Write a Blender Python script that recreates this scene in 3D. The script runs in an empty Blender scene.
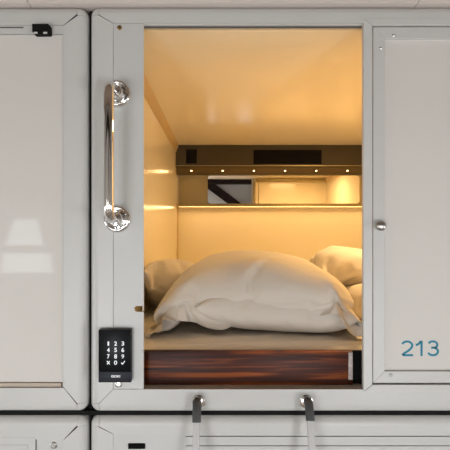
import bpy, bmesh, math, random
from mathutils import Vector, Matrix, noise
E_SHELF = 1.9; E_SPOT = .3; E_CL = 13; E_FAR = 20; E_WIN = 15; EXPO = 0.0
PILLOWS = {}
PILLOWS['B'] = ((0.54, 0.46, 30, 24, 0.05), [
 (2, [
-156,-122,45,25,26,26,26,24,21,17,18,34,9,-2,-5,-20,-6,-8,-7,-8,-12,-13,-15,-14,-35,-58,-23,-1,22,13,9,13,11,16,11,8,11,14,12,7,11,9,20,10,-8,14,6,24,6,-24,22,-4,-19,8,-7,-8,-5,-1,-4,5,
0,-11,-8,-5,-6,-2,-5,-10,-3,-8,-16,-8,-3,-24,-20,0,4,-1,11,8,11,9,10,14,10,5,10,8,12,9,20,10,-9,13,6,20,5,-24,22,-2,-19,2,-6,5,-4,-6,-4,7,-3,-10,0,-3,-7,-4,-5,-3,-6,-3,1,6,
-4,-23,-19,0,5,-2,4,-1,8,6,9,6,8,7,8,6,8,7,18,8,-2,24,15,-13,-6,-3,16,1,-17,1,-3,2,-2,7,-2,-7,-2,0,-2,-1,-3,-1,-2,1,1,5,0,5,-6,-22,-16,-1,5,-1,4,-2,4,2,7,5,
7,4,7,5,6,4,6,4,9,18,17,-10,-11,2,0,3,6,2,-7,3,0,5,-1,-4,0,2,-1,1,-2,1,1,4,1,5,-1,3,-5,-18,-15,-2,5,-1,3,-2,4,1,4,3,6,3,5,4,6,3,5,2,8,2,16,4,
-9,4,-2,3,2,2,2,3,-2,1,1,3,0,2,0,3,1,3,2,5,1,5,-4,4,-4,-19,-14,-1,5,-4,4,1,3,0,4,2,4,3,5,3,5,3,4,3,4,2,14,3,-6,3,1,3,1,3,2,2,1,3,1,2,
1,3,1,2,2,4,1,5,0,5,-2,4,-8,-18,-12,-3,5,-1,5,-1,3,1,4,1,4,3,4,3,4,3,4,3,5,3,2,3,2,3,5,2,0,3,2,2,2,3,1,2,2,2,1,3,2,5,1,5,0,5,-3,3,
-6,-20,-12,0,5,-1,4,-1,3,0,4,2,3,3,4,3,4,3,4,3,3,3,3,3,3,2,3,3,2,3,2,2,2,2,2,2,1,3,2,2,2,5,1,5,-3,4,-3,5,-3,-21,-14,0,5,0,5,-1,5,0,3,2,
3,2,4,3,4,3,3,3,4,3,3,3,3,3,2,3,3,2,2,3,2,2,1,2,2,2,2,3,2,4,-1,4,-1,6,-3,5,-3,-20,-16,-2,6,1,7,-1,4,0,3,1,3,3,4,3,4,3,3,3,4,3,3,3,
2,3,3,2,2,3,2,2,2,3,2,2,2,2,2,2,1,3,1,4,-2,7,-2,-1,-10,-12,-9,-2,5,-2,5,1,5,0,4,1,3,3,4,3,3,3,4,3,3,3,3,2,3,3,3,3,2,2,2,3,2,2,2,3,
2,2,2,2,1,3,0,4,-1,5,-3,0,-9,-10,-9,-3,5,-1,5,-1,5,1,4,1,3,3,4,3,3,3,4,2,3,3,3,3,3,3,2,2,3,3,2,2,2,3,2,2,1,3,3,2,1,3,0,3,-4,3,-4,3,
-4,-9,-10,-3,4,-2,5,-1,5,1,4,1,4,3,4,3,3,2,3,3,4,3,3,3,2,2,3,3,2,2,3,3,2,3,2,2,1,3,-1,2,3,3,1,3,-3,4,-4,3,-5,-10,-8,-3,4,-1,4,-2,4,1,4,1,
4,3,4,2,4,3,3,3,3,2,3,3,3,3,3,2,2,3,2,3,2,2,2,3,2,3,-1,2,0,3,-1,3,-2,3,-2,4,-2,-9,-9,-3,4,-2,4,-1,4,0,4,1,4,3,4,2,3,3,4,2,3,3,3,3,
2,2,3,3,3,3,2,2,2,3,2,3,1,3,-1,2,-1,3,-2,3,-1,4,-1,4,-3,-9,-7,-3,4,-3,4,-1,4,0,4,1,4,3,3,2,4,3,3,2,3,3,3,2,3,3,3,3,2,2,3,3,1,3,2,3,
1,2,0,3,-1,3,-1,4,-1,3,-2,3,-2,-8,-7,-4,3,-1,4,-2,4,-1,4,2,3,2,4,3,4,2,3,3,3,2,3,3,2,2,3,3,2,3,3,3,2,2,2,3,0,3,1,3,-1,4,-1,3,-1,3,-2,3,
-1,-7,-8,-4,3,-3,4,-2,3,1,3,1,4,2,5,3,3,2,3,2,3,3,3,2,3,3,2,3,3,2,2,3,2,3,2,3,1,3,0,4,0,3,0,3,-2,3,-1,4,-1,-7,-8,-5,3,-4,3,-1,3,1,2,1,
5,2,4,2,3,3,3,2,3,2,3,3,3,3,3,2,2,3,3,3,2,3,2,3,1,3,0,4,-1,3,0,3,0,4,-1,4,-1,-7,-9,-6,3,-4,-1,-1,5,1,4,1,4,2,4,2,3,2,3,3,3,2,3,3,
3,2,3,3,2,3,3,3,2,3,2,3,1,3,1,4,-1,3,0,4,-1,4,0,3,0,-10,-12,-4,3,-2,-4,-2,6,1,7,1,5,2,3,2,3,2,3,2,3,3,3,2,2,3,3,3,3,3,3,3,2,3,2,3,
2,3,1,4,-1,3,0,4,-1,4,0,4,1,-19,-22,2,2,0,6,-2,6,1,6,1,4,2,4,2,3,2,2,2,3,2,3,3,2,2,3,3,3,3,3,3,3,3,2,4,2,3,1,4,0,4,0,4,-1,3,1,4,
1,-20,-25,-2,4,5,5,-2,6,1,6,1,4,2,3,2,2,1,3,2,3,3,3,2,2,3,3,3,3,3,3,3,3,3,3,4,2,3,2,4,0,4,0,3,0,4,0,4,1,-21,-26,-4,4,2,6,2,5,3,6,1,
3,2,3,1,2,2,2,2,3,2,3,3,2,2,3,3,3,3,3,4,3,3,3,4,4,3,2,4,1,4,0,3,0,4,0,5,1,-23,-27,-3,4,2,6,2,6,3,4,1,2,2,1,1,2,2,2,2,1,2,6,2,
0,3,4,3,3,3,4,3,4,4,3,3,4,4,4,4,2,4,0,3,-2,2,2,6,1,-23,-27,-1,4,-2,5,5,5,2,2,1,1,2,1,1,1,2,1,2,2,3,-5,2,10,3,2,3,4,3,4,3,5,3,5,4,
5,4,4,4,5,4,1,4,-2,1,0,1,-2,-18,-22,-6,3,3,5,4,1,1,0,1,0,1,-1,1,0,2,0,1,-1,2,-8,2,13,2,6,3,5,0,4,6,3,5,8,4,4,5,7,5,5,5,6,5,0,2,-3,0,
1,-17,-29,-10,8,5,-1,2,-2,-2,0,-2,-2,0,-2,-1,-1,-6,-1,6,-2,1,-8,4,13,4,6,-2,5,8,4,-3,6,9,0,7,13,7,7,6,8,7,8,7,7,7,-3,-1,3,-46,-31,5,-4,12,-3,-7,-4,-6,-8,-1,
1,-2,-2,-1,-1,-2,-5,-7,3,1,-6,8,13,0,3,8,0,-1,10,9,6,-1,-1,11,13,9,9,3,9,13,10,11,11,11,10,10,-4,-54,-45,3,-13,-13,-9,-7,-5,-3,-2,2,5,-1,3,9,10,12,13,15,15,17,19,24,
28,29,-55,-66,-9,-3,-2,-7,-7,-5,-5,-7,-7,4,4,0,-1,-1,0,-4,-4,-6,-6,0,0,7,7,12,10,6,7,0,1,7,8,1,0,13,13,9,10,3,2,16,17,15,15,10,11,6,-59,-72,-10,-1,-6,-9,-3,-4,-4,-3,
-3,1,-2,3,-2,-5,-1,-3,-1,-1,1,1,1,4,4,13,4,11,6,1,5,-2,6,6,4,14,12,8,5,3,11,9,9,22,16,9,13,5,-61,-77,-11,-1,0,-5,-3,0,-3,-1,-2,-4,-1,-2,-1,0,0,1,0,2,1,1,
2,1,2,4,4,16,4,-2,5,2,4,10,5,7,7,8,7,10,9,2,11,25,13,10,17,4,
 ]),
 (1, [
324,21,37,37,37,38,37,38,38,39,38,31,36,36,34,40,39,39,39,40,38,39,39,39,25,-866,17,-3,36,1,38,-1,39,-3,40,-2,40,-3,40,-1,39,-1,33,5,33,3,36,-4,43,-12,42,-3,36,2,37,2,37,2,37,2,
37,0,38,1,38,2,37,1,39,-1,36,3,15,-844,11,-1,31,-3,41,-3,41,-3,40,-4,42,-3,41,-3,40,-2,34,4,34,2,37,-3,41,-10,41,-2,35,4,35,3,35,4,35,3,36,2,37,2,37,2,37,1,38,2,26,2,
11,-823,9,-1,25,-2,37,-4,43,-5,43,-5,43,-5,43,-5,43,-5,38,0,39,-8,42,-6,42,-4,39,0,34,5,34,5,34,3,36,2,36,3,36,3,36,3,36,2,32,2,22,1,10,-806,9,6,15,-2,33,-5,42,-6,44,-6,
44,-6,44,-6,44,-6,44,-6,44,-9,40,-3,36,2,37,2,36,3,34,4,35,3,35,3,36,3,36,2,36,2,35,1,29,2,19,-4,14,-789,7,-1,21,3,25,-5,39,-5,42,-5,43,-6,44,-6,44,-6,44,-6,44,-7,40,-2,
36,3,36,2,36,2,36,3,36,2,36,3,35,3,36,2,35,1,33,2,26,2,12,6,7,-770,3,-3,21,-6,32,-3,35,-5,41,-5,42,-5,43,-5,43,-5,43,-5,43,-5,39,-1,38,1,37,1,37,1,38,1,37,1,37,1,
37,1,36,2,34,2,30,3,24,1,16,1,-1,-755,15,-2,19,-15,32,-7,38,-6,40,-4,41,-4,42,-5,42,-4,42,-4,42,-4,41,-2,40,-2,39,0,38,0,38,0,38,1,37,1,37,1,36,1,33,2,26,6,22,0,14,-2,
12,-738,-1,-11,23,-10,36,-13,38,-7,41,-6,42,-5,42,-4,41,-3,41,-3,41,-3,40,-2,41,-2,40,-2,39,-1,39,-1,39,0,38,0,37,1,35,3,31,2,29,1,12,3,11,11,7,-742,22,-10,23,-18,27,-10,39,-8,41,-6,
42,-5,41,-4,42,-3,40,-2,40,-2,40,-2,40,-2,40,-2,40,-2,40,-1,39,-1,38,0,37,1,35,3,29,-3,29,-2,27,4,11,0,7,-735,8,-2,19,-1,21,-10,39,-10,41,-6,42,-5,41,-4,41,-3,41,-3,41,-3,40,-1,
40,-2,40,-2,40,-2,39,-1,39,-1,38,0,37,1,34,4,27,6,22,6,16,2,16,-20,9,-715,8,-7,23,-11,40,-14,40,-16,41,-7,42,-4,40,-3,41,-3,40,-2,40,-2,40,-2,40,-2,40,-2,40,-2,40,-2,39,-1,39,-1,
37,1,33,5,25,9,19,10,11,-6,21,-3,8,-725,14,-13,31,-18,34,-13,42,-10,39,-8,43,-5,40,-3,40,-2,40,-2,40,-2,39,-1,39,-1,39,-2,40,-2,40,-2,40,-2,39,-1,35,3,33,5,24,11,15,9,3,23,-10,20,
0,-723,7,-8,24,-11,40,-20,48,-18,47,-13,42,-5,41,-3,40,-2,39,-2,40,-2,40,-2,40,-2,40,-2,40,-2,40,-2,39,-1,38,0,36,2,24,14,18,16,9,21,1,20,-1,12,-7,-718,8,-8,26,-13,35,-16,44,-14,43,-9,
44,-6,40,-3,40,-2,40,-2,40,-2,39,-1,39,-1,39,-2,40,-2,40,-2,39,-1,39,-1,37,1,30,8,9,26,-4,34,-12,27,-5,22,2,-730,16,-13,30,-18,34,-14,42,-12,43,-10,44,-6,41,-3,40,-2,39,-2,40,-2,40,-2,
40,-2,40,-2,40,-2,39,-1,39,-2,39,-1,36,2,31,7,23,13,10,21,1,18,3,6,-5,-720,9,-2,19,-12,37,-16,41,-13,44,-9,43,-5,40,-3,40,-2,40,-2,39,-1,39,-1,39,-1,39,-1,39,-2,40,-2,39,-1,38,0,
34,4,31,7,23,13,13,18,5,15,-2,3,9,-728,8,-7,25,-5,27,-8,39,-17,45,-9,43,-5,40,-2,40,-2,39,-2,40,-2,40,-2,40,-2,40,-2,39,-1,39,-1,39,-1,38,-1,36,2,32,6,24,13,15,16,6,9,9,8,
1,-732,8,-7,25,-12,33,-13,41,-12,47,-12,46,-8,40,-2,40,-2,39,-1,39,-1,39,-1,39,-1,39,-1,39,-2,40,-2,39,-1,38,0,36,2,30,8,25,12,16,15,8,12,6,8,0,-735,10,-4,21,-15,37,-16,43,-13,43,-7,
42,-4,40,-2,40,-2,39,-1,39,-1,39,-1,39,-1,39,-1,39,-1,39,-1,39,-1,38,0,36,2,33,5,22,14,14,18,11,11,6,8,1,-739,13,-14,28,-17,50,-29,55,-23,42,-6,41,-3,40,-2,40,-1,39,-1,39,-1,39,-1,
39,-1,39,-1,39,-1,39,-1,39,-1,38,0,37,1,34,4,27,9,21,11,6,17,1,14,3,-727,11,-33,46,-33,37,-15,44,-12,41,-4,41,-3,40,-2,40,-1,39,-1,39,-1,39,-1,39,-1,39,-1,40,-2,40,-2,39,-1,39,0,
37,1,35,3,30,6,20,13,14,5,13,7,3,-751,10,7,5,-11,34,-13,42,-8,41,-4,40,-2,40,-2,40,-1,39,-1,39,-1,39,-1,40,-1,39,-1,39,-1,39,-1,39,-1,39,-1,39,0,36,2,32,5,26,7,17,7,11,-2,
11,-763,7,0,18,3,21,-11,42,-7,41,-4,41,-2,40,-2,40,-1,39,-1,39,-1,40,-1,39,-1,39,-1,40,-1,39,-1,39,-1,39,0,38,0,37,1,34,3,30,0,26,5,3,13,-5,-768,8,-4,24,-8,34,-2,34,-5,41,-3,
41,-2,40,-2,40,-1,39,-1,40,-1,39,-1,39,0,39,-1,39,-1,39,0,39,-1,39,0,38,0,38,0,36,2,32,3,23,-4,21,3,3,-789,10,-1,23,4,24,-4,38,-3,40,-2,41,-3,41,-2,41,-2,40,-2,41,-2,39,0,
39,-1,39,0,38,0,39,0,38,0,39,0,38,0,38,1,37,1,33,3,16,13,16,-13,7,-793,12,5,17,-3,33,-4,41,-3,41,-2,41,-3,42,-3,42,-3,41,-3,42,-3,41,-2,39,0,38,0,39,0,38,1,38,0,38,1,
38,0,38,1,37,1,37,1,24,9,5,12,10,-824,21,-14,26,-2,38,-2,41,-3,42,-3,42,-3,42,-3,42,-3,42,-4,43,-4,41,-2,38,1,38,1,38,0,38,0,39,0,38,0,38,1,38,1,37,1,38,1,34,1,20,5,
6,-831,0,-7,37,-2,41,-3,42,-2,41,-2,41,-2,41,-2,41,-3,42,-3,42,-3,41,-3,39,0,38,1,38,0,39,0,38,0,39,-1,38,1,38,0,38,1,37,1,38,1,31,1,2,-870,23,12,28,-2,41,-2,41,-2,40,-1,
40,-1,41,-1,40,-1,40,-2,41,-1,39,-1,38,1,38,0,39,0,38,0,39,1,38,-1,38,1,37,2,36,1,37,1,37,1,37,1,21,-911,38,39,39,39,39,39,40,39,39,39,39,39,39,39,38,39,38,39,39,38,38,37,
37,36,-928,39,-1,41,-2,41,-2,41,-2,41,-2,41,-1,40,-1,40,0,40,-1,40,-1,40,0,39,0,37,1,38,1,38,2,37,2,37,3,34,3,36,2,37,3,32,3,34,3,35,3,36,-929,39,-1,41,-2,40,-1,40,-1,41,
-1,40,-1,41,-2,41,-1,40,-1,41,-1,40,0,39,0,37,2,36,3,37,3,36,3,36,3,34,4,35,4,35,3,35,3,30,6,32,6,33,-929,39,-1,41,-2,41,-2,41,-1,41,-2,41,-1,40,-1,41,-1,40,-1,40,0,40,
-1,40,0,40,-1,36,3,37,3,36,3,35,4,35,4,35,4,34,4,35,3,28,9,29,7,32,
 ]),
 (2, [
198,194,-6,-4,-4,-4,-4,-4,-4,-3,-2,0,-1,-8,2,9,2,2,1,1,3,2,1,3,5,7,35,-33,-5,-2,1,-2,0,-2,-1,-3,-2,-2,-3,-4,-3,-2,-8,-2,6,-1,0,1,-1,-1,-8,0,9,2,3,2,2,2,1,2,
-1,-1,1,1,0,1,0,1,-2,2,5,2,-32,36,37,-34,24,-25,1,-5,0,-4,-1,-1,-1,-6,-2,-3,-4,-2,-7,-2,6,-1,0,1,-1,-2,-8,1,9,2,3,3,2,1,1,3,0,-1,-3,1,1,1,-1,4,0,4,-25,25,
-34,37,38,-35,29,-28,17,-20,3,-7,1,-6,0,-4,-1,-4,-1,-4,-7,-2,3,6,-11,-6,11,-1,-5,1,8,1,2,3,1,6,0,-3,-1,2,-2,3,-3,4,-3,6,-18,19,-28,29,-35,38,39,-35,30,-33,22,-23,12,-14,4,-8,
2,-7,0,-5,0,-5,2,-5,-4,4,-13,-5,15,0,2,2,-5,3,6,2,-1,6,-2,-1,-2,4,-3,5,-5,7,-13,13,-22,22,-30,33,-37,37,39,-37,32,-28,25,-30,16,-18,10,-11,4,-8,3,-8,2,-6,1,-6,-1,-6,-12,3,
12,2,3,2,-1,3,-4,2,2,2,-3,5,-4,6,-5,6,-11,12,-17,16,-24,25,-33,32,-37,39,40,-38,32,-33,27,-24,19,-22,13,-13,7,-9,5,-8,3,-6,4,-5,2,-3,-9,-1,10,1,-1,1,-1,2,-3,3,-4,3,-4,5,
-4,6,-9,8,-13,13,-19,19,-26,26,-32,33,-40,38,38,-36,33,-35,31,-28,20,-20,16,-14,9,-10,7,-7,5,-5,4,-5,-1,-1,9,-1,-1,0,-8,-1,2,1,-3,2,-6,3,-4,5,-8,6,-9,9,-15,15,-24,20,-24,28,-34,35,
-39,36,38,-38,34,-34,27,-28,26,-21,15,-15,12,-9,7,-7,7,-4,4,-2,5,-1,4,0,0,0,-3,1,-4,0,-4,-1,-5,2,-6,2,-8,6,-11,7,-16,17,-21,22,-33,32,-34,31,-37,40,36,-37,34,-36,34,-31,23,-22,17,-15,
12,-9,9,-7,6,-1,6,-2,3,1,4,-1,-1,0,-1,0,-4,0,-4,0,-6,1,-5,1,-10,3,-11,7,-18,25,-26,25,-27,21,-34,34,-39,41,41,-39,33,-32,29,-34,23,-22,19,-16,13,-8,10,-6,7,0,5,0,3,0,3,0,
0,0,-1,0,-4,0,-3,0,-6,-1,-6,1,-10,2,-13,7,-20,17,-23,24,-30,31,-33,35,-36,38,37,-39,33,-34,24,-27,25,-26,25,-17,13,-5,11,-7,6,2,6,-2,3,2,2,-2,0,1,-1,-1,-3,1,-3,-1,-6,0,-6,1,
-11,0,-14,6,-21,16,-24,23,-30,34,-34,32,-37,40,38,-39,32,-34,32,-29,23,-20,21,-20,15,-3,12,-7,6,2,6,-2,2,1,3,0,-1,0,0,0,-3,0,-3,0,-6,0,-6,-1,-14,2,-12,3,-22,15,-26,27,-33,26,-34,34,
-34,43,42,-39,33,-34,24,-30,22,-21,22,-17,22,-3,11,-7,6,3,6,0,2,-1,2,-1,0,2,0,-2,-3,2,-3,-2,-6,2,-6,-3,-10,3,-24,1,-19,15,-26,23,-29,29,-32,34,-37,43,43,-38,32,-34,29,-30,23,-22,21,-16,
14,-3,14,-4,7,3,6,-3,2,2,2,-1,0,0,0,0,-3,-1,-3,2,-5,1,-6,-3,-11,2,-19,0,-30,14,-28,21,-29,32,-30,33,-31,43,41,-37,33,-35,31,-30,23,-22,20,-17,15,-2,13,-2,7,3,5,-3,2,1,3,-1,
-1,2,0,-2,-3,0,-2,3,-6,-2,-7,-1,-13,3,-17,-2,-21,13,-27,21,-29,30,-31,35,-38,43,43,-36,33,-36,26,-30,26,-24,20,-15,15,1,11,-3,8,3,5,-3,2,2,2,-2,0,1,-1,0,-2,-1,-3,3,-6,-2,-7,1,
-16,0,-13,-1,-21,11,-24,21,-29,30,-34,36,-37,42,43,-37,32,-32,29,-30,21,-29,22,-12,15,1,12,-3,6,4,6,-3,1,1,2,0,0,0,-1,1,-2,-2,-3,0,-6,3,-7,-3,-13,2,-16,-1,-20,10,-23,21,-30,32,-32,33,
-37,41,41,-37,32,-34,30,-31,23,-23,14,-12,16,1,16,-2,6,3,4,-3,2,2,1,-2,0,2,0,-2,-3,2,-2,-2,-6,3,-7,-4,-13,3,-18,-1,-17,9,-23,21,-29,29,-32,35,-37,41,39,-38,33,-35,30,-30,24,-21,21,-11,
13,1,11,-2,4,2,4,-3,1,3,2,-2,-1,1,0,-1,-2,1,-2,-1,-6,2,-6,-2,-12,1,-14,-1,-24,9,-23,20,-24,30,-33,34,-37,40,37,-39,34,-35,20,-28,26,-20,29,-11,13,1,8,-2,4,2,4,-1,1,2,1,-2,
0,2,0,-2,-2,2,-2,-2,-5,1,-6,-2,-10,3,-13,-2,-20,9,-23,19,-31,29,-33,34,-34,34,31,-34,35,-34,35,-29,24,-18,21,-10,10,0,7,1,3,-1,3,-1,1,2,2,0,0,0,0,1,-2,-1,-2,0,-5,0,-5,-1,
-9,2,-12,-2,-18,9,-26,18,-25,31,-33,31,-37,39,36,-37,35,-35,29,-30,23,-17,18,-9,10,0,6,1,3,-2,3,1,1,-1,1,1,0,0,-1,0,-1,1,-2,-1,-4,1,-5,0,-7,0,-11,-1,-16,9,-22,18,-27,27,-33,36,
-37,36,36,-38,33,-30,28,-33,22,-16,15,-8,9,-1,5,1,3,-1,2,0,1,-1,2,1,0,0,-1,0,-1,0,-2,0,-3,1,-4,-1,-7,0,-9,1,-15,8,-19,22,-26,22,-35,33,-37,39,39,-37,31,-33,26,-20,19,-23,14,-8,
6,-3,5,-1,1,0,2,1,1,0,3,0,-1,0,-1,0,-2,0,-1,0,-3,0,-3,-1,-4,0,-8,3,-11,7,-18,16,-26,31,-33,28,-37,39,38,-36,31,-27,24,-29,16,-17,9,-6,5,-5,2,-2,2,-2,1,0,0,0,5,0,
-4,0,1,0,-1,0,-1,0,-2,0,-3,1,-4,2,-4,4,-9,6,-16,12,-31,24,-24,36,-36,37,37,-32,30,-33,22,-23,10,-10,6,-6,2,-5,1,-3,1,-3,1,-2,0,-1,-3,-1,4,0,-1,0,-1,0,0,1,-1,1,-2,2,
-2,3,-4,4,-4,5,-11,10,-26,19,-34,33,-30,39,36,-34,33,-28,14,-15,5,-7,1,-5,1,-3,1,-3,-1,-3,0,0,-1,-1,-5,-1,6,1,1,0,0,4,0,-3,-3,0,1,1,-3,1,-1,2,-4,4,-3,6,-16,15,-29,28,
-34,38,38,-33,22,-16,3,-9,2,-3,2,-2,-1,-2,0,-1,-1,1,-1,-3,-2,-1,-5,-2,5,0,2,3,0,-2,-1,3,0,-2,-3,-1,1,0,-1,0,-1,2,-3,2,-3,6,-20,21,-35,48,34,-16,2,-23,2,0,0,-1,-1,-2,
1,-1,-1,-1,-1,0,-2,0,-1,-1,-4,-2,5,0,0,0,-1,1,1,-1,0,2,-3,-3,1,0,0,1,-1,-1,0,1,-2,1,-2,2,-28,31,5,4,0,0,-1,-1,-1,-1,0,-1,-1,0,0,0,0,-1,-1,0,-1,-1,-1,-1,
0,-1,-27,-27,-2,-2,-3,-3,-3,-3,-2,-3,-3,-1,-2,-1,-1,-1,-2,-2,-2,-3,-2,-1,-1,1,0,3,1,1,1,-2,0,1,1,-1,0,3,2,2,2,0,0,4,3,3,3,1,2,0,-24,-28,-2,-2,-3,-3,-3,-3,-2,-3,
-3,-1,-2,0,-2,-3,-1,-1,-2,-2,-1,-1,-1,1,0,3,0,2,1,-1,0,-2,1,0,0,4,2,1,1,0,2,3,2,5,3,0,2,0,-24,-29,-3,-2,-2,-3,-2,-2,-3,-1,-2,-3,-1,-1,-2,-2,-1,-1,-2,0,-1,-1,
0,0,-1,1,0,3,0,-2,0,-1,1,2,0,1,1,2,2,2,1,0,2,6,3,1,3,-1,
 ]),
])
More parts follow.
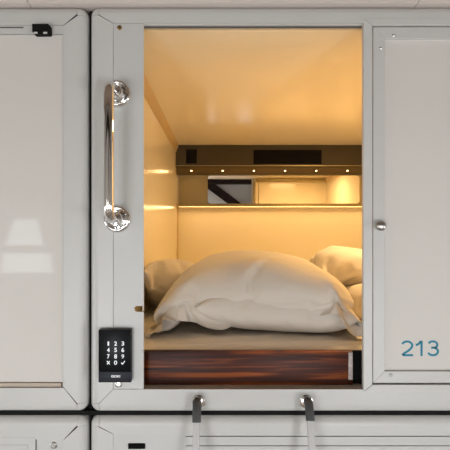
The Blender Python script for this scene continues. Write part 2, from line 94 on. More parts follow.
PILLOWS['A'] = ((0.78, 0.6, 46, 34, 0.05), [
 (2, [
-408,-445,-63,-23,-5,10,29,18,15,15,14,14,13,16,20,36,46,17,-13,22,8,-42,-2,8,-15,-15,-18,-19,-12,-6,-7,-7,-6,-2,1,-1,0,18,38,48,50,-86,-125,-21,-12,2,4,2,15,16,15,14,13,13,15,38,57,41,22,-18,
-15,19,-6,-19,-11,-11,-10,-6,-2,-2,-4,-6,-8,-10,-13,-7,2,11,9,8,25,44,-53,-91,-21,-20,8,7,-7,9,11,14,19,20,21,21,6,11,42,57,8,-4,19,-5,-11,-10,-12,-18,-7,5,1,-4,-9,-12,-16,-8,2,2,2,6,
10,-1,24,-25,-69,-26,-28,-9,16,15,12,11,12,15,16,16,14,4,18,43,44,12,-15,-30,-22,2,4,8,7,0,-5,-3,-1,-1,-1,-6,-3,3,2,0,6,9,-4,-1,-33,-60,-37,-21,-21,19,21,5,-6,8,-13,8,-5,7,6,6,
6,7,14,6,-3,7,3,10,26,-6,12,11,13,12,25,11,-19,19,-9,-21,19,-6,-9,5,-15,-3,2,-1,8,0,-7,-1,-4,0,-2,5,-2,-4,-1,-1,-2,-1,-1,8,15,-7,-5,-1,2,2,3,6,15,-13,31,12,3,-16,-79,-46,
9,-35,-36,36,-22,11,-9,5,-4,9,4,11,5,6,4,6,2,7,8,-5,8,0,13,15,11,10,14,12,31,11,-8,12,-10,-22,10,3,-14,0,-3,0,-2,0,-1,0,2,0,0,0,-1,-1,-1,-1,0,0,1,-1,0,0,5,3,
3,-1,5,1,8,-4,18,-9,36,-34,6,30,-71,-100,-29,1,-31,36,-32,31,4,6,5,-8,7,24,6,9,5,9,6,-29,7,17,10,14,11,14,23,12,-1,11,35,11,-13,-3,-12,-6,-9,3,2,1,-1,1,-1,0,0,0,0,0,
0,-1,1,-1,0,0,1,-1,1,0,1,-1,2,0,3,-2,4,-16,8,-22,20,-24,6,7,56,42,-83,-109,-36,-17,-19,37,-31,37,3,20,3,-15,5,26,6,11,7,-23,7,5,8,21,9,14,12,14,24,13,-13,13,36,8,5,-7,
-20,1,-13,3,-1,2,-1,0,0,0,1,0,0,0,0,0,1,-1,1,-1,1,-2,2,-1,1,-3,2,-4,1,-7,-1,-11,1,-23,31,-23,19,6,48,37,-65,-112,-41,-24,-38,37,-15,37,-2,31,4,-5,4,-18,6,34,6,-26,6,26,
8,17,8,18,11,12,23,12,-20,10,22,10,26,4,-6,1,-21,0,-6,0,0,0,0,0,0,0,1,-1,1,-2,1,-2,1,-3,2,-4,1,-9,2,-15,1,6,0,-1,5,-10,-2,-18,21,-31,21,5,65,9,-76,-72,-31,-34,-40,29,
-17,23,-1,33,3,3,4,-29,5,35,5,-3,5,12,6,21,8,28,8,11,22,9,-19,9,10,8,15,5,24,4,-13,2,-17,2,0,2,0,1,1,-2,1,-2,1,-3,2,-5,1,-5,2,-7,2,-20,1,-4,1,-13,4,13,-2,0,
3,-15,23,-32,12,5,54,25,-58,-84,-49,-33,-17,19,-13,0,-4,36,0,12,3,-23,4,15,4,34,5,0,4,30,9,9,3,11,18,11,-15,9,9,9,10,7,25,4,2,4,-18,2,-4,2,1,0,1,-11,1,-11,2,-6,2,7,
2,-1,1,-3,2,-14,1,-24,3,-9,0,8,5,12,-2,0,24,-32,1,-28,3,2,-44,-48,6,-5,-21,-5,-9,9,-6,-9,-2,13,2,32,4,-13,3,27,4,33,4,-7,4,19,13,14,-6,4,6,11,4,12,8,14,9,5,22,4,
-15,-2,-7,0,1,0,2,4,2,-8,2,-17,2,-15,2,9,2,0,1,1,2,-21,2,-23,4,14,0,-17,-3,29,5,-25,10,-5,21,-1,-45,-48,-6,-11,-9,2,-8,10,-8,-12,-3,-24,2,15,3,32,3,20,3,-7,4,13,4,14,
12,16,-5,21,5,9,4,10,7,8,7,8,22,4,-7,1,-11,0,1,1,2,-7,3,2,2,-5,2,-13,2,-23,2,-10,2,0,2,13,3,-27,2,-22,-4,8,5,12,6,22,-1,-18,31,7,-45,-34,-8,-18,-8,9,-8,0,-7,-17,
-5,-9,1,-2,3,-1,3,13,4,22,3,24,2,12,10,13,-2,8,5,10,4,8,7,7,3,5,10,-6,12,-5,-14,2,1,5,3,10,3,-3,3,-3,2,-2,2,-9,2,-23,1,15,3,-11,3,-15,-2,-10,3,11,5,14,7,-5,
-5,7,14,0,-44,-48,-19,7,22,-10,-10,18,-9,-17,-5,-4,3,-5,3,-13,3,17,3,21,3,-4,3,9,3,8,3,8,6,8,4,8,4,7,5,7,7,7,12,15,-11,1,4,-9,1,-5,3,-3,3,-2,2,-2,2,-3,2,6,
2,-13,3,6,0,-23,2,-10,4,14,5,40,7,-10,-14,-5,-1,5,-48,-53,-2,-6,18,3,0,6,-10,6,1,-2,2,-6,2,-16,3,-7,4,28,3,10,3,10,2,10,4,9,5,9,4,8,4,8,7,7,2,6,10,6,-7,0,
7,-2,0,-4,2,-4,3,-5,2,-4,3,-5,2,-6,2,0,2,-7,1,-28,3,6,4,31,5,10,-6,6,-1,6,-1,-9,-50,-44,-3,-2,7,1,2,10,3,-11,1,3,1,6,2,-7,3,-6,3,3,3,12,3,7,3,8,3,9,
4,9,5,9,4,8,7,0,-1,1,3,2,3,1,7,0,0,0,2,0,3,-1,2,-2,3,-2,2,-1,2,-3,2,-9,2,-3,3,8,5,17,-3,9,1,2,-2,5,0,-5,-54,-49,2,5,7,-3,2,9,2,-8,2,4,1,2,
2,-2,2,-3,3,1,3,2,3,9,3,6,3,6,4,7,4,7,4,7,6,7,0,3,3,2,4,0,6,-1,0,-1,2,0,3,-1,3,-1,2,0,2,-1,2,-4,3,1,3,0,3,7,0,6,1,13,2,-1,-3,12,-2,-8,
-54,-47,5,5,6,-5,3,1,2,2,2,4,1,1,2,-1,2,-2,2,1,3,2,3,2,3,7,4,5,3,5,4,5,3,6,5,4,2,5,3,2,4,1,5,1,0,0,3,0,3,0,3,1,2,0,2,-1,3,2,2,1,
3,2,1,4,2,5,2,11,1,-1,-4,13,-5,-10,-51,-43,6,6,7,-5,3,-2,2,4,2,3,1,3,2,-2,1,-1,3,1,2,1,4,3,3,2,3,5,3,5,4,4,3,4,4,5,3,3,3,1,5,2,2,2,2,1,
3,2,3,1,3,1,2,1,3,2,2,2,3,2,2,2,2,0,2,5,1,2,1,9,-5,8,-8,-6,-46,-40,6,5,7,-5,3,-1,2,4,2,3,1,-2,1,2,2,0,2,1,3,1,3,2,3,3,4,3,3,3,3,4,
4,3,3,4,3,3,4,2,3,2,3,2,3,3,3,2,3,1,2,2,3,2,2,2,3,3,3,2,2,1,2,1,2,2,1,4,-1,9,-6,7,-7,-5,-44,-39,6,5,6,-6,3,0,3,4,1,-1,2,2,1,2,2,0,
2,1,3,1,3,2,3,2,3,3,4,3,3,2,3,3,4,2,3,3,3,3,4,3,3,3,3,3,2,2,3,2,3,3,3,2,2,2,3,2,2,3,3,1,2,0,1,3,1,3,-1,9,-7,7,-6,-5,-44,-38,7,4,
6,-5,3,-1,3,1,1,3,2,1,1,2,2,1,2,1,3,2,3,1,3,2,3,3,4,2,3,3,3,2,4,3,3,2,3,2,3,4,3,3,3,3,3,3,3,2,3,2,2,3,3,2,3,3,2,2,3,0,1,1,
2,2,0,4,-2,8,-6,8,-5,-6,-45,-38,8,5,6,-6,3,0,2,1,2,2,2,2,1,2,2,1,2,2,3,1,3,2,3,1,3,3,4,2,3,2,3,3,3,3,4,2,3,3,3,3,3,3,3,3,3,2,3,3,
3,2,2,3,3,2,3,3,2,2,2,0,2,0,1,2,0,4,-4,8,-4,7,-5,-5,-47,-40,10,7,6,-5,4,0,2,1,2,2,2,2,1,1,2,2,2,2,3,1,3,2,3,1,3,3,4,2,3,2,3,3,4,3,
3,2,3,3,3,3,3,3,3,3,3,2,3,3,3,2,2,3,3,2,2,3,3,1,2,0,2,1,1,1,-1,4,-3,9,-5,7,-4,-5,-47,-41,10,6,2,-4,7,1,3,1,2,2,1,1,2,2,2,2,2,1,3,2,
3,2,3,2,3,2,4,2,3,2,3,3,4,3,3,2,3,3,3,3,3,3,3,3,3,2,3,3,3,2,2,3,3,2,2,2,3,2,2,0,1,1,1,1,-2,4,-2,8,-5,8,-3,-5,-47,-41,5,6,3,-4,-4,0,
2,2,3,1,9,2,9,2,1,1,2,2,3,2,3,2,4,2,3,2,4,2,3,2,3,3,4,3,3,2,3,3,3,3,3,3,3,3,3,2,3,3,3,3,2,2,3,2,2,2,3,1,2,1,1,0,0,2,-1,3,
-4,8,-4,7,-4,-4,-45,-41,-4,-8,10,4,-9,6,3,2,5,2,12,1,2,2,8,2,3,2,3,2,3,2,4,2,3,2,4,2,3,2,4,3,3,3,3,3,3,2,3,3,3,3,3,3,3,3,3,2,2,3,3,2,
3,2,2,1,3,2,1,0,1,1,1,1,-2,4,-4,7,-4,7,-4,-4,-45,-42,-4,-6,-3,3,2,6,4,3,5,2,5,1,6,2,10,2,5,1,4,2,3,3,4,2,3,2,4,2,3,3,4,2,3,3,3,3,3,2,
3,3,3,3,3,3,3,3,3,3,3,2,2,2,3,1,2,2,2,1,2,1,1,1,0,1,-3,3,-2,8,-5,6,-3,-4,-46,-45,-4,-3,-2,4,1,6,4,3,5,2,5,1,6,2,7,2,7,1,5,2,4,2,4,2,
3,3,4,2,3,3,4,2,3,3,3,3,3,2,3,3,3,3,3,3,3,3,3,3,3,2,2,2,3,2,2,1,2,1,2,1,0,1,-1,1,-1,3,-4,7,-4,5,-4,-2,-45,-47,-3,-1,-3,4,1,5,4,4,5,2,
6,1,6,1,6,2,7,2,5,2,5,2,4,2,3,3,4,2,3,3,4,2,3,3,3,2,3,3,3,3,3,3,3,3,3,3,3,3,3,2,2,2,3,2,2,1,2,1,2,1,0,1,-1,1,-2,3,-3,6,-5,6,
-4,-4,-45,-46,-4,-1,-1,4,1,6,3,3,5,2,6,2,6,1,7,2,6,2,5,1,5,1,4,4,4,2,4,3,3,2,4,2,3,3,3,3,3,3,3,3,3,3,3,3,3,3,3,2,3,3,2,2,3,1,2,2,
2,1,1,1,0,1,0,2,-2,2,-4,5,-5,6,-4,-3,-44,-46,-5,-2,0,5,0,6,3,3,6,2,6,2,6,1,6,1,6,2,6,1,5,2,4,2,4,3,4,3,3,2,4,3,3,3,3,3,3,3,3,3,3,3,
3,3,3,3,3,2,2,3,3,1,3,2,2,1,2,2,1,1,0,1,-1,2,-1,2,-4,5,-6,6,-3,-4,-45,-45,-4,-2,-4,4,3,6,3,4,6,2,6,2,6,1,7,1,6,2,5,0,5,3,5,2,4,3,4,2,
3,3,3,3,3,2,3,3,4,4,2,3,4,3,2,3,3,3,3,2,3,3,3,1,2,1,3,1,2,3,1,1,0,1,-1,2,-2,2,-4,4,-7,4,-1,0,-45,-46,-5,-3,-4,5,2,6,5,4,5,2,7,1,6,2,
6,1,6,-2,5,4,5,2,5,1,4,3,4,3,4,4,3,2,3,3,3,3,3,3,3,3,3,3,3,4,3,3,3,2,2,3,3,1,3,1,2,1,2,1,1,3,1,1,-1,2,-2,2,-5,4,-7,3,-2,1,-43,-47,
-5,-3,-5,6,2,5,5,4,6,2,6,2,6,2,6,-4,6,3,6,1,5,2,4,3,5,3,4,4,3,2,4,3,3,3,2,3,4,3,1,4,5,3,2,3,3,3,4,3,1,2,4,1,2,2,3,0,2,2,1,2,
0,2,0,2,-4,3,-10,3,-1,2,-1,2,-44,-47,-4,-3,-6,5,2,6,5,4,6,2,6,2,7,-4,6,1,6,1,5,-1,5,5,5,4,4,4,4,2,3,2,4,4,3,3,2,2,4,4,1,4,5,3,2,4,4,3,
3,2,1,3,4,1,3,2,2,0,3,2,0,1,1,3,-1,3,-10,2,-5,3,0,2,-1,2,-44,-47,-3,-4,-7,5,3,6,5,4,6,3,6,-5,6,0,6,2,6,-5,5,6,5,4,5,5,4,3,4,1,3,5,3,3,
3,0,2,6,5,3,-1,3,7,4,2,4,4,3,3,2,0,3,5,2,3,2,3,0,3,1,-2,2,3,2,-3,4,-9,3,-4,2,-2,2,0,2,-46,-47,-3,-12,-5,11,3,7,5,4,6,1,6,-7,7,4,6,-9,5,6,
6,5,5,6,4,4,4,0,4,5,3,4,3,-3,1,6,2,5,6,2,-1,4,7,4,4,4,-3,3,7,3,1,3,5,2,3,2,3,1,4,1,-3,1,4,-1,-5,7,-6,4,-5,2,-2,0,1,4,-60,-52,10,-10,-5,12,
4,7,5,4,5,-8,7,4,6,-11,6,3,5,8,6,5,4,6,5,-1,4,6,2,4,3,-6,3,6,-2,6,5,1,4,5,3,4,-3,4,12,3,-5,4,9,3,3,3,2,3,6,2,3,4,4,1,-4,-2,5,1,-7,4,
-6,7,-2,2,-3,-1,2,5,-75,-63,23,-1,-8,-5,8,18,5,9,5,-6,7,1,6,-9,6,5,5,6,5,6,5,0,4,6,3,5,1,-10,3,8,2,5,-3,-2,7,7,2,5,4,2,-6,4,14,4,-4,4,7,5,7,3,
1,4,7,4,-1,2,9,-4,-4,-1,5,6,-5,2,-8,5,-1,7,-4,-2,4,6,-93,-73,37,6,-19,-3,20,-9,3,17,9,8,7,-19,6,10,6,12,5,6,5,-2,4,7,2,6,2,-14,-2,8,6,7,2,-6,-4,6,6,7,
-1,3,8,2,-8,4,16,5,-4,4,2,5,12,5,3,3,5,3,-3,1,14,3,-4,-4,8,6,-8,-3,-6,10,-2,10,-3,-1,5,4,-94,-98,3,20,6,-17,8,17,25,5,1,-12,14,13,6,9,5,12,5,1,5,6,3,7,
0,-20,-1,9,-2,6,8,-7,3,5,-5,3,4,2,-4,3,11,5,-8,5,16,5,2,4,-5,5,14,6,7,4,-10,5,12,5,12,2,-1,-5,6,1,-17,3,6,-16,-6,38,0,1,6,-14,-105,-82,11,13,-18,-25,32,27,11,-18,
16,9,13,4,8,25,5,15,4,-4,5,9,0,-22,-3,8,1,6,-3,-7,9,1,3,1,-4,0,2,1,-8,5,14,6,-7,7,15,7,6,5,-7,6,13,5,4,3,-10,5,15,4,14,5,6,3,-6,-8,-17,-22,11,17,1,13,
-2,21,-5,-31,-123,-76,37,-13,-17,-4,12,10,32,8,12,20,15,-9,8,36,0,5,11,8,0,-22,1,5,-5,10,1,-5,-4,-2,9,-3,-4,-1,8,3,-8,6,-5,11,15,8,-6,5,15,-2,-14,5,20,-2,-18,6,20,7,-3,5,
20,9,-9,6,20,8,-17,3,4,-29,8,-7,5,26,-35,7,19,-14,-113,-83,-2,-2,21,-6,13,16,11,7,33,-29,12,11,-1,27,6,34,11,-9,-9,-7,7,9,-2,2,1,1,-3,-2,10,-1,-7,4,2,6,-16,5,11,7,-1,1,
10,1,-15,-2,-6,3,20,5,-9,3,27,14,8,8,9,-3,-20,-5,24,9,1,17,-15,-10,-7,-21,9,-5,-12,30,20,-5,-125,-95,15,12,18,-8,16,21,-6,-17,33,-34,13,17,11,13,1,16,-24,35,13,-2,13,9,1,7,0,0,
1,1,-3,-1,-22,-4,16,-7,-2,-3,-1,-7,-4,0,-7,-5,-21,-3,17,0,-1,8,7,6,-4,7,15,7,4,19,7,25,24,12,9,-6,15,-21,-39,4,22,-12,-19,34,32,4,-114,-103,6,23,25,-14,11,-15,1,2,-36,-26,10,26,
29,-11,-14,24,-15,-3,-1,15,22,3,10,-14,6,8,-24,6,-2,3,19,-20,-1,-10,-27,-2,0,11,-10,16,11,-1,-10,5,0,-4,-3,4,3,6,20,4,13,12,2,9,12,16,-3,11,44,-6,9,10,2,-24,-26,31,28,39,34,-8,
-109,-90,-6,-18,22,2,-5,-2,-24,-15,3,8,-9,-5,-9,-10,-9,-9,-1,21,11,-17,-8,11,8,0,20,3,-26,-3,-10,1,2,12,8,4,-1,0,-13,-3,0,-23,11,-6,2,3,-5,-4,3,9,11,8,0,1,5,8,13,13,2,8,
13,20,15,15,16,3,6,23,24,18,0,21,21,23,-75,-96,11,-10,-8,-17,-17,-11,-27,-13,-14,-20,-24,-6,9,10,-6,-18,-6,6,12,-10,-15,9,8,5,13,14,10,9,16,9,13,25,31,40,36,33,22,36,32,-61,-56,-6,-14,-12,
-26,-35,-33,-27,-13,-9,-13,-12,-7,20,-10,-26,8,11,8,5,-7,-15,4,12,9,3,10,15,7,-9,10,33,25,26,20,27,50,56,40,2,-92,-46,48,7,-25,-42,-53,-29,-14,-9,1,-5,4,4,-9,-19,-7,3,10,2,-6,3,-12,-3,
2,-11,0,25,11,-7,12,17,0,19,45,40,31,3,27,64,0,-87,-25,11,-2,9,-26,-43,-53,-29,4,40,33,-28,-24,10,6,-4,-14,-21,-3,22,22,-9,-39,5,13,-8,14,10,-2,14,8,6,39,33,22,21,-8,-8,33,28,
 ]),
 (2, [
303,303,25,60,71,67,66,71,71,71,72,72,72,71,68,58,37,47,64,48,47,55,57,65,71,72,71,69,69,71,72,73,73,72,73,74,73,68,63,56,54,-1270,-1277,58,71,66,62,67,72,71,71,71,71,72,72,47,36,57,67,46,
44,68,56,57,72,72,72,73,73,71,70,71,72,71,70,71,73,69,61,64,68,57,-1281,-1272,67,69,60,54,65,72,72,72,71,70,69,68,65,63,57,45,41,40,52,69,72,72,72,68,68,72,73,73,72,70,68,69,71,72,72,70,
51,49,54,-1259,-1247,68,66,38,40,70,71,69,69,69,68,67,67,59,55,55,53,61,66,51,54,71,71,71,71,72,72,72,72,72,72,66,66,72,72,71,69,67,62,19,-1246,-1219,50,34,35,24,30,35,35,36,34,36,36,33,35,36,
36,35,31,36,36,34,35,29,25,21,34,34,34,34,23,34,10,20,35,20,30,35,35,35,33,36,37,36,35,36,35,36,36,37,36,35,36,36,37,36,36,37,36,33,34,31,36,35,36,37,36,35,34,24,20,68,65,-2,-1230,-1166,
55,46,20,-11,27,31,36,35,35,35,36,35,36,35,35,36,36,35,35,21,35,28,33,33,35,32,33,35,-17,33,35,33,35,17,34,35,33,36,36,36,36,36,37,36,36,37,36,36,36,36,36,36,36,37,37,36,36,36,36,33,
36,30,36,33,36,29,32,29,8,55,46,24,-1179,-1161,55,59,33,-13,-11,7,36,36,35,34,35,26,36,35,36,36,35,18,36,27,35,33,34,34,28,34,35,34,-10,32,33,29,35,34,34,34,36,37,37,36,36,36,36,37,36,36,
37,36,36,36,36,37,36,36,37,36,36,37,37,36,36,36,36,10,36,20,31,26,-13,55,44,50,-1127,-1140,46,57,7,-3,-12,-10,35,25,36,27,35,24,36,35,36,28,35,35,36,16,35,32,35,33,26,34,32,34,5,35,36,33,
28,37,33,35,37,36,36,37,36,36,37,37,36,36,36,36,36,37,37,36,36,36,36,37,37,35,36,36,37,34,36,34,37,22,1,22,21,11,22,49,-1103,-1103,55,60,6,-4,-33,-6,34,13,35,36,36,32,36,12,36,25,35,21,
36,30,35,30,35,34,28,34,26,35,29,35,25,36,36,36,24,37,35,36,37,37,36,36,36,37,37,36,36,36,36,37,36,36,37,36,36,35,36,32,37,35,36,36,37,34,37,29,20,3,-17,24,21,37,-1066,-1066,41,26,-21,24,
-17,12,35,-19,35,35,36,23,36,10,35,36,36,31,36,28,35,17,36,36,29,35,28,35,34,36,33,36,26,36,34,37,25,36,36,37,36,36,37,36,36,37,36,36,37,36,36,35,36,36,37,29,36,36,37,33,36,34,36,36,
37,32,19,-8,-28,21,35,57,-1047,-1070,-8,7,-10,11,-2,38,32,-13,34,35,36,28,36,32,35,10,36,36,35,8,36,35,35,35,32,34,31,35,35,36,35,36,26,36,35,36,23,37,36,36,36,36,36,35,37,35,36,36,36,35,
37,36,36,36,36,33,37,27,36,35,36,35,36,34,37,36,14,-11,-33,41,53,47,-1082,-1108,27,24,-33,35,12,-2,28,30,34,31,35,16,36,35,35,23,36,7,35,34,36,32,33,34,32,36,36,34,36,35,35,34,35,36,25,36,
27,36,35,37,36,36,37,36,36,36,36,32,37,33,36,35,36,36,37,36,36,28,36,28,36,35,37,33,37,23,-16,21,27,27,31,58,-1103,-1106,11,22,-3,35,10,-7,25,19,32,13,35,32,35,21,36,25,35,33,35,34,36,34,
34,33,33,30,36,35,36,35,36,35,36,36,24,36,35,36,30,37,37,36,36,36,36,36,36,36,37,34,36,26,36,35,37,36,36,31,36,25,37,33,36,41,35,35,-15,29,38,32,28,2,-1099,-1084,16,30,-20,36,25,15,8,24,
30,-31,35,15,35,45,35,37,36,29,35,28,36,34,35,34,34,36,36,35,36,35,36,36,36,36,33,36,33,36,27,36,36,36,36,35,36,36,36,36,36,37,37,35,36,27,37,30,36,20,36,31,36,31,36,43,35,31,-10,19,
36,34,-4,33,-1037,-1062,19,-1,-47,25,15,32,28,21,6,-31,36,-1,35,35,36,48,35,31,35,35,36,36,35,36,36,35,35,36,36,35,36,36,36,36,36,36,32,32,29,36,35,34,36,36,36,37,37,36,36,36,36,36,37,35,
36,34,36,46,36,19,37,30,35,37,34,9,-4,16,24,67,38,-11,-1036,-1017,-29,-55,-4,36,4,34,-7,36,20,-34,34,26,35,6,36,32,35,43,35,36,36,36,35,36,36,35,36,36,36,35,36,36,35,37,35,36,34,36,34,36,
33,37,36,36,36,36,36,36,36,37,37,36,36,36,36,37,36,41,37,45,36,15,35,25,34,-18,20,34,-2,68,37,24,-1018,-1058,-54,-38,-20,39,6,22,14,31,25,2,31,2,34,20,35,26,35,32,35,36,36,37,36,36,35,36,
36,35,36,35,37,36,34,36,34,37,36,36,36,36,33,37,36,36,36,37,36,36,36,37,37,37,36,37,36,37,37,39,36,26,35,30,34,9,20,3,34,37,4,51,38,28,-1033,-1064,-45,-19,-15,39,4,25,15,37,24,-12,29,19,
33,7,34,25,35,30,35,35,36,35,35,37,36,36,36,36,36,35,36,36,35,36,35,36,36,37,36,36,34,37,36,37,36,36,36,37,37,37,36,36,36,37,36,37,37,30,36,27,35,22,22,1,36,27,27,37,8,55,25,12,
-1030,-1056,-32,-10,-14,37,3,34,14,32,23,-7,28,2,31,15,33,24,35,28,35,34,36,35,35,36,36,36,36,36,36,37,36,36,36,36,35,36,36,37,36,36,35,37,36,36,36,37,36,37,36,36,36,37,37,36,36,33,36,30,
36,29,27,16,35,2,32,36,23,36,6,43,17,9,-1020,-1042,-24,-4,-13,36,1,36,14,23,22,6,26,-3,31,18,33,20,34,26,35,31,35,35,36,36,35,36,36,36,36,36,36,37,36,36,36,36,36,37,35,37,37,36,36,37,
36,37,36,36,36,37,36,36,36,35,36,32,37,31,33,23,31,10,35,26,28,22,21,36,3,28,9,15,-1005,-1026,-18,-4,-13,36,0,37,13,18,20,1,26,18,30,9,32,17,34,25,34,30,36,33,35,36,36,35,35,37,36,36,
36,36,36,37,36,36,37,37,36,37,36,37,36,36,36,37,36,36,36,36,36,36,36,34,36,33,36,28,33,21,35,12,31,20,26,27,19,37,1,25,10,17,-994,-1016,-18,-3,-12,34,-1,37,11,10,19,21,26,5,29,13,31,15,
33,22,35,29,35,33,36,34,35,36,36,36,36,36,36,37,36,36,36,37,37,37,36,37,36,37,36,36,36,37,37,36,36,36,36,35,35,34,36,31,35,26,35,19,33,14,30,20,25,27,17,38,1,23,13,18,-984,-1007,-23,-5,
-12,34,-2,37,9,21,18,7,24,14,29,12,32,10,33,22,35,27,36,33,36,34,36,36,36,36,36,36,36,36,36,36,36,37,36,38,37,37,36,36,36,37,37,36,36,36,36,36,36,35,35,33,36,31,35,25,35,16,32,15,
30,20,22,28,16,38,4,30,13,9,-974,-998,-30,-6,-14,31,-3,37,8,21,17,13,24,9,29,8,32,13,34,22,35,28,37,32,37,35,36,35,37,36,36,36,36,37,36,36,36,37,36,37,37,37,36,37,36,36,37,36,36,36,
36,36,35,35,36,32,35,29,36,25,34,15,32,15,29,20,23,29,6,38,12,25,12,16,-960,-986,-39,-14,-14,28,-5,36,8,21,15,12,23,6,30,9,31,20,35,20,36,28,37,32,38,34,37,36,37,36,36,36,36,36,36,37,
36,36,36,37,37,37,36,37,36,36,36,36,37,36,35,36,36,34,36,32,35,27,35,23,35,17,32,15,27,19,21,30,14,39,7,30,18,18,-963,-999,-35,1,-4,22,-21,31,13,25,14,9,17,5,28,15,35,18,34,21,36,29,
37,30,38,35,38,36,36,36,37,36,36,36,36,36,36,37,36,37,37,36,36,37,36,36,36,36,36,36,36,35,36,34,35,31,36,27,35,23,34,16,32,16,26,18,16,30,20,39,6,34,23,20,-962,-999,-19,5,-35,17,21,31,
14,25,14,4,9,15,6,14,30,13,35,23,37,29,38,29,38,34,37,35,37,36,36,36,36,36,37,37,36,36,36,37,37,36,36,37,36,36,36,36,36,36,36,35,36,34,35,30,35,25,35,23,34,17,31,15,25,19,22,29,
9,39,13,29,16,25,-947,-991,-46,-25,1,41,-12,41,14,16,17,11,30,6,21,11,11,18,31,27,37,25,38,31,38,33,38,35,37,36,36,36,36,36,37,36,36,36,36,37,37,37,36,36,36,36,36,36,36,36,36,35,36,33,
35,29,35,24,35,22,33,18,30,16,26,19,20,29,17,38,5,35,16,16,-951,-975,-42,-36,-22,39,2,39,16,22,18,10,21,7,26,11,35,20,22,21,35,31,37,29,39,32,38,36,37,35,36,36,36,36,36,36,37,37,36,36,
36,36,37,37,36,36,36,36,36,36,36,35,36,32,35,27,35,23,34,23,33,20,30,16,24,19,17,27,23,39,2,30,19,20,-956,-984,-42,-25,-20,37,2,39,12,24,19,9,23,13,27,9,28,17,37,24,33,27,34,30,39,36,
38,32,37,37,36,35,36,36,36,36,37,36,36,37,36,36,37,36,36,36,36,36,36,36,36,35,36,32,35,28,35,23,34,23,33,19,26,18,24,17,28,27,8,37,8,28,14,21,-954,-989,-31,-17,-28,36,-1,39,12,25,20,12,
24,8,28,11,30,22,31,22,36,23,37,35,38,30,38,36,37,36,37,35,36,36,36,36,37,36,36,36,36,37,37,36,36,36,36,36,36,35,36,35,36,31,35,31,35,24,34,23,33,20,28,15,28,17,20,25,14,38,2,30,
11,14,-953,-986,-37,-16,-19,36,-4,38,12,26,21,13,25,7,28,14,31,18,32,20,36,33,37,25,38,35,38,37,37,33,37,36,36,37,36,35,36,37,37,36,36,36,36,36,37,36,36,36,36,35,36,35,36,31,35,29,35,32,
34,20,32,20,30,15,26,16,21,23,14,38,0,26,13,16,-956,-985,-38,-16,-10,36,-13,38,12,26,21,13,26,9,29,15,32,14,33,29,36,20,37,31,38,38,38,32,37,36,37,36,36,36,36,36,36,36,37,36,36,36,36,36,
36,36,37,36,36,35,36,36,36,29,35,33,35,27,34,30,32,14,30,17,26,14,22,22,12,37,0,36,15,7,-960,-987,-38,-16,-20,36,5,37,2,26,23,16,27,12,30,10,32,20,34,26,36,15,37,36,38,37,37,31,38,37,
37,35,36,36,36,36,36,36,37,36,36,37,36,36,36,36,36,35,37,36,35,35,36,33,36,27,35,29,34,32,32,18,30,13,27,15,20,20,11,36,1,30,24,18,-971,-991,-36,-18,-23,36,-1,37,10,26,22,18,28,11,30,14,
33,23,35,8,36,28,37,37,38,27,37,39,38,36,37,36,36,36,36,36,36,36,37,36,36,36,36,36,36,36,36,36,36,35,36,36,35,34,36,28,35,33,35,21,32,27,30,11,28,14,17,19,10,36,5,23,16,31,-967,-996,
-33,-20,-28,34,-1,36,13,27,22,19,28,17,31,16,34,2,35,21,36,37,37,20,38,38,37,38,38,35,37,36,36,36,36,35,37,36,36,37,36,36,36,36,35,36,36,36,36,35,35,36,36,33,36,35,35,26,35,30,33,16,
30,23,27,7,13,19,-2,36,21,22,16,32,-970,-995,-27,-24,-34,32,-1,36,14,27,22,20,29,17,32,2,34,13,36,35,36,14,37,37,38,37,38,34,37,38,37,36,37,35,36,36,36,35,36,36,36,36,35,37,35,36,36,36,
37,36,34,35,36,35,36,34,35,31,36,24,32,28,32,15,25,7,-4,18,28,35,10,24,11,29,-970,-996,-14,-25,-47,30,-1,35,15,28,23,21,29,2,33,8,35,32,35,9,37,34,38,37,37,32,38,38,38,38,37,34,36,36,
37,36,36,35,36,36,35,36,34,36,36,36,36,37,36,35,34,36,36,36,35,34,36,30,36,33,29,24,35,6,19,17,3,16,34,33,6,32,7,20,-980,-994,-12,-43,-43,38,2,36,15,31,24,15,30,-4,33,28,35,4,36,36,
37,34,38,28,38,38,38,38,38,35,37,37,36,35,36,35,37,36,35,35,35,37,34,36,36,36,34,36,35,36,35,36,36,36,36,36,36,31,36,34,27,18,36,25,12,4,16,17,37,31,-2,22,6,28,-1003,-1010,17,-35,-47,39,
1,35,14,30,28,2,25,26,34,-8,36,37,37,31,38,26,37,36,39,38,38,35,38,38,37,35,37,35,35,35,36,36,36,36,36,36,35,36,33,36,32,37,35,36,36,36,35,36,36,36,36,36,36,35,26,27,36,19,7,13,
35,6,30,30,2,30,-2,16,-1028,-1033,36,-18,-21,30,-20,35,21,35,14,24,31,1,35,-1,37,39,38,25,37,32,38,39,39,35,39,38,38,34,37,36,36,36,35,35,36,36,36,36,36,36,34,37,31,36,33,36,35,37,36,36,
35,36,35,37,35,35,36,28,26,28,35,32,18,-2,38,29,16,22,15,31,-10,11,-1053,-1057,45,2,-30,37,22,15,-11,33,25,33,34,-24,36,35,38,32,38,23,38,40,38,35,39,36,39,33,37,37,37,37,36,35,35,36,35,36,
36,36,35,37,34,36,29,36,34,37,36,36,33,37,35,36,36,36,34,36,33,36,29,34,35,14,32,29,33,-4,4,35,28,27,-15,16,-1058,-1087,26,52,15,-2,-27,36,22,6,36,27,21,-1,38,35,37,22,38,38,37,37,38,34,
38,29,38,37,37,37,35,36,36,37,35,36,36,37,35,36,34,37,34,36,29,36,36,37,33,36,31,36,36,37,32,36,34,37,33,35,33,34,37,40,23,18,36,15,27,6,20,22,-21,20,-1083,-1097,38,47,-3,24,1,15,38,26,
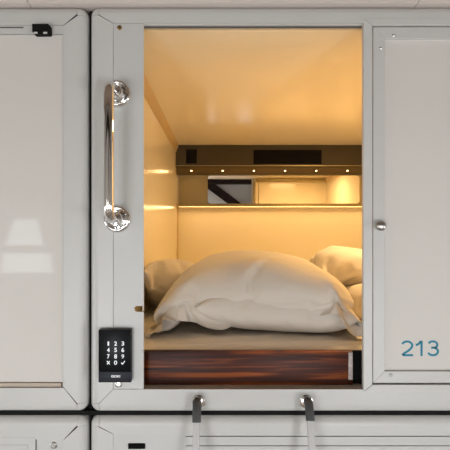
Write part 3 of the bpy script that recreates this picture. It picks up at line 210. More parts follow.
23,36,29,13,35,-8,37,37,37,37,36,27,38,27,36,37,37,37,36,36,35,38,36,36,34,37,37,36,34,37,33,37,33,36,31,36,35,37,31,36,32,36,36,36,31,37,32,36,32,37,36,35,33,39,28,5,32,30,35,13,
19,-4,-2,36,-1070,-1067,20,17,-8,38,26,24,2,32,38,9,23,-16,36,30,36,36,33,19,36,27,37,36,35,36,37,36,35,37,34,37,36,37,36,36,34,37,35,36,31,37,34,37,32,36,34,37,31,36,32,37,30,35,34,37,
29,35,34,36,32,40,23,40,32,25,36,-11,37,25,4,29,45,15,-1089,-1092,22,49,-3,38,19,26,33,14,0,-10,34,-17,36,23,35,29,29,50,34,34,36,32,36,36,36,37,35,38,36,37,35,36,35,36,30,37,34,35,36,37,
33,38,32,37,34,37,31,36,34,36,21,34,36,37,35,37,29,36,22,33,34,48,30,32,37,19,9,-36,27,33,44,32,-1101,-1068,62,42,-13,37,16,19,35,-17,3,-9,33,-24,33,32,37,38,26,27,32,57,33,40,38,40,36,38,
36,38,37,38,30,35,32,35,35,36,36,35,35,37,35,38,25,39,31,40,36,36,36,35,33,37,32,36,35,40,24,30,24,35,33,51,37,51,-3,-16,13,9,29,-13,51,37,-1070,-1070,39,64,0,20,25,-18,30,32,5,-40,34,17,
33,77,32,52,23,-36,35,62,33,37,34,32,36,32,33,37,36,37,34,32,39,35,33,37,36,37,36,32,19,38,32,30,34,29,36,43,38,46,36,29,38,36,37,38,15,31,29,32,7,60,23,41,29,39,14,-7,29,-41,38,59,
-1053,-1070,18,24,28,25,29,27,-4,-26,39,8,38,21,34,36,38,94,38,31,9,11,20,30,33,26,46,41,23,32,35,29,26,26,47,42,44,33,28,33,29,29,7,26,34,35,35,29,31,38,31,43,39,36,36,34,31,35,36,33,
23,18,27,29,25,65,-6,42,37,27,38,-46,37,57,-1088,-1098,50,45,47,25,6,31,53,65,90,107,66,47,51,53,58,66,64,69,78,71,60,59,54,52,67,63,62,74,76,74,51,44,62,60,45,8,22,44,48,-1065,-1100,34,65,44,
36,19,14,58,79,78,74,71,64,44,37,58,70,68,60,70,82,74,66,32,34,66,73,75,63,53,49,57,67,72,72,72,39,-14,15,64,-1035,-1085,15,64,62,39,30,-3,19,86,83,73,63,57,65,53,52,67,59,51,55,72,79,75,
49,45,67,78,64,50,47,54,73,65,56,65,73,76,20,-15,28,-1042,-1047,38,50,62,53,17,-22,19,69,61,68,66,63,56,49,63,66,62,66,70,70,74,68,46,43,65,77,72,65,71,67,36,35,49,41,60,82,78,2,-17,
 ]),
 (2, [
17,19,14,3,-8,-3,-5,-2,-1,0,1,1,0,0,12,2,24,23,-35,-26,1,25,40,17,-1,-2,-8,-17,-22,-17,-10,-5,-1,-1,-2,0,2,1,0,2,3,9,39,33,0,-24,0,22,0,0,0,0,0,1,1,-23,-29,-19,-12,30,
39,1,-41,-32,0,0,0,2,5,17,2,-11,6,14,19,9,-3,-21,8,33,7,4,-6,-22,-21,-13,22,5,-29,-9,-4,-1,5,9,13,20,36,12,-18,-14,16,-7,-52,-26,-6,2,10,22,7,-11,-3,3,9,19,27,1,-22,-7,10,-5,
26,60,22,-44,-47,-4,4,-36,-43,1,0,9,20,18,19,22,28,-15,-23,24,27,23,-5,-42,-24,1,5,8,6,3,-1,-1,1,3,4,-19,-21,-4,-7,-11,4,29,43,69,-28,-42,28,-45,-33,-25,-3,15,5,1,-6,-5,1,-17,8,6,
8,4,17,8,-5,10,1,24,11,-37,3,-8,2,9,19,10,-37,31,6,-29,14,-10,1,9,-7,-8,3,-4,7,-1,-6,0,-2,3,-1,8,0,-5,-1,0,-2,1,-2,17,1,-22,-5,-9,-3,1,-2,10,-4,30,-3,26,37,32,-12,-19,
-28,-51,24,-4,-16,-21,0,-9,7,-3,8,2,7,4,8,5,8,4,4,37,4,-30,1,-2,1,-17,3,6,-12,11,6,11,6,-31,11,11,-4,-7,1,-1,1,-1,0,0,1,1,0,2,0,-5,-1,2,-1,2,-1,2,-2,1,-3,20,
-2,-25,-3,18,-2,28,-5,25,-7,33,-15,23,26,-15,-23,-53,-8,-1,20,-25,7,-11,9,17,8,-12,7,0,8,-1,7,18,6,-22,3,-8,2,-8,-8,-2,11,1,-11,20,7,-27,6,16,7,-13,0,-1,1,-1,1,0,0,1,1,0,
0,0,0,3,-1,-1,-1,0,-2,1,-2,3,-2,3,-2,7,-3,39,-3,25,-4,15,-41,19,-10,2,-9,10,30,-33,-5,-15,19,-9,9,-23,10,26,9,-15,8,-2,7,10,7,8,5,-32,4,-11,0,-8,-8,-7,15,-7,-9,-2,-6,18,
15,0,8,-10,2,-2,1,-1,0,0,1,1,0,0,0,1,0,1,-1,2,-1,2,-2,3,-2,8,-3,10,-1,11,-2,14,-3,22,-27,25,-30,3,-9,-12,-29,-11,2,39,48,-14,10,-12,16,-24,10,0,9,7,9,9,8,11,7,-20,
5,-15,5,-16,1,-5,-8,-5,17,-4,-9,-5,-7,-2,-4,-1,23,0,5,1,1,0,0,0,0,1,0,2,0,3,-1,3,-1,4,-1,5,-2,9,-2,10,-2,7,-1,7,-6,14,0,17,-29,26,-33,9,-38,-14,-63,-47,59,72,24,-11,
37,-36,17,6,11,1,10,6,10,9,9,7,7,-17,7,-15,5,-20,3,-4,-7,-3,17,-4,-5,-3,-8,-3,-13,-2,6,-2,25,-1,1,0,-1,-1,0,2,0,3,-1,3,-1,6,-2,5,-1,6,-2,10,-2,9,-1,7,-6,7,0,10,
-5,15,-30,23,-29,7,-29,-33,-86,-25,61,62,11,-39,44,9,25,8,16,1,11,5,11,-8,10,12,8,-7,8,-26,3,-6,8,-3,-4,-4,14,-3,-3,-4,-6,-3,-12,-2,-9,-2,27,-1,5,-1,0,-1,-1,3,-1,2,-1,2,-2,9,
-2,5,-2,5,-2,8,-1,11,-4,7,-1,7,-9,9,2,10,-32,22,-23,7,-56,-68,-95,-18,73,71,16,-13,44,-44,30,27,20,15,13,14,12,3,10,8,9,-20,8,-14,8,-1,-8,-3,20,-5,0,-2,2,-3,-3,-3,-5,-3,-21,-2,
23,-1,9,-1,0,0,-2,0,-2,1,-2,6,-2,4,-2,9,-2,6,-2,6,-3,10,-2,10,-7,5,-1,0,4,11,-42,26,-31,-33,-56,-52,-105,-40,76,54,23,20,44,-44,34,37,24,29,15,13,12,-12,11,21,10,-16,9,-4,8,-2,
-7,-2,18,-6,2,-2,2,-2,-1,-3,-2,-2,-22,-2,8,-2,20,-1,0,-1,-3,1,-3,0,-3,1,-2,2,-2,15,-2,1,-3,6,-2,14,-5,12,-5,-12,5,17,-14,5,-42,-8,-14,-9,-73,-77,-124,-39,86,79,37,-8,33,-44,45,32,
27,32,16,38,12,0,12,23,10,-8,9,-11,10,0,-3,-1,15,-2,1,-2,3,-3,-1,-3,4,-2,-12,-6,-13,-5,26,-1,-1,3,-4,4,-4,1,-3,0,-2,1,-3,0,-2,15,-3,-9,-3,34,-6,3,4,-25,-9,6,-17,-15,-45,32,
-1,-29,-89,-59,-137,-80,83,78,57,-36,42,12,29,32,45,22,13,46,13,3,11,10,11,15,9,6,11,-3,8,-2,7,-2,-3,-3,5,-3,4,-2,0,-3,-5,-3,-14,-13,22,-1,-11,10,3,5,-5,0,-2,0,-3,1,-3,1,-2,-3,
-3,6,-5,-1,1,-39,-6,-12,-13,3,-19,16,-46,41,-36,-41,-60,-82,-144,-61,64,54,73,22,48,20,44,12,40,18,20,30,13,39,12,38,10,-11,10,-3,10,-5,10,-6,6,-5,1,-5,4,-4,4,-4,-10,-1,9,0,-9,0,15,1,
-17,2,5,3,-3,3,-3,3,-3,3,-3,3,-3,4,-4,-4,-1,1,-4,-13,-9,-52,-15,-15,-19,46,-40,-18,-50,-21,-68,-84,-144,-70,58,69,90,10,47,36,45,-21,35,46,26,46,18,37,14,32,11,23,10,-8,9,-2,9,-4,7,-4,
4,-5,4,-5,3,-4,-10,2,15,2,4,1,-4,2,-17,1,6,1,-2,2,-4,1,-3,1,-3,1,-3,-2,-3,0,-3,3,-7,-30,-12,-32,-19,-41,-40,40,-23,-2,-48,-57,-76,-79,-154,-79,69,84,91,-3,48,33,44,0,37,45,30,39,
22,45,16,34,13,24,10,17,9,-5,9,-1,7,-1,5,-3,5,-3,4,-3,-7,-5,13,-1,3,1,-7,2,-13,4,6,2,-3,2,-4,1,-3,0,-3,-2,-4,-1,-3,2,-6,-25,-8,-29,-15,-36,-37,-47,-18,25,-33,-7,-47,-28,-84,-88,
-159,-79,79,88,90,-15,49,20,44,25,38,45,31,46,26,42,19,34,14,29,11,17,10,14,8,-3,8,1,6,0,5,-1,6,-1,-3,-2,10,-2,0,1,-8,1,-8,2,5,1,-5,0,-4,-1,-3,-2,-4,-3,-3,-1,-5,-18,-7,-25,
-9,-27,-32,-42,-18,-45,-26,3,-38,-6,-47,-15,-87,-89,-160,-75,84,89,90,-19,48,14,45,37,39,45,33,45,27,39,21,38,16,32,12,22,10,14,9,11,8,1,7,1,6,1,6,0,5,0,2,0,0,1,-10,1,1,0,-1,-1,
-6,-2,-3,-3,-4,-5,-4,-3,-4,-14,-7,-19,-6,-24,-19,-34,-26,-45,-18,-32,-32,-37,-40,12,-48,-9,-89,-88,-157,-71,86,89,90,-21,48,12,45,40,39,46,34,39,29,44,23,40,17,34,14,25,11,19,9,11,8,9,7,3,6,3,
6,3,5,0,3,0,0,0,-6,1,0,-2,-4,-3,-5,-3,-4,-5,-4,-6,-4,-11,-6,-15,-7,-20,-12,-29,-22,-36,-15,-44,-27,-38,-34,-32,-41,6,-48,-5,-90,-88,-155,-69,88,90,89,-26,48,14,45,45,41,38,34,45,30,42,24,41,
19,36,14,28,12,22,9,14,8,9,8,8,6,5,7,5,5,6,2,1,0,-1,-2,-4,-3,-4,-4,-4,-4,-5,-5,-7,-4,-9,-6,-12,-7,-18,-9,-23,-15,-31,-16,-39,-21,-42,-28,-39,-35,-32,-43,1,-48,-2,-88,-88,-145,-58,88,89,
88,-31,47,14,44,39,41,45,35,41,30,42,24,44,19,37,15,29,11,22,9,17,8,10,7,9,7,6,6,7,5,5,3,3,1,-1,-1,-5,-4,-4,-4,-5,-5,-7,-5,-8,-5,-10,-7,-14,-8,-19,-12,-25,-13,-32,-18,-42,-22,-41,
-29,-39,-37,-31,-43,-2,-47,-1,-88,-90,-121,-33,86,84,84,-36,44,15,43,36,41,40,35,43,29,42,24,42,18,36,14,30,10,22,8,17,7,12,7,10,7,7,6,6,5,5,3,3,1,-1,-2,-3,-3,-5,-4,-5,-5,-7,-5,-9,
-7,-12,-7,-15,-10,-20,-12,-28,-14,-33,-18,-42,-23,-41,-30,-40,-36,-31,-46,-3,-45,-2,-89,-88,-90,-3,83,76,76,-39,42,15,41,31,40,39,36,41,26,41,25,37,17,37,12,29,9,23,7,16,6,13,6,10,7,8,5,6,5,4,
2,2,1,0,-1,-3,-2,-4,-4,-5,-5,-8,-6,-9,-7,-12,-9,-16,-10,-22,-11,-30,-15,-35,-19,-40,-24,-42,-31,-39,-38,-31,-43,-4,-46,-1,-88,-87,-65,16,78,73,73,-40,37,16,37,26,40,37,40,40,28,37,18,37,16,35,14,27,
8,26,5,16,5,13,6,10,6,8,6,6,4,4,2,2,1,-1,-1,-2,-2,-3,-4,-6,-5,-8,-6,-8,-8,-13,-8,-18,-10,-24,-12,-31,-16,-35,-19,-40,-25,-41,-33,-40,-41,-31,-39,-3,-47,-1,-86,-87,-52,28,70,69,67,-38,29,14,
36,24,38,37,43,34,43,37,26,40,13,34,10,25,6,28,4,17,5,13,5,11,6,8,5,5,4,4,3,2,0,-1,-1,-1,-2,-4,-3,-5,-5,-8,-7,-9,-8,-13,-8,-19,-10,-25,-13,-33,-15,-35,-20,-40,-26,-41,-35,-40,-37,-32,
-45,-1,-44,-5,-88,-85,-42,34,69,69,67,-16,37,-14,36,29,37,34,23,38,34,39,41,36,22,29,8,32,5,22,3,20,4,15,4,10,6,8,5,5,4,4,2,1,0,0,-1,-1,-2,-4,-3,-4,-5,-8,-7,-8,-7,-14,-9,-20,
-10,-27,-13,-34,-16,-36,-20,-40,-28,-40,-33,-40,-39,-32,-42,-1,-47,-4,-88,-88,-37,46,70,65,72,-21,37,-8,35,25,37,34,35,38,29,38,11,35,33,35,15,23,6,26,2,21,3,14,4,11,6,7,4,6,4,3,1,1,1,0,
-1,-2,-2,-3,-4,-4,-5,-8,-6,-7,-8,-13,-9,-21,-10,-32,-13,-34,-16,-35,-21,-38,-27,-41,-35,-40,-42,-32,-38,-1,-48,-6,-87,-87,-34,48,73,68,70,-23,37,-4,37,23,36,34,33,35,29,39,26,38,5,31,18,29,17,25,0,13,
3,20,4,6,6,9,4,6,2,3,2,1,0,0,-1,-2,-2,-3,-3,-4,-5,-7,-7,-9,-7,-12,-9,-21,-10,-30,-13,-35,-16,-35,-19,-39,-33,-40,-36,-41,-30,-33,-47,-1,-48,-7,-88,-87,-28,52,73,69,69,-23,38,-2,37,22,35,32,
32,37,28,38,23,33,21,34,12,33,7,15,3,26,2,10,5,6,5,14,4,2,3,2,1,2,0,-1,-1,-1,-2,-3,-3,-4,-5,-7,-6,-10,-8,-11,-9,-24,-10,-23,-13,-34,-15,-36,-21,-39,-28,-42,-31,-41,-39,-35,-45,-1,-50,-7,
-89,-88,-23,57,73,69,69,-24,37,1,37,21,34,31,31,38,27,36,23,36,18,36,13,19,7,32,4,14,3,6,5,19,5,5,3,0,3,6,1,0,0,-1,-1,0,-2,-4,-3,-4,-5,-7,-6,-11,-7,-10,-9,-23,-10,-27,-12,-24,
-16,-38,-21,-39,-27,-43,-32,-42,-39,-37,-44,-1,-50,-7,-89,-89,-19,64,72,67,69,-23,36,1,37,21,33,32,30,36,26,35,22,39,17,26,12,35,7,23,5,3,4,22,5,12,4,-3,4,9,2,2,2,0,0,0,-1,-1,-2,-4,
-4,-3,-4,-8,-6,-10,-7,-9,-8,-26,-10,-21,-13,-30,-15,-28,-21,-43,-27,-42,-32,-43,-38,-38,-46,-4,-50,-4,-87,-90,-14,68,71,67,66,-24,36,3,39,20,32,30,28,35,25,38,21,34,16,30,11,39,7,13,5,8,5,24,5,-3,
4,9,4,6,2,-2,1,3,1,0,-1,-2,-2,-3,-5,-3,-4,-8,-4,-9,-8,-8,-8,-20,-10,-31,-11,-27,-15,-24,-21,-40,-27,-44,-31,-43,-39,-40,-46,-7,-50,-6,-85,-85,-11,72,71,66,64,-24,36,4,37,20,32,28,28,35,23,36,
20,31,15,43,10,27,8,7,5,28,5,-1,5,7,4,12,3,-4,3,3,1,5,1,-5,-3,0,1,-3,-8,-3,-2,-6,-3,-9,-10,-9,-6,-16,-10,-28,-11,-21,-14,-38,-21,-32,-25,-44,-31,-43,-41,-40,-47,-10,-49,-8,-86,-82,-3,76,
71,65,61,-25,35,6,35,20,33,27,26,31,23,35,18,43,14,34,10,11,7,36,6,4,6,3,4,15,3,-3,4,2,2,10,1,-5,2,-1,-6,0,4,-4,-9,-2,-1,-7,-3,-7,-12,-9,-4,-18,-10,-15,-10,-31,-12,-28,-20,-41,
-25,-37,-32,-45,-44,-40,-47,-12,-42,-7,-86,-81,0,78,70,65,59,-26,35,8,34,20,31,27,26,30,21,41,17,39,13,14,9,40,8,9,6,6,5,17,3,-1,3,-2,4,14,2,-2,-1,-5,4,4,-9,-3,8,-3,-10,-2,1,-6,
-4,-6,-15,-9,-2,-15,-9,-14,-9,-25,-9,-35,-22,-29,-22,-42,-34,-45,-45,-40,-34,-16,-48,-5,-89,-81,5,79,72,66,54,-27,34,11,33,18,31,26,25,38,20,38,15,19,12,42,9,14,7,9,5,21,4,0,3,-4,3,15,3,2,
0,-9,-2,8,7,-4,-12,-3,12,-1,-9,-3,0,-4,-5,-7,-16,-7,1,-10,-9,-15,-8,-25,-7,-21,-28,-35,-13,-45,-40,-41,-46,-41,-23,-19,-49,-3,-88,-80,10,79,64,57,56,-12,34,9,32,15,30,30,24,38,19,24,14,41,10,13,
8,14,6,27,4,4,3,-8,3,16,1,3,2,-11,-1,9,-3,2,9,-6,-13,0,12,-3,-1,-3,-16,-3,3,-6,-13,-6,0,-8,-6,-10,-7,-22,-6,-18,-31,-40,-7,-33,-44,-45,-43,-40,-15,-24,-49,-4,-90,-77,21,81,61,48,46,-2,
34,12,33,17,25,34,29,23,17,39,11,9,8,20,7,30,5,11,3,-9,2,15,-1,4,0,-14,1,8,-8,6,7,-7,4,1,0,-2,-11,-3,12,-4,-19,-2,6,-4,-7,-5,-8,-6,1,-10,-5,-6,-6,-18,-32,-32,-4,-38,-45,-42,
-19,-44,-30,-27,-48,-6,-88,-74,29,85,54,44,47,20,28,3,29,10,35,22,22,37,13,40,9,-8,7,30,6,18,4,-9,1,15,-2,6,-5,-18,1,9,1,6,-11,-11,9,5,1,-1,2,-6,-15,-2,16,-2,-19,-2,4,-1,2,-4,
-11,-3,4,-2,-14,-9,6,-31,-31,-29,1,-19,-40,-45,-7,-27,-43,-36,-45,-10,-84,-70,39,85,37,49,58,13,22,29,34,8,26,13,16,26,9,8,6,14,5,31,7,-8,2,12,-3,11,-4,-20,-8,8,5,4,0,-12,-12,1,8,2,
-4,-4,6,-5,-16,-2,19,0,-17,-3,-4,0,10,-2,-6,-3,-1,-6,-16,-8,12,-7,-27,-19,8,-42,-19,-29,-23,-47,-47,-13,-33,-9,-85,-62,38,92,56,38,47,32,22,-7,12,34,8,-24,25,32,5,7,6,28,5,0,6,8,1,17,
-5,-18,-5,5,-7,2,8,-13,0,-1,-12,-2,5,-4,-8,-3,9,-2,-15,-2,18,0,-3,-3,-18,-1,14,0,0,-2,-19,-2,5,0,8,-9,-22,-20,4,-5,-29,-33,7,-38,-34,-18,-43,-21,-85,-30,34,49,52,43,38,6,8,4,0,15,
19,-1,18,32,11,25,6,-4,6,-4,7,26,-2,-10,-8,3,-1,1,-7,-13,9,-6,3,-5,-12,-5,1,-4,-12,-3,13,-1,-15,1,16,2,5,-1,-22,1,13,-2,-3,-4,-20,-2,10,-1,11,-1,-7,-9,-18,-23,-24,-35,22,-12,-21,35,
-43,-55,-63,-2,-10,-22,31,48,50,-1,17,11,-2,9,0,24,25,42,12,-12,3,-12,16,32,2,-8,-1,2,-8,6,-1,-12,-7,-8,10,-8,-5,-7,3,-2,-12,0,-9,8,14,2,-14,-2,15,-9,-6,0,-2,-6,-8,-2,4,-3,-14,0,
16,5,-7,-2,2,0,-22,-31,21,-43,-3,51,-11,-18,-6,-3,-71,0,-75,-80,43,41,41,-7,22,8,12,28,5,43,13,26,2,-21,8,17,19,-7,-7,-4,5,15,-4,-7,-2,-5,-5,-6,7,-3,-5,8,-2,0,-16,-2,5,-9,-1,-5,
-5,-8,3,-8,-6,-3,-1,2,-8,-1,9,-1,3,1,-2,3,-10,-6,11,-2,14,-23,-21,-35,-6,14,42,59,-28,-37,-36,40,-130,-155,26,47,46,-7,27,20,4,57,12,21,13,1,15,1,-1,2,10,15,-5,10,7,3,-1,-3,-2,-1,
-3,-3,-1,-2,-5,-13,-1,-11,-11,-7,-4,-9,-1,-4,1,-5,-1,-7,-5,-4,-8,1,-6,-2,25,1,-6,2,4,1,-22,19,13,-3,18,-18,2,-25,6,-13,32,39,-25,38,-6,33,-185,-176,59,19,18,-21,32,51,27,24,13,44,18,2,
-6,8,23,5,-30,40,10,-17,4,-6,-15,15,-5,-25,12,-8,-7,-3,-16,12,1,-4,12,13,5,7,-4,-2,-26,-1,-3,-4,4,-4,0,0,2,-8,3,3,-3,-4,-5,1,-29,-25,34,0,-1,-4,36,-35,-7,-18,27,56,-15,32,31,3,
-213,-164,87,18,-26,-32,26,35,34,46,10,30,20,10,27,14,-7,11,-2,24,-39,17,33,-27,2,15,17,24,-28,-16,-12,-20,-5,-31,-2,-9,0,28,10,1,-9,13,32,-5,14,-13,-12,-1,5,16,7,-6,-7,-8,-6,4,-42,-1,5,-2,
32,12,-28,-10,22,-41,-32,-16,39,8,-12,29,24,22,-163,-128,56,-22,-48,22,58,37,23,45,34,22,32,-12,-14,38,16,-32,-16,-13,-5,38,27,-28,-30,-23,-23,21,9,-17,3,-11,12,36,-8,-44,2,-1,-20,35,18,-137,-88,26,-34,26,
57,-29,-31,26,42,42,30,22,1,9,27,-3,-37,-25,-10,-2,27,20,-26,24,44,-10,-36,-41,-8,10,6,-3,0,10,-18,-11,-11,8,30,-9,-79,-86,-3,30,36,-6,-16,-39,-35,42,65,67,53,10,-21,13,42,7,-30,-8,10,-22,-6,26,
-18,-28,-6,-6,35,38,-36,-72,-41,-8,18,39,-2,-1,5,-33,-16,-78,-72,31,14,7,50,59,-6,-34,24,45,16,-12,-16,30,68,11,-36,-40,-11,15,11,4,-5,22,41,17,1,-28,-34,8,-6,-58,-33,41,11,-47,-13,24,-4,-56,
 ]),
])
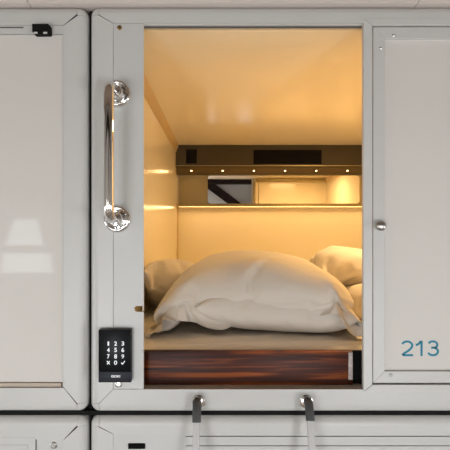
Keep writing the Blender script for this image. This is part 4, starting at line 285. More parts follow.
PILLOWS['C'] = ((0.56, 0.34, 34, 20, 0.0), [
 (1, [
0,-34,-33,-35,-35,-34,-35,-35,-35,-34,-35,-34,-35,-35,-35,-34,16,-7,-12,-11,-18,535,-25,-7,-27,1,-35,4,-39,7,-41,7,-42,8,-43,8,-41,7,-41,7,-41,8,-42,8,-43,8,-42,7,-41,7,-39,5,9,3,-13,4,-22,6,-22,4,
-19,535,-19,-11,-23,-7,-27,-2,-33,5,-39,11,-46,16,-50,16,-49,15,-47,14,-48,15,-49,15,-49,15,-49,14,-48,14,-42,8,1,7,-23,8,-32,8,-25,5,-10,521,-7,-25,-8,-23,-10,-19,-15,-10,-25,0,-34,10,-45,21,-53,23,-53,19,
-53,19,-53,22,-56,22,-54,20,-55,21,-30,-2,-16,10,-37,11,-35,9,-3,4,-10,491,14,-32,0,-34,1,-29,-4,-24,-10,-16,-18,-6,-29,13,-45,16,-46,28,-61,27,-60,26,-59,25,-56,22,-46,21,-47,14,-44,12,-38,10,-17,4,2,2,
-8,488,5,-39,10,-42,11,-30,-2,-25,-8,-19,-14,-15,-19,-4,-29,19,-50,22,-54,31,-65,33,-60,27,-59,25,-57,24,-56,23,-51,19,-34,10,-15,3,1,1,-5,472,7,-42,16,-40,12,-42,11,-37,5,-30,-3,-15,-18,-5,-28,5,-39,29,
-58,31,-64,33,-65,32,-65,31,-63,30,-60,26,-50,20,-33,10,-13,1,-1,0,0,452,12,-38,15,-51,24,-43,14,-38,8,-33,1,-25,-7,-18,-15,4,-37,24,-57,34,-67,36,-69,36,-68,34,-65,32,-60,27,-49,19,-30,9,-11,1,-1,1,
-1,429,21,-48,26,-48,23,-58,31,-45,15,-43,12,-35,3,-16,-17,0,-33,18,-51,37,-70,39,-71,38,-70,36,-66,33,-60,27,-47,18,-26,7,-9,1,-1,0,0,416,16,-40,22,-55,33,-53,27,-61,32,-42,12,-29,-3,-23,-10,4,-37,21,
-54,39,-71,41,-73,40,-71,37,-67,34,-59,27,-46,18,-23,7,-9,0,1,-1,0,397,18,-48,32,-53,33,-62,38,-55,28,-60,30,-43,12,-16,-16,-5,-28,24,-57,40,-73,43,-74,42,-73,39,-67,34,-59,27,-43,16,-20,6,-4,-3,0,0,
0,372,25,-55,41,-62,44,-65,44,-53,27,-60,32,-35,4,-22,-10,4,-37,20,-53,43,-75,45,-76,43,-72,39,-67,34,-58,26,-39,14,-14,2,-6,-1,5,-3,-1,347,28,-58,47,-52,37,-50,32,-50,27,-59,33,-36,5,-11,-21,9,-42,29,
-61,44,-75,46,-77,44,-73,40,-67,34,-56,24,-35,12,-15,5,-1,-5,1,3,3,325,20,-57,49,-56,45,-52,36,-46,27,-57,33,-36,7,-17,-16,7,-39,27,-59,46,-76,46,-76,44,-74,41,-67,34,-55,24,-32,11,-10,7,-10,12,-4,-8,
0,314,10,-47,43,-65,55,-60,49,-60,45,-52,31,-51,25,-25,-8,-1,-30,19,-50,27,-58,45,-75,44,-73,40,-66,34,-52,21,-26,9,-13,17,-7,-3,-6,10,-10,296,-2,-33,26,-58,54,-64,56,-66,57,-66,51,-58,36,-40,12,-16,-16,2,
-34,10,-41,28,-58,44,-74,41,-65,33,-48,17,-24,11,-4,7,-14,0,11,-9,1,262,-4,-5,-2,-33,31,-65,57,-67,64,-73,57,-64,68,-72,40,-45,13,-18,-13,-10,-22,30,-61,45,-75,42,-64,31,-46,14,-17,9,-10,5,-5,-2,10,6,
8,209,-3,15,-19,-15,15,-47,36,-67,78,-86,114,-123,102,-106,72,-65,32,-40,8,-32,0,17,-49,43,-75,42,-62,30,-41,9,-6,11,-18,16,-12,-2,17,-19,0,202,-9,15,-19,24,-11,-23,35,-70,97,-128,145,-155,127,-104,71,-88,55,-68,
34,-53,20,-8,-24,39,-72,41,-45,13,-24,-10,-8,10,-8,11,6,-4,-14,22,-22,170,11,-1,8,3,20,-33,55,-84,111,-137,136,-166,137,-121,89,-117,83,-84,51,-48,14,14,-46,18,-51,32,-54,25,-20,-12,-1,26,-12,18,-34,39,-35,20,
-24,195,18,-34,30,-51,76,-55,79,-113,135,-166,144,-163,134,-137,106,-134,101,-78,44,-25,-9,20,-53,33,-66,36,-68,35,-35,1,14,3,-17,46,-47,22,-14,3,-11,176,26,-46,69,-80,106,-102,128,-128,128,-166,142,-130,104,-130,101,-131,99,-102,
68,-40,7,-11,-20,31,-64,33,-51,18,-31,7,-11,10,-9,42,-41,8,-2,-4,-4,183,31,-50,78,-81,111,-135,150,-162,140,-123,100,-132,109,-105,82,-101,69,-76,43,-57,25,8,-41,14,-20,-1,-24,1,-16,-1,-6,-8,9,21,-26,-5,3,23,
-15,190,31,-62,87,-95,123,-129,105,-116,92,-83,60,-92,70,-98,79,-71,56,-78,46,-48,20,10,-16,1,-15,-8,-18,-6,-13,-14,4,-27,23,6,-9,-18,27,10,0,164,40,-45,81,-81,110,-119,99,-116,88,-118,89,-109,78,-101,67,-45,31,-57,
47,-51,42,-51,41,-29,8,-41,16,-28,7,-18,5,-36,31,-39,44,-44,59,-24,36,157,19,-36,49,-86,120,-101,99,-133,100,-105,81,-91,57,-72,66,-58,45,-74,66,-64,53,-62,47,-72,49,-51,26,-36,12,-41,26,-56,55,-37,45,-64,81,-43,
12,185,-21,-8,33,-66,97,-99,114,-134,110,-87,50,-77,80,-86,74,-80,70,-71,64,-71,60,-64,42,-71,47,-47,21,-51,30,-57,44,-68,75,-58,55,-85,58,-44,18,213,-30,-7,34,-45,59,-60,90,-106,89,-77,63,-92,89,-101,95,-80,70,-69,
59,-77,58,-76,54,-82,58,-59,34,-71,58,-80,68,-70,57,-60,32,-65,38,-38,18,221,-17,14,-12,-22,58,-80,76,-60,55,-42,50,-81,101,-130,123,-129,105,-114,105,-79,59,-85,65,-70,47,-76,51,-82,67,-77,64,-63,31,-53,22,-55,30,-40,
17,258,-17,2,-16,-12,0,-24,43,-23,49,-73,87,-95,71,-100,122,-110,97,-106,83,-112,92,-74,61,-72,51,-80,57,-84,71,-73,39,-54,21,-45,15,-48,24,-45,17,288,-31,-8,10,-28,12,-23,27,-37,65,-87,63,-45,51,-73,103,-112,98,-130,
114,-120,96,-108,95,-106,88,-94,75,-89,55,-75,41,-64,32,-44,17,-42,11,-41,13,286,3,-16,3,-20,28,-33,35,-64,45,-52,67,-54,47,-79,62,-92,97,-85,86,-95,81,-94,76,-84,67,-79,52,-81,50,-63,29,-55,21,-51,19,-45,20,-45,
13,292,23,-8,6,-30,33,-65,70,-65,40,-57,50,-73,47,-48,24,-47,40,-58,73,-106,93,-95,75,-60,36,-46,37,-52,28,-61,31,-57,26,-48,14,-34,1,-22,-8,304,25,-45,18,-34,66,-47,41,-61,10,-17,22,-23,35,-65,26,-43,14,-40,
30,-50,43,-50,31,-52,28,-50,45,-57,42,-53,30,-32,-1,-18,-2,-20,-12,-12,-21,286,21,-31,23,6,-24,-25,19,-29,-41,-18,-8,-19,-25,-4,-9,-12,-20,-26,-24,-20,
 ]),
 (2, [
1046,1039,-11,-5,-1,0,0,-2,-6,-6,-2,-1,-1,-2,-4,-6,-33,-60,-61,-60,-60,178,206,-5,-3,-19,-3,-17,1,-13,-5,-7,-2,-1,-3,0,2,1,-6,6,1,-11,-7,-2,-1,-2,0,-1,2,6,-13,-3,-29,-30,-31,-31,-28,-27,-30,-27,
-21,215,209,-16,-3,-16,-3,-17,-4,-18,-3,-18,-2,-16,-2,-6,2,4,-9,9,-1,-11,-9,-8,-3,-4,2,-3,2,3,-18,7,-30,-31,-30,-29,-25,-21,-23,0,-20,218,212,-17,-3,-17,-4,-17,-4,-16,-4,-17,-3,-19,-2,-19,2,-15,-11,4,
-7,4,-6,-15,-5,-8,7,-4,-4,-6,-31,12,-25,-31,-22,-16,-20,-3,-19,12,-21,204,215,-12,-3,-11,-4,-17,-4,-16,-5,-18,-4,-19,-3,-17,2,-17,-11,-19,-9,-6,-8,-7,-8,-5,9,4,-24,-24,-20,-9,-17,-10,-17,4,-18,12,-19,13,
-21,205,213,-16,0,-13,-3,-18,-5,-17,-5,-18,-5,-15,-4,-19,1,-19,-10,-16,-10,-19,-5,-9,-14,-9,-11,-8,-10,-9,-12,-3,-14,0,-17,7,-18,12,-19,13,-22,204,212,-16,2,-14,-2,-18,-4,-17,-5,-18,-6,-18,-6,-19,-4,-18,-4,-19,
-11,-16,-10,-12,-9,-8,-9,-8,-11,-6,-12,-3,-14,2,-17,8,-18,12,-20,14,-21,200,209,-22,4,-10,-1,-15,-3,-18,-5,-18,-6,-17,-6,-19,-6,-19,-7,-18,-8,-18,-8,-12,-9,-8,-10,-8,-11,-5,-12,-2,-15,3,-17,9,-18,13,-19,14,
-22,194,207,-22,5,-19,0,-9,-2,-12,-4,-18,-6,-18,-6,-19,-6,-18,-8,-19,-7,-19,-9,-11,-9,-9,-10,-7,-11,-5,-13,-1,-15,4,-17,10,-17,14,-19,14,-22,191,203,-24,6,-18,2,-19,-1,-8,-4,-13,-5,-20,-6,-16,-7,-18,-7,-18,
-8,-19,-9,-13,-9,-8,-10,-6,-12,-5,-13,-1,-15,5,-17,12,-17,13,-19,15,-22,187,199,-28,8,-15,3,-20,0,-17,-3,-10,-5,-15,-6,-15,-6,-17,-8,-17,-8,-19,-9,-12,-9,-8,-11,-7,-12,-4,-13,0,-15,6,-17,13,-17,13,-19,15,
-21,181,193,-30,9,-16,5,-14,2,-16,-2,-10,-4,-16,-6,-15,-7,-18,-7,-16,-9,-19,-9,-13,-10,-8,-11,-5,-11,-5,-14,1,-15,8,-17,12,-17,14,-19,16,-21,171,185,-28,12,-9,7,-15,4,-16,-1,-11,-3,-16,-5,-16,-7,-18,-8,-17,
-9,-18,-9,-13,-11,-8,-10,-5,-12,-4,-14,1,-16,9,-16,13,-17,15,-19,15,-21,155,174,-18,16,-11,10,-11,5,-13,2,-12,-2,-16,-5,-17,-7,-17,-8,-18,-9,-18,-10,-12,-10,-9,-11,-4,-12,-4,-14,2,-16,10,-16,14,-18,12,-18,17,
-21,143,162,-13,18,-27,12,-4,9,-20,5,6,0,-21,-4,-10,-7,-17,-10,-18,-9,-23,-10,-6,-10,-10,-11,-3,-13,-3,-14,1,-16,12,-16,13,-17,13,-18,17,-20,133,142,-20,9,-19,24,-14,14,-16,11,-16,4,11,-1,-13,-13,-14,-7,-20,
-9,-23,-10,-5,-10,-7,-10,-2,-13,-2,-15,1,-15,13,-17,14,-18,11,-18,17,-17,114,102,-38,21,-12,28,-8,14,-17,-15,-15,23,3,22,-14,-7,-11,-8,4,-9,-24,-9,4,-9,-6,-11,-4,-13,-2,-15,0,-15,14,-18,13,-17,13,-18,13,
-21,89,75,-21,31,-17,2,-14,22,-15,21,-13,8,-13,24,-10,0,14,-5,1,-6,-23,-8,10,-8,-3,-9,-4,-14,-3,-15,-1,-16,13,-16,13,-18,14,-18,13,-24,41,46,-5,29,-35,27,-11,27,-1,-5,13,25,-15,18,0,5,7,0,-24,
-4,1,-5,4,-7,12,-6,-4,-19,-2,-16,-4,-11,13,-15,13,-18,14,-21,7,-20,22,37,-28,29,-2,21,-33,18,19,-7,21,32,-7,15,-5,9,-16,3,3,-1,5,-3,-7,-7,6,1,6,-20,4,-11,-3,-13,6,-17,11,-19,11,-18,17,
-20,4,3,-19,8,-24,23,-8,22,-5,25,18,26,28,16,-14,12,-11,6,6,3,-7,0,6,-2,2,-5,10,-10,2,-14,0,-10,4,-19,9,-17,3,-18,20,-19,8,2,-23,-25,-20,22,-31,18,2,34,7,23,26,21,12,17,-5,9,-12,
4,7,-2,-14,-14,27,-7,2,20,3,-7,6,-15,5,-17,9,-17,-4,-18,22,-19,6,-37,-23,-18,-26,11,-21,30,-5,26,-15,24,19,25,32,25,-29,11,15,-2,10,-12,-7,5,21,6,6,23,12,-6,6,-14,5,-16,9,-15,-5,-18,10,
-22,-34,-41,-26,-13,-26,-23,-12,20,30,21,-12,24,5,24,10,27,16,27,13,-10,10,17,-6,-1,4,21,9,18,19,-3,13,-10,5,-15,10,-16,-4,-22,4,-23,-81,-93,-31,4,-2,17,-1,17,17,19,1,17,20,12,16,6,6,27,21,
32,11,-5,-26,14,24,26,1,14,18,2,17,-9,1,-14,1,-21,14,-26,4,-27,-131,-104,6,30,0,-2,14,26,-14,-10,23,26,-13,-1,19,31,31,31,16,20,-30,3,24,27,23,23,5,10,18,8,17,-6,5,-17,-9,-22,23,-28,-2,
-16,-147,-122,29,27,4,9,6,23,-20,-19,-14,10,20,20,30,30,-13,10,33,21,-23,29,34,26,-2,23,33,17,16,3,14,-8,19,-28,-9,-6,2,-26,12,-10,-155,-151,-11,23,38,32,-25,-14,-16,28,29,-22,17,34,-24,28,23,7,30,
31,-8,28,25,26,20,24,12,21,9,-15,22,-16,16,-4,15,-12,4,-7,11,-9,-170,-152,-20,13,10,7,23,-18,-29,38,21,7,-8,2,11,24,23,25,22,31,3,28,23,27,14,25,18,22,16,-13,22,-15,13,0,24,-3,5,-7,11,
-8,-198,-177,-3,-21,-2,29,-12,20,18,-20,29,30,-15,13,19,20,-1,31,20,26,19,28,28,31,17,27,15,25,16,-16,16,3,24,-1,18,-3,13,-8,11,-5,-212,-232,-6,13,5,17,-21,30,30,-18,25,21,-16,25,2,15,26,31,-4,
30,31,24,29,31,18,30,21,28,9,3,26,0,14,-2,24,-6,20,-3,11,-4,-205,-253,-29,31,-25,-18,2,20,22,22,36,9,-5,26,-4,-2,10,31,10,34,23,32,20,29,32,30,30,22,17,15,19,8,23,4,18,-2,17,-5,22,
-1,-262,-297,-15,35,6,21,12,-8,-21,12,31,1,25,15,10,22,-2,31,28,28,-2,32,30,28,29,22,31,28,27,24,6,19,22,14,27,7,27,0,17,-2,-321,-328,-2,25,17,-5,18,-5,-3,10,14,49,42,29,19,11,-22,11,13,
16,28,29,25,29,28,21,19,26,30,29,30,25,21,12,26,29,27,12,20,5,-339,-383,-9,25,41,42,22,44,51,9,23,58,58,50,46,53,59,59,52,49,46,
 ]),
 (2, [
349,356,16,6,-9,-11,-9,-7,-6,-6,-8,-9,-7,-6,-6,-5,10,24,24,24,18,-25,-9,11,8,-12,2,-7,-6,-4,1,-4,-3,-4,-3,-5,-9,-4,3,-5,-6,-1,2,-4,-2,-2,-4,-3,-6,-5,5,-2,12,12,11,12,8,12,8,13,
-20,1,3,-9,8,-8,7,-9,1,-9,-1,-8,-2,-5,-4,-4,-10,-5,7,-5,-3,-2,4,-1,-1,-2,-5,-1,-6,-4,9,-6,12,13,9,11,2,13,-18,24,-25,13,17,-3,11,-6,8,-10,4,-15,2,-14,-1,-15,-3,-13,-10,-5,10,-4,
3,-4,2,-1,0,-1,-8,-1,-1,0,10,-8,13,12,-4,14,-14,19,-26,29,-26,31,28,-26,15,7,10,-14,7,-11,3,-13,2,-14,-1,-21,-10,-8,11,-18,6,-3,2,-2,4,-1,-10,1,7,-1,8,4,-1,3,-14,18,-26,25,-26,29,
-27,32,32,-6,19,-11,14,-22,10,-12,7,-11,4,-8,2,-15,-9,-23,9,-11,7,-15,-2,-3,14,-2,0,1,0,0,-4,6,-12,11,-23,20,-26,26,-27,29,-28,37,35,-4,23,-21,17,-8,14,-14,9,-13,8,-20,5,-14,-1,-14,-2,-23,
12,-11,4,-6,4,-2,-4,0,-4,3,-10,6,-17,14,-23,21,-26,27,-27,29,-30,43,39,-17,24,0,20,-23,16,-15,12,-14,10,-14,8,-11,5,-23,3,-21,4,-15,-1,-6,-1,-2,-5,0,-8,4,-12,7,-19,15,-24,22,-26,27,-27,30,
-31,54,42,-18,26,-21,21,1,18,-25,14,-9,11,-14,9,-22,6,-19,3,-21,1,-20,-1,-6,-4,-2,-6,1,-10,3,-14,8,-19,16,-25,23,-26,28,-27,30,-32,53,45,-21,27,-7,23,-20,19,-1,16,-25,13,-19,9,-13,5,-24,3,-19,
0,-21,-2,-7,-5,-1,-8,0,-11,4,-15,9,-21,17,-25,24,-26,28,-27,31,-32,56,46,-10,28,-24,25,-9,21,-21,18,-2,13,-23,10,-26,6,-17,2,-24,-1,-20,-4,-8,-7,-1,-9,1,-12,4,-16,9,-22,18,-25,26,-26,28,-28,30,
-32,66,48,-3,29,-25,26,-22,23,-25,19,-1,16,-25,10,-21,6,-24,1,-20,-3,-22,-5,-8,-8,-2,-10,2,-13,4,-17,10,-23,19,-26,26,-26,28,-27,31,-32,83,49,-12,29,-31,27,-26,25,-21,21,-4,18,-25,11,-24,6,-23,0,-22,
-5,-20,-7,-8,-9,-2,-11,2,-13,5,-18,11,-24,20,-26,26,-26,28,-28,30,-32,73,51,8,29,-31,27,-28,26,-26,24,-6,20,-25,14,-24,5,-23,-2,-23,-8,-21,-8,-9,-10,-3,-11,4,-14,5,-19,11,-25,22,-25,27,-27,29,-27,28,
-31,65,52,13,28,-13,27,-30,27,-22,26,-28,23,-15,17,-27,3,-23,-8,-23,-8,-5,-8,-26,-10,-7,-11,5,-15,6,-21,11,-25,24,-25,27,-25,28,-27,29,-33,58,57,9,31,8,22,-26,26,-25,27,-24,25,-26,22,-26,-11,-26,-4,-20,
-7,5,-8,-26,-8,-25,-11,6,-16,6,-22,12,-25,24,-25,28,-26,26,-26,29,-32,64,67,-11,26,8,19,7,27,-24,26,-25,17,-28,20,-25,-4,-27,-5,-28,-7,6,-7,-27,-8,-25,-10,-1,-18,6,-22,10,-26,26,-25,27,-26,28,-27,27,
-29,73,77,-29,18,5,30,5,21,5,21,-25,14,-26,8,-27,-1,-25,-3,-27,-4,-4,-5,-24,-7,-27,-7,6,-20,-7,-23,9,-25,26,-25,28,-26,25,-24,32,-25,82,80,-35,21,-12,16,2,17,1,16,-1,14,-24,4,-21,2,-24,-1,-17,
-2,-23,-3,-27,-4,-22,-4,11,-24,-10,-23,-1,-22,27,-26,27,-22,29,-21,31,-31,80,73,-25,19,-31,15,-9,17,6,17,4,9,-15,4,-25,3,4,1,-29,-1,-28,-2,-14,-5,-15,3,-22,-14,14,-27,-11,-25,20,-22,28,-21,29,-28,26,
-30,77,80,-28,31,-15,9,-26,10,-3,5,7,2,1,4,-27,4,13,1,-21,1,-23,0,-26,0,-24,-3,-8,-2,0,-26,0,-24,25,-22,13,-27,22,-27,26,-30,90,86,-24,14,-25,10,-16,12,-30,-1,6,3,15,3,5,5,-16,2,-26,
1,-16,0,-27,-2,-14,-2,11,16,-1,-25,-20,-26,28,-26,7,-27,12,-28,26,-30,86,75,-25,16,-23,16,10,3,-28,2,-24,2,10,2,8,3,-5,3,-25,0,-23,2,-5,-3,-4,28,-22,1,19,-26,-23,-26,25,-26,7,-27,15,-29,22,
-29,82,80,2,22,-21,-6,-27,13,-10,11,-30,7,-10,0,11,-9,25,-11,-21,3,-27,3,-13,28,-25,19,20,-11,-14,-24,-10,-26,20,-27,10,-27,20,-26,3,-27,121,96,-19,-8,-32,9,-28,19,-24,-1,15,-2,-16,-5,-17,-3,23,-11,-1,
8,-26,27,-18,25,-19,4,-4,-15,23,-23,-22,-26,-8,-27,28,-24,27,-21,8,-25,100,71,-31,18,-9,-12,-21,17,-3,-4,-27,-1,-25,-2,21,8,-11,-4,-5,23,-14,27,-19,12,10,-6,-30,-18,22,-19,1,-26,-13,-26,24,-24,15,-16,-3,
-18,95,65,-2,3,-10,-9,-27,14,-21,-10,-21,0,11,24,-13,-9,-26,27,8,21,-20,12,8,-2,-19,-6,-7,-12,-1,-23,-1,-26,12,-17,25,-30,-16,3,28,-26,69,39,4,0,-4,4,-23,9,-22,4,3,13,-15,6,-3,10,-14,27,-14,
8,-25,1,-3,-2,-1,-5,27,-8,1,-24,-2,-24,-27,-27,26,15,-12,-23,30,-28,96,52,-31,-30,-15,-5,0,22,-13,-5,-24,28,18,24,8,14,-19,-4,-20,9,-19,0,-1,-1,-25,-4,7,-7,6,-24,21,-24,-26,12,11,-15,-10,-23,29,
-26,96,54,-34,-26,15,-11,-24,15,-20,0,-5,17,27,19,-2,13,-28,5,-23,-1,-5,1,-7,2,-22,-2,12,-5,-13,-23,26,4,-15,-10,-15,-16,4,-23,24,-21,90,76,8,-28,-29,-23,-22,-4,16,0,-7,12,19,21,-24,10,-14,4,-2,
4,-7,-3,-14,3,-21,0,-22,-1,26,-5,-8,-8,19,-12,-18,-19,-14,-15,16,-21,100,89,-9,-20,-17,-22,-32,-34,2,21,0,26,31,-17,9,20,-12,-12,-27,2,-22,0,-20,1,-10,0,-8,-3,7,-2,21,-4,4,-6,1,-13,-13,-20,-14,
-15,91,85,7,2,-23,-34,-8,-37,-29,-10,23,40,-1,-7,24,12,-21,-4,-5,-10,-10,0,-15,2,-5,10,-10,-16,-15,-4,-8,-3,3,-2,7,-5,8,-11,-19,-17,120,72,-29,-10,11,3,-25,-47,-19,-14,-20,17,25,17,8,0,-24,-11,-11,
22,6,-16,20,0,-5,11,-16,-19,-12,-12,-10,-5,-24,-2,12,-4,5,-5,-14,-10,95,67,-16,-23,-15,-15,-33,20,18,-4,13,-13,-17,10,-9,-36,-28,-16,-8,-7,15,
 ]),
])
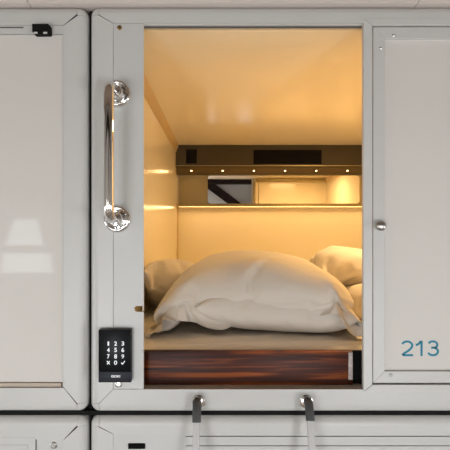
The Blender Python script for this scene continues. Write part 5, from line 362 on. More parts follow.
PILLOWS['E'] = ((0.6, 0.5, 34, 26, 0.04), [
 (2, [
975,1007,37,11,11,10,9,9,8,6,11,5,-3,1,13,-11,-31,-15,-15,-17,-18,-20,-19,-16,-12,-34,-62,74,109,-1,12,7,13,6,-1,6,4,11,8,-2,0,2,3,3,4,7,7,-7,-1,2,1,12,4,-17,12,-5,-25,-4,-11,13,
-8,-17,-8,-6,-9,-12,-9,-3,-2,-14,-16,-1,-1,-19,-22,-15,-23,-15,-5,104,109,-1,0,-4,5,2,4,2,4,2,2,3,4,3,3,7,5,-8,-1,-2,3,-2,4,11,8,-14,7,-5,-27,-3,-9,2,-9,6,-8,-17,-7,-1,-7,-13,
-1,-9,-17,-9,-14,-9,-11,-8,-5,-1,-6,103,108,-1,0,-4,0,-3,2,0,2,-1,2,0,2,-1,4,-1,0,0,2,-1,2,2,9,-10,12,-2,-18,-3,-14,-3,-7,-2,-4,-3,-10,6,-4,-12,-10,-8,-8,-5,-4,-6,-14,-5,-5,-3,
-5,-1,-6,102,107,-2,1,-3,0,-3,-1,-2,1,-1,1,-1,2,-2,-1,-2,1,-2,0,-2,3,-2,15,-3,-10,-2,-10,-3,-7,-4,-6,-3,-6,-3,-3,-4,-9,-4,-7,-3,-7,-4,-8,-4,-5,-4,-4,-2,-5,-1,-6,101,105,-1,3,-3,
-1,-4,0,-2,-1,-2,-1,-1,0,-2,0,-1,0,-2,-1,-2,1,-2,14,-3,-11,-2,-7,-3,-7,-3,-4,-4,-6,-3,-3,-4,-8,-4,-6,-3,-6,-4,-5,-4,-4,-3,-5,-2,-5,-1,-6,100,105,-1,2,-3,0,-3,-1,-3,-1,-1,-1,-2,
-1,-1,-1,-2,0,-1,-3,-2,-1,-3,10,-2,-4,-3,-9,-3,-7,-3,-4,-3,-5,-4,-4,-3,-5,-4,-5,-4,-5,-4,-4,-4,-4,-3,-5,-2,-5,0,-6,100,105,-3,1,-2,1,-3,-1,-2,-2,-2,-1,-2,-2,-1,-1,-2,-2,-1,0,-3,
-4,-2,-2,-2,-1,-3,1,-3,-8,-3,-3,-3,-4,-3,-5,-4,-4,-4,-4,-4,-4,-4,-4,-3,-4,-3,-5,-2,-5,0,-6,99,104,-2,2,-3,0,-3,-1,-2,-1,-2,-2,-1,-2,-2,-1,-1,-2,-2,-2,-3,-2,-2,-3,-3,-3,-2,-2,-3,
-3,-3,-4,-3,-3,-3,-4,-4,-4,-3,-4,-4,-4,-4,-3,-4,-4,-3,-5,-1,-5,-1,-6,100,103,-2,2,-3,0,-3,-1,-3,-1,-2,-2,-1,-2,-2,-2,-2,-2,-2,-2,-2,-2,-2,-2,-3,-3,-2,-3,-3,-3,-3,-3,-3,-4,-3,-3,-4,
-4,-3,-3,-4,-4,-4,-4,-4,-4,-2,-4,-2,-5,0,-6,99,102,-2,3,-3,0,-3,-1,-3,-2,-1,-2,-2,-2,-2,-2,-2,-2,-2,-2,-2,-2,-2,-3,-3,-2,-2,-3,-3,-3,-3,-3,-3,-4,-3,-3,-4,-4,-3,-3,-4,-4,-3,-3,-4,
-4,-3,-4,-1,-5,0,-6,95,102,0,2,-1,0,-4,-1,-2,-2,-2,-2,-2,-2,-2,-2,-2,-2,-2,-2,-2,-2,-3,-3,-2,-2,-3,-3,-3,-3,-2,-3,-3,-4,-3,-3,-4,-3,-3,-4,-3,-3,-4,-4,-3,-3,-3,-4,-1,-5,0,-5,95,
98,-1,4,-1,0,-3,-1,-3,-2,-2,-1,-2,-2,-2,-3,-2,-2,-2,-2,-3,-2,-2,-3,-2,-2,-3,-3,-3,-3,-2,-3,-3,-4,-3,-3,-4,-3,-3,-4,-3,-3,-3,-3,-4,-4,-3,-4,-1,-4,0,-5,96,98,-1,3,-2,1,-3,-1,-2,
-2,-2,-2,-3,-2,-2,-2,-2,-3,-2,-2,-3,-2,-2,-3,-3,-3,-2,-2,-3,-3,-3,-3,-3,-4,-2,-3,-4,-3,-3,-3,-3,-4,-3,-3,-3,-4,-3,-3,-1,-4,0,-5,96,95,-1,1,-3,4,-2,0,-3,-2,-2,-2,-2,-2,-3,-2,-2,
-3,-2,-2,-3,-2,-2,-3,-3,-3,-3,-2,-2,-3,-3,-3,-3,-4,-3,-3,-3,-3,-3,-3,-3,-4,-3,-3,-3,-3,-3,-4,0,-4,0,-4,96,95,-1,0,-3,2,-3,-1,-2,1,-3,-2,-2,-2,-3,-2,-2,-3,-2,-2,-3,-2,-3,-3,-2,
-3,-3,-3,-3,-2,-2,-3,-3,-4,-3,-3,-3,-3,-3,-3,-2,-3,-3,-4,-3,-3,-3,-4,-1,-4,1,-3,96,95,-1,0,-3,0,-3,0,-3,0,-2,-1,-3,-2,-3,-2,-2,-3,-3,-2,-2,-3,-3,-2,-3,-3,-2,-3,-3,-3,-2,-2,-3,
-4,-3,-3,-3,-3,-2,-3,-3,-3,-3,-4,-3,-3,-2,-4,-1,-3,1,-3,96,95,-2,0,-2,0,-3,-1,-3,-1,-3,0,-3,-2,-2,-2,-3,-3,-3,-2,-2,-3,-3,-2,-3,-3,-2,-3,-3,-3,-3,-3,-2,-3,-3,-3,-3,-3,-2,-3,-3,
-3,-3,-3,-2,-4,-3,-3,0,-3,1,-3,95,94,-1,0,-3,0,-3,0,-3,-1,-3,-2,-3,-1,-3,-2,-2,-3,-3,-2,-2,-3,-3,-2,-3,-3,-3,-3,-2,-3,-3,-3,-3,-3,-2,-3,-3,-3,-2,-3,-3,-3,-2,-3,-3,-3,-2,-3,-1,
-3,3,-2,94,92,-2,0,-2,0,-3,0,-3,-1,-3,-2,-3,-1,-3,-3,-3,-2,-3,-2,-3,-3,-3,-3,-2,-2,-3,-3,-3,-3,-2,-3,-3,-3,-2,-3,-3,-3,-2,-3,-3,-3,-2,-3,-2,-3,-2,-2,-1,-3,1,-2,96,92,-2,0,-2,
0,-3,-1,-4,-1,-3,-2,-3,-1,-3,-3,-3,-2,-3,-3,-3,-2,-3,-3,-2,-3,-3,-2,-3,-3,-2,-3,-3,-3,-2,-3,-3,-3,-2,-3,-2,-3,-2,-2,-3,-3,-2,-3,0,-2,1,-3,96,93,-2,0,-3,-2,-3,-2,-3,0,-4,-1,-3,
-2,-3,-2,-3,-2,-3,-3,-3,-2,-3,-3,-3,-3,-2,-3,-3,-2,-2,-3,-3,-3,-2,-3,-3,-3,-2,-3,-2,-3,-2,-3,-2,-3,-2,-3,-1,-2,2,-1,97,93,-3,-1,-4,-2,-2,-2,-4,-1,-3,0,-4,-2,-3,-2,-3,-2,-3,-3,-3,
-3,-3,-3,-3,-2,-3,-3,-2,-3,-3,-2,-2,-3,-2,-3,-3,-3,-2,-3,-2,-3,-2,-5,-2,-3,-1,0,-1,-2,2,-1,97,91,-3,-2,-4,0,-3,-1,-3,-1,-4,-1,-3,-2,-4,-2,-3,-3,-3,-3,-3,-2,-3,-3,-3,-3,-3,-2,-2,
-3,-3,-3,-2,-2,-2,-3,-3,-3,-2,-3,-2,-4,-1,-4,-2,-2,-2,-2,-1,-1,3,0,97,90,-4,-2,-3,1,-3,-2,-4,-1,-4,-1,-3,-2,-4,-3,-3,-2,-3,-3,-4,-3,-3,-3,-2,-2,-3,-3,-3,-3,-2,-2,-2,-3,-3,-2,-2,
-3,-2,-3,-1,-4,-2,-4,-2,-2,-1,-5,-1,-2,3,3,95,91,-3,-2,-2,0,-3,0,-4,-2,-4,-1,-4,-2,-4,-3,-3,-3,-3,-3,-4,-2,-3,-3,-3,-3,-2,-3,-3,-2,-2,-3,-2,-2,-3,-3,-2,-2,-1,-3,-2,-4,-2,-4,-1,
-4,-1,-4,-2,0,3,0,94,93,-1,-1,-2,0,-3,-1,-5,-1,-4,-2,-4,-3,-3,-3,-4,-3,-4,-3,-3,-3,-3,-2,-3,-3,-2,-3,-3,-3,-2,-2,-2,-2,-3,-3,-2,-2,-1,-3,-2,-3,-2,-4,-1,-4,-1,-3,-1,-2,0,0,97,
95,-1,-1,-3,-1,-2,-1,-5,-1,-4,-3,-5,-2,-4,-4,-3,-3,-4,-3,-3,-3,-3,-2,-3,-3,-3,-3,-2,-3,-2,-2,-3,-2,-2,-3,-2,-2,-1,-2,-2,-3,-1,-4,-1,-4,-1,-3,-2,-2,1,0,96,96,-1,-1,-2,-1,-3,-1,-4,
-2,-5,-3,-4,-4,-4,-3,-4,-4,-4,-3,-3,-3,-4,-3,-2,-5,-3,0,-2,-3,-2,-2,-3,-2,-2,-2,-2,-2,-1,-2,-2,-2,-1,-4,-1,-3,-1,-4,-1,-1,-2,-1,99,97,-2,-1,-1,-1,-3,-2,-4,-3,-5,-4,-5,-4,-4,-4,-4,
-3,-4,-4,-3,-6,-3,-1,-3,-6,-3,1,-2,-2,-2,-2,-2,-2,-3,-1,-2,-2,-1,-1,-1,-2,-1,-3,-1,-3,-1,-4,-2,-2,-2,-1,100,98,-2,-1,-1,-1,-3,-3,-5,-4,-4,-4,-5,-5,-4,-5,-4,-7,-4,-2,-4,-4,-3,-10,-3,
4,-2,-5,-3,1,-2,-1,-2,-2,-2,-4,-2,3,-2,-1,-1,-1,-1,-1,-1,-3,-1,-3,-1,-4,-2,0,100,99,-2,-1,-1,-2,-4,-5,-4,-6,-5,-5,-4,-6,-4,-9,-4,-2,-4,-8,-4,-2,-3,-12,-3,5,-3,-2,-2,-5,-2,4,-2,
-1,-2,-4,-2,3,-2,1,-2,0,-1,0,-1,0,0,-3,-2,-4,-1,-1,99,101,-1,-1,-2,-7,-5,-7,-5,-7,-6,-13,-5,-2,-5,-6,-5,-10,-4,-2,-4,-8,-3,-3,-3,-10,-2,7,-3,-2,-4,-7,-2,7,-1,2,-2,0,-1,-3,0,
6,0,2,0,2,0,1,0,-3,-3,-2,102,102,-1,-10,-8,-9,-9,-10,-16,-16,-5,-3,-7,-7,-12,-11,-2,-2,-7,-11,-8,-1,-1,-11,-1,3,-1,0,-8,-3,2,-8,-1,8,-7,3,3,-3,3,7,1,2,-3,-1,9,9,5,4,4,
5,3,-3,102,89,-30,-28,-24,-20,-20,-19,-14,-12,-13,-9,-7,-9,-7,-3,0,-1,1,4,5,6,8,9,12,17,19,84,69,-17,-9,-9,-16,-15,-5,-6,-14,-14,-8,-8,-1,-1,-2,-7,-7,-6,-7,-6,-9,-6,-5,-3,3,3,1,0,0,
-1,-2,-2,-3,-2,-5,-6,6,3,2,5,1,0,-4,-3,9,10,11,11,4,5,0,81,63,-19,-2,-10,-13,-10,-13,-8,-3,-8,-11,-6,-5,-5,2,-4,-11,-5,-4,-4,-4,-5,-4,-3,-3,-3,-3,-3,4,-2,-8,-2,-2,-2,2,-1,-2,
1,1,0,0,1,7,3,5,7,15,7,-4,6,4,
 ]),
 (1, [
236,23,39,39,39,40,39,39,40,39,39,39,40,39,37,30,38,39,39,38,39,38,39,38,40,25,23,-947,19,-4,42,-3,40,-1,41,-2,41,-3,42,-2,41,-2,41,-2,42,-3,41,-2,42,-3,42,-4,43,-8,44,-5,34,5,32,5,
34,2,36,3,36,1,37,3,37,0,35,4,35,-1,34,3,29,8,13,-932,17,-2,32,-3,43,-4,43,-4,44,-5,44,-5,44,-5,44,-5,43,-5,45,-6,45,-6,45,-7,44,-8,47,-8,34,6,32,7,31,7,31,4,35,4,35,2,
37,1,34,4,32,7,31,7,22,5,12,-918,16,0,28,-4,39,-5,45,-6,45,-6,45,-7,46,-7,46,-7,46,-7,46,-7,46,-7,44,-7,42,-3,36,3,33,6,33,6,32,7,31,7,32,5,33,5,33,5,34,5,31,7,28,6,
20,4,11,-906,17,3,22,-5,38,-5,43,-6,44,-6,45,-6,45,-6,45,-7,46,-7,46,-7,46,-7,38,0,37,2,35,4,33,6,33,6,32,7,32,7,31,7,31,7,32,6,32,6,31,6,25,8,17,-1,15,-894,19,-7,27,-6,
37,-6,42,-5,43,-5,44,-6,45,-6,44,-5,44,-5,44,-6,45,-6,38,1,35,4,34,5,34,4,34,5,33,6,33,6,32,6,32,7,32,6,31,6,29,8,23,8,15,4,8,-881,14,-3,25,-7,37,-7,42,-6,43,-5,43,-5,
43,-4,43,-4,42,-3,41,-3,42,-3,38,1,37,1,36,3,35,4,34,4,35,4,34,4,34,5,34,4,33,5,32,6,28,8,22,9,7,9,9,-873,14,1,20,-9,38,-9,43,-7,42,-4,42,-3,41,-2,40,-2,40,-1,40,-2,
39,0,39,-1,39,0,38,0,37,2,36,2,36,3,35,3,35,4,34,4,33,6,30,7,26,10,19,10,10,1,12,-863,13,-5,24,-10,41,-13,44,-8,43,-5,42,-3,40,-1,39,-1,39,0,39,-1,39,0,38,0,38,0,38,1,
37,1,37,1,37,2,36,2,36,2,35,4,33,5,30,8,23,13,17,11,9,6,6,-854,11,-6,25,-13,41,-13,45,-9,44,-5,41,-3,40,-1,39,-1,39,0,38,0,38,0,38,0,38,1,38,0,38,0,38,1,37,1,37,1,
36,2,35,4,32,6,29,9,23,13,15,12,3,12,4,-845,14,-10,23,-15,42,-14,46,-10,45,-6,41,-2,39,-1,38,0,38,0,38,1,37,1,38,0,38,0,38,0,38,0,38,1,37,1,37,1,36,2,35,3,32,7,28,11,
21,14,13,14,1,12,4,-828,-3,3,15,-16,43,-17,48,-11,45,-6,41,-2,39,-1,38,0,38,0,38,0,38,0,38,1,37,1,38,0,38,0,38,0,38,0,37,1,36,2,35,3,32,7,28,11,19,16,11,15,4,3,10,-836,
18,-19,29,-16,42,-19,49,-12,46,-7,41,-2,39,-1,38,0,38,0,38,0,38,0,38,0,38,0,38,0,38,0,38,0,38,0,37,1,37,1,35,3,31,8,27,11,18,19,8,17,4,9,2,-836,16,-16,35,-14,38,-21,50,-12,
44,-6,41,-3,40,-2,39,-1,38,0,38,0,38,0,38,0,38,0,39,-1,39,-1,38,0,38,0,38,0,37,1,36,2,32,7,22,16,13,25,6,17,3,12,1,-835,25,-26,49,-34,50,-27,53,-14,44,-6,41,-3,39,-1,38,0,
38,0,38,0,38,0,38,0,38,0,38,0,38,0,38,-1,39,-1,38,0,38,0,35,4,29,9,25,13,17,21,-3,26,-4,20,1,-833,15,-17,40,-28,60,-35,62,-24,47,-8,40,-2,39,-1,38,0,38,-1,38,0,38,0,38,0,
38,0,38,0,39,-1,38,0,38,0,38,0,37,1,35,3,31,7,21,17,12,27,2,21,0,15,-1,-829,14,-15,36,-28,53,-27,56,-17,51,-12,40,-3,39,-1,38,0,38,0,38,0,38,0,38,0,38,-1,39,-1,39,-1,39,-1,
39,-1,38,0,37,1,35,3,31,7,25,14,15,23,3,21,-4,17,0,-828,16,-13,30,-28,55,-27,53,-14,45,-7,41,-3,39,-1,38,0,38,0,38,-1,38,0,38,0,38,0,39,-1,39,-1,38,-1,39,-1,39,-1,37,1,35,3,
30,9,25,13,14,25,3,22,-4,14,1,-820,16,-29,45,-34,49,-22,52,-13,45,-7,44,-6,41,-3,38,0,38,0,38,0,38,0,38,0,38,-1,39,-1,39,-1,39,-1,39,-1,38,-1,37,1,34,4,33,6,26,12,17,22,3,23,
-6,12,5,-830,15,-13,31,-27,53,-25,53,-14,45,-6,41,-3,39,-1,38,-1,38,0,38,0,38,0,38,0,38,0,39,-1,39,-1,38,0,38,-1,39,-1,38,0,36,2,32,6,26,13,17,22,2,24,-3,15,-7,-827,13,-15,35,-23,
49,-23,54,-15,46,-7,43,-5,39,-1,38,0,38,0,38,0,38,0,38,0,38,-1,39,-1,39,-1,39,-1,39,-1,39,-1,38,0,36,1,30,8,26,13,18,21,-3,31,-10,21,0,-837,13,-16,36,-15,48,-27,58,-19,50,-12,41,-2,
39,-2,38,0,38,0,38,0,38,0,38,0,38,0,38,0,39,-1,39,-1,39,-1,38,0,38,-1,37,1,32,6,20,19,10,29,4,25,-5,12,3,-841,15,-15,37,-23,49,-21,52,-13,45,-7,40,-1,38,-1,38,0,38,0,38,0,
39,-1,39,-1,39,-1,39,-1,39,-1,39,-1,39,-1,39,-1,39,-1,37,1,30,8,27,11,19,20,5,26,-5,15,0,-846,26,-23,46,-33,50,-21,48,-9,42,-4,40,-1,38,-1,39,-1,39,-1,39,0,38,0,38,-1,39,0,38,0,
39,-1,39,-1,39,-1,39,-1,39,-1,38,-1,36,3,30,8,19,20,-6,38,-17,27,0,-848,16,-7,30,-25,54,-23,46,-7,41,-3,39,-1,39,-1,39,-1,39,0,38,0,38,0,38,0,39,-1,39,-1,39,-1,39,-1,40,-1,39,-1,
38,0,38,0,36,2,32,7,15,24,5,27,-4,12,-14,-823,9,-23,33,-18,46,-14,44,-5,41,-3,40,-1,39,-1,39,-1,39,0,38,0,38,0,39,-1,39,-1,39,0,39,-1,39,-1,39,-1,39,0,39,-1,38,0,37,1,34,5,
25,15,11,22,-8,4,10,-852,12,-15,32,-14,42,-10,43,-5,41,-2,40,-2,39,0,39,-1,39,-1,39,0,39,-1,39,0,38,0,39,-1,39,-1,40,-1,39,-1,39,0,38,0,38,0,38,1,34,5,28,11,16,18,1,7,5,-871,
18,-12,29,-12,42,-9,43,-4,41,-2,39,-1,39,0,39,-1,39,0,38,0,39,-1,39,0,39,-1,39,0,39,-1,39,0,39,-1,39,-1,39,0,38,0,38,1,35,4,30,9,20,15,6,0,13,-885,15,3,19,-9,40,-6,42,-4,
41,-2,40,-1,39,-1,40,-1,39,-1,40,-1,39,-1,40,-1,39,0,38,0,39,0,38,0,39,0,39,0,38,0,39,0,38,1,36,3,32,7,23,12,7,9,10,-902,20,-6,27,-7,40,-5,42,-4,41,-2,41,-2,40,-1,40,-2,
40,-1,40,-1,39,-1,40,-1,39,0,38,1,38,0,39,0,38,1,38,1,38,1,38,0,38,1,37,2,34,5,28,7,16,5,12,-917,17,-3,31,-5,40,-5,42,-3,41,-3,42,-3,42,-3,41,-2,41,-2,40,-1,40,-2,39,0,
38,1,38,1,38,1,38,1,37,2,37,2,37,2,37,2,37,2,37,2,35,4,30,5,22,2,16,-934,19,-2,33,-4,40,-3,42,-4,42,-3,42,-3,42,-3,41,-2,41,-2,40,-1,40,-1,38,1,37,2,37,2,37,2,36,3,
36,3,36,3,36,3,36,3,36,3,36,3,36,3,33,5,26,-5,24,-952,23,-2,35,-3,42,-3,42,-4,43,-4,40,-1,41,-2,40,-2,40,-1,40,-1,40,-1,40,0,37,2,36,3,37,2,36,3,36,3,36,3,36,3,36,3,
36,3,36,4,35,4,36,3,30,2,21,-971,27,-2,40,-1,40,-2,40,-4,40,-1,40,-1,40,-2,40,-1,40,-1,39,-1,40,0,38,1,38,1,38,1,39,0,38,2,36,2,38,2,37,2,37,2,37,2,38,1,37,2,37,2,
38,2,25,-992,37,36,38,37,39,37,39,39,39,39,39,39,39,39,39,40,39,39,40,39,39,39,40,38,39,38,-1008,40,-4,42,-4,40,-3,42,-3,40,-3,41,-3,43,-3,42,-3,42,-2,41,-2,40,-1,41,-2,41,-1,40,0,40,
-1,40,0,40,-1,40,0,39,0,39,1,39,0,39,1,37,1,36,2,37,2,38,-1011,39,-5,44,-6,43,-5,42,-3,43,-4,42,-3,42,-3,43,-3,40,-1,41,-2,41,-1,41,-2,41,-1,41,-1,40,-1,40,0,39,1,39,0,40,
0,39,0,40,0,38,1,39,0,35,4,36,3,36,
 ]),
 (2, [
154,151,-5,-4,-4,-3,-3,-3,-3,-3,-5,-4,-2,-4,-10,1,11,4,3,3,4,3,4,5,2,4,8,2,29,-34,-3,-2,-4,-2,2,-1,0,0,-3,-3,-1,-3,-2,-2,-2,-2,-4,-3,-1,-1,-2,-1,-3,-1,-8,0,10,0,3,4,
3,-1,1,2,2,2,1,2,-3,1,6,5,-1,0,4,3,4,3,-30,31,30,-33,23,-25,1,-4,-1,-4,0,-3,0,-2,-2,-3,-2,0,-3,-5,0,-3,-3,-2,-3,0,-6,-2,-5,0,11,1,3,4,3,4,2,-2,0,4,0,0,
-4,2,6,2,4,4,0,7,-24,26,-32,32,30,-34,27,-28,17,-17,3,-6,1,-6,0,-5,0,-5,-3,-3,0,-2,-2,-2,-2,1,-7,-8,-11,1,9,1,8,1,2,2,0,2,3,8,-2,-2,2,1,0,5,-4,6,4,9,-17,17,
-26,30,-34,32,30,-33,29,-32,21,-20,12,-11,4,-7,1,-7,-1,-5,3,-5,0,-4,-1,-4,-2,-2,-17,0,7,0,6,1,4,0,1,1,1,1,-4,2,3,3,-1,6,-1,8,0,8,-13,13,-21,20,-28,33,-35,32,29,-37,33,-31,
22,-22,16,-11,8,-10,5,-6,2,-6,2,-4,1,-1,1,0,-1,0,-15,0,8,0,4,0,2,0,-1,0,1,-1,-4,1,3,1,-3,6,-2,6,-10,10,-15,14,-23,23,-29,32,-37,33,32,-37,32,-32,24,-23,18,-13,11,-9,8,-6,
3,-3,3,0,1,-1,5,-1,3,1,-12,-2,-1,2,7,-1,3,0,-1,0,-2,0,-1,0,-4,0,-3,2,-7,7,-13,9,-16,14,-24,24,-32,34,-36,33,33,-36,32,-35,25,-24,19,-14,14,-8,9,-4,7,-1,4,-1,4,-1,-1,4,
9,-3,1,0,-4,2,-6,1,6,-1,-6,0,0,-3,-2,3,-4,-3,-7,1,-9,4,-14,9,-18,15,-24,25,-32,36,-38,32,33,-38,33,-35,23,-24,23,-15,14,-7,11,-1,8,-1,5,3,6,-1,2,-2,2,0,7,3,0,-4,-1,1,
-6,-1,-1,1,-5,2,-3,-2,-6,2,-7,-1,-11,0,-14,9,-22,15,-23,26,-32,34,-38,33,33,-39,33,-34,27,-25,21,-15,15,-5,12,1,9,1,6,-2,5,0,5,0,3,2,3,-2,2,1,-2,0,-3,2,-4,0,-3,-4,-6,4,
-6,-4,-9,3,-11,-2,-15,6,-21,16,-25,26,-35,34,-37,34,32,-40,36,-35,27,-25,21,-14,15,-2,14,2,9,-3,7,1,5,3,5,1,3,-1,2,-3,1,0,-1,4,-3,-4,-3,0,-4,2,-5,-2,-7,2,-9,-2,-13,0,-15,4,
-21,15,-27,26,-34,35,-37,34,34,-40,34,-36,27,-26,22,-12,17,0,13,-1,10,1,7,4,6,-4,4,0,3,-1,2,1,1,4,-1,-3,-2,-2,-3,4,-5,-4,-5,4,-8,-4,-9,2,-13,-1,-16,2,-22,14,-27,26,-33,36,-37,34,
30,-40,36,-35,28,-28,22,-8,16,0,17,-1,10,3,7,-2,6,-2,4,3,3,-2,2,4,0,0,-1,-4,-2,0,-3,4,-4,-5,-5,4,-8,-3,-9,1,-16,0,-16,-1,-23,13,-27,27,-32,35,-37,35,30,-40,34,-31,29,-32,24,-6,
19,-2,15,5,10,-5,8,0,5,3,4,-2,3,3,2,-2,0,-2,-1,1,-2,3,-3,-2,-4,-2,-5,5,-7,-4,-10,2,-14,-3,-23,1,-24,10,-24,28,-32,34,-37,36,27,-40,31,-34,33,-29,26,-2,22,-4,15,5,11,-4,7,2,
6,-2,4,2,2,-3,1,1,1,-1,-1,4,-2,1,-3,-4,-4,3,-5,-1,-7,0,-12,-2,-17,1,-16,0,-24,6,-32,29,-32,34,-33,37,32,-40,32,-35,21,-28,25,-3,29,-2,18,6,10,-6,7,1,6,3,3,-3,3,0,1,0,
0,2,-1,-1,-2,1,-3,-2,-3,0,-6,-1,-7,1,-12,3,-14,-3,-24,1,-24,5,-24,28,-33,34,-35,37,33,-39,32,-36,28,-27,24,-2,16,-2,23,5,12,-4,7,3,5,-4,3,1,2,4,1,0,1,-4,-1,0,-2,-1,-3,5,
-4,-1,-5,-3,-9,2,-10,-2,-15,1,-20,0,-24,3,-27,28,-34,35,-35,36,33,-38,34,-36,27,-26,26,-1,20,-2,16,4,11,-5,9,1,5,3,3,-1,2,2,1,-3,0,-2,-1,4,-1,0,-3,-2,-4,-2,-5,5,-9,-4,-11,2,
-18,-3,-16,2,-25,2,-26,28,-33,35,-36,33,31,-36,34,-35,33,-26,23,-3,19,3,10,-2,12,3,13,-1,5,-3,3,5,2,-4,0,-1,1,4,-1,-3,-1,0,-3,5,-4,-5,-5,4,-11,0,-13,-4,-10,1,-19,2,-24,-1,-27,27,
-34,36,-36,36,35,-37,34,-37,26,-26,25,2,20,-3,14,-1,12,5,6,-4,8,0,2,0,2,2,0,-2,1,3,-1,0,0,-3,-3,5,-3,-5,-6,1,-8,4,-11,-5,-15,1,-19,0,-23,0,-28,27,-32,35,-38,37,37,-37,33,-36,
27,-27,21,0,20,1,11,-2,16,5,8,-5,6,2,2,-2,2,2,0,-1,1,3,-1,-2,0,-2,-3,6,-3,-5,-5,2,-8,4,-11,-6,-20,0,-15,2,-22,-2,-31,26,-32,36,-34,37,37,-38,32,-32,20,-30,21,4,20,-1,23,-2,
9,5,10,-6,4,3,2,-2,2,1,1,-2,1,3,-1,-2,0,2,-3,-1,-3,1,-5,-2,-6,6,-11,-6,-17,0,-26,0,-23,1,-20,23,-32,37,-36,38,36,-39,31,-35,27,-24,22,2,20,-4,17,2,11,3,5,-5,4,3,2,-2,
2,-1,1,3,0,-2,0,2,-1,-3,-1,4,-4,-4,-4,1,-6,6,-11,-5,-20,-1,-14,2,-23,-1,-28,22,-31,36,-36,39,30,-39,30,-36,33,-23,26,1,18,-1,14,1,9,3,5,-5,4,3,2,-1,2,3,1,-4,1,2,0,0,
-1,-3,-2,5,-3,-2,-4,-2,-6,6,-8,-5,-15,-1,-17,1,-26,-1,-33,22,-32,36,-29,39,35,-38,30,-37,25,-23,29,2,17,1,12,1,7,-3,6,-1,3,2,2,4,2,-5,2,0,0,3,0,-4,-1,3,-1,-1,-4,-1,-3,0,
-6,5,-8,-4,-11,-1,-17,2,-29,-2,-24,21,-30,37,-39,35,36,-37,35,-35,27,-21,22,2,14,-2,12,0,7,0,4,5,4,0,2,-1,3,-5,0,3,2,1,-1,-4,0,3,-3,-2,-1,0,-6,0,-4,4,-8,-5,-10,1,-15,0,
-22,0,-27,20,-34,37,-37,38,37,-39,34,-33,26,-21,19,-2,14,1,9,2,7,1,4,-4,3,-1,3,1,1,0,2,0,0,3,0,-4,-1,3,-1,-2,-3,2,-4,-2,-4,3,-7,-2,-9,-1,-14,0,-20,1,-26,19,-33,37,-37,39,
36,-38,34,-33,24,-20,17,-6,13,1,8,-1,7,0,2,2,5,-2,0,5,3,0,2,1,0,-5,-1,0,0,2,-2,0,-2,-3,-4,5,-4,-4,-6,-1,-8,2,-13,-2,-18,4,-24,19,-32,36,-36,38,36,-34,32,-35,22,-19,15,-7,
12,-2,6,1,5,1,3,-2,1,3,3,-2,0,-1,2,1,-3,-1,4,4,-1,-1,-1,-2,-3,1,-2,-1,-3,2,-6,-1,-6,0,-12,-1,-16,6,-22,18,-33,34,-33,38,34,-35,32,-32,20,-16,13,-8,9,-6,4,0,4,0,2,1,
2,0,1,-1,-3,1,4,2,-5,0,6,-2,1,0,-1,0,-2,-1,-2,1,-4,0,-3,1,-6,-1,-9,3,-13,7,-21,18,-29,31,-34,37,35,-35,27,-27,18,-16,11,-7,5,-6,4,-4,1,-2,2,0,-3,0,3,0,0,0,-6,0,
6,0,-2,0,3,0,1,0,-2,0,-5,0,2,0,-2,0,-3,3,-6,7,-11,7,-18,15,-27,30,-32,35,33,-33,23,-24,15,-13,5,-7,3,-7,2,-4,0,-4,-2,-2,2,-2,-3,-1,1,0,-7,0,6,0,1,0,-1,0,4,1,
0,0,-5,2,3,2,-1,3,-3,4,-2,6,-5,6,-15,12,-23,30,-32,31,31,-31,20,-20,4,-7,2,-7,1,-2,-3,-4,2,-1,1,-1,-4,-2,1,-2,-3,-1,0,-1,-4,1,6,0,1,2,-2,1,3,1,1,1,0,1,-3,2,
2,2,-1,3,-3,5,-3,7,-19,21,-30,32,28,-28,2,-4,0,-3,0,0,-3,-3,1,-2,0,1,-2,-2,0,-1,-3,-1,0,-2,-3,-1,3,0,1,2,0,0,-2,1,4,2,1,1,-1,0,2,1,0,3,-2,-1,2,1,-1,3,
-1,5,-26,28,0,-2,-2,-2,-2,-3,-2,-1,-1,-1,-1,0,0,-1,0,1,1,2,1,1,2,1,1,2,2,2,-30,-34,-5,-2,-4,-5,-4,-2,-3,-5,-4,-3,-3,1,0,0,-3,-2,-2,-3,-1,-3,-2,-1,-1,3,2,2,1,1,
1,0,1,0,1,-1,0,4,2,2,3,2,2,0,1,6,5,5,4,2,4,1,-28,-34,-4,-2,-4,-4,-4,-3,-3,-2,-3,-4,-2,-1,-2,1,-1,-3,-2,-2,-1,-1,-1,-1,-1,1,0,1,0,2,1,-1,1,0,1,1,1,2,
2,2,2,2,2,3,2,3,4,8,4,-1,4,2,
 ]),
])
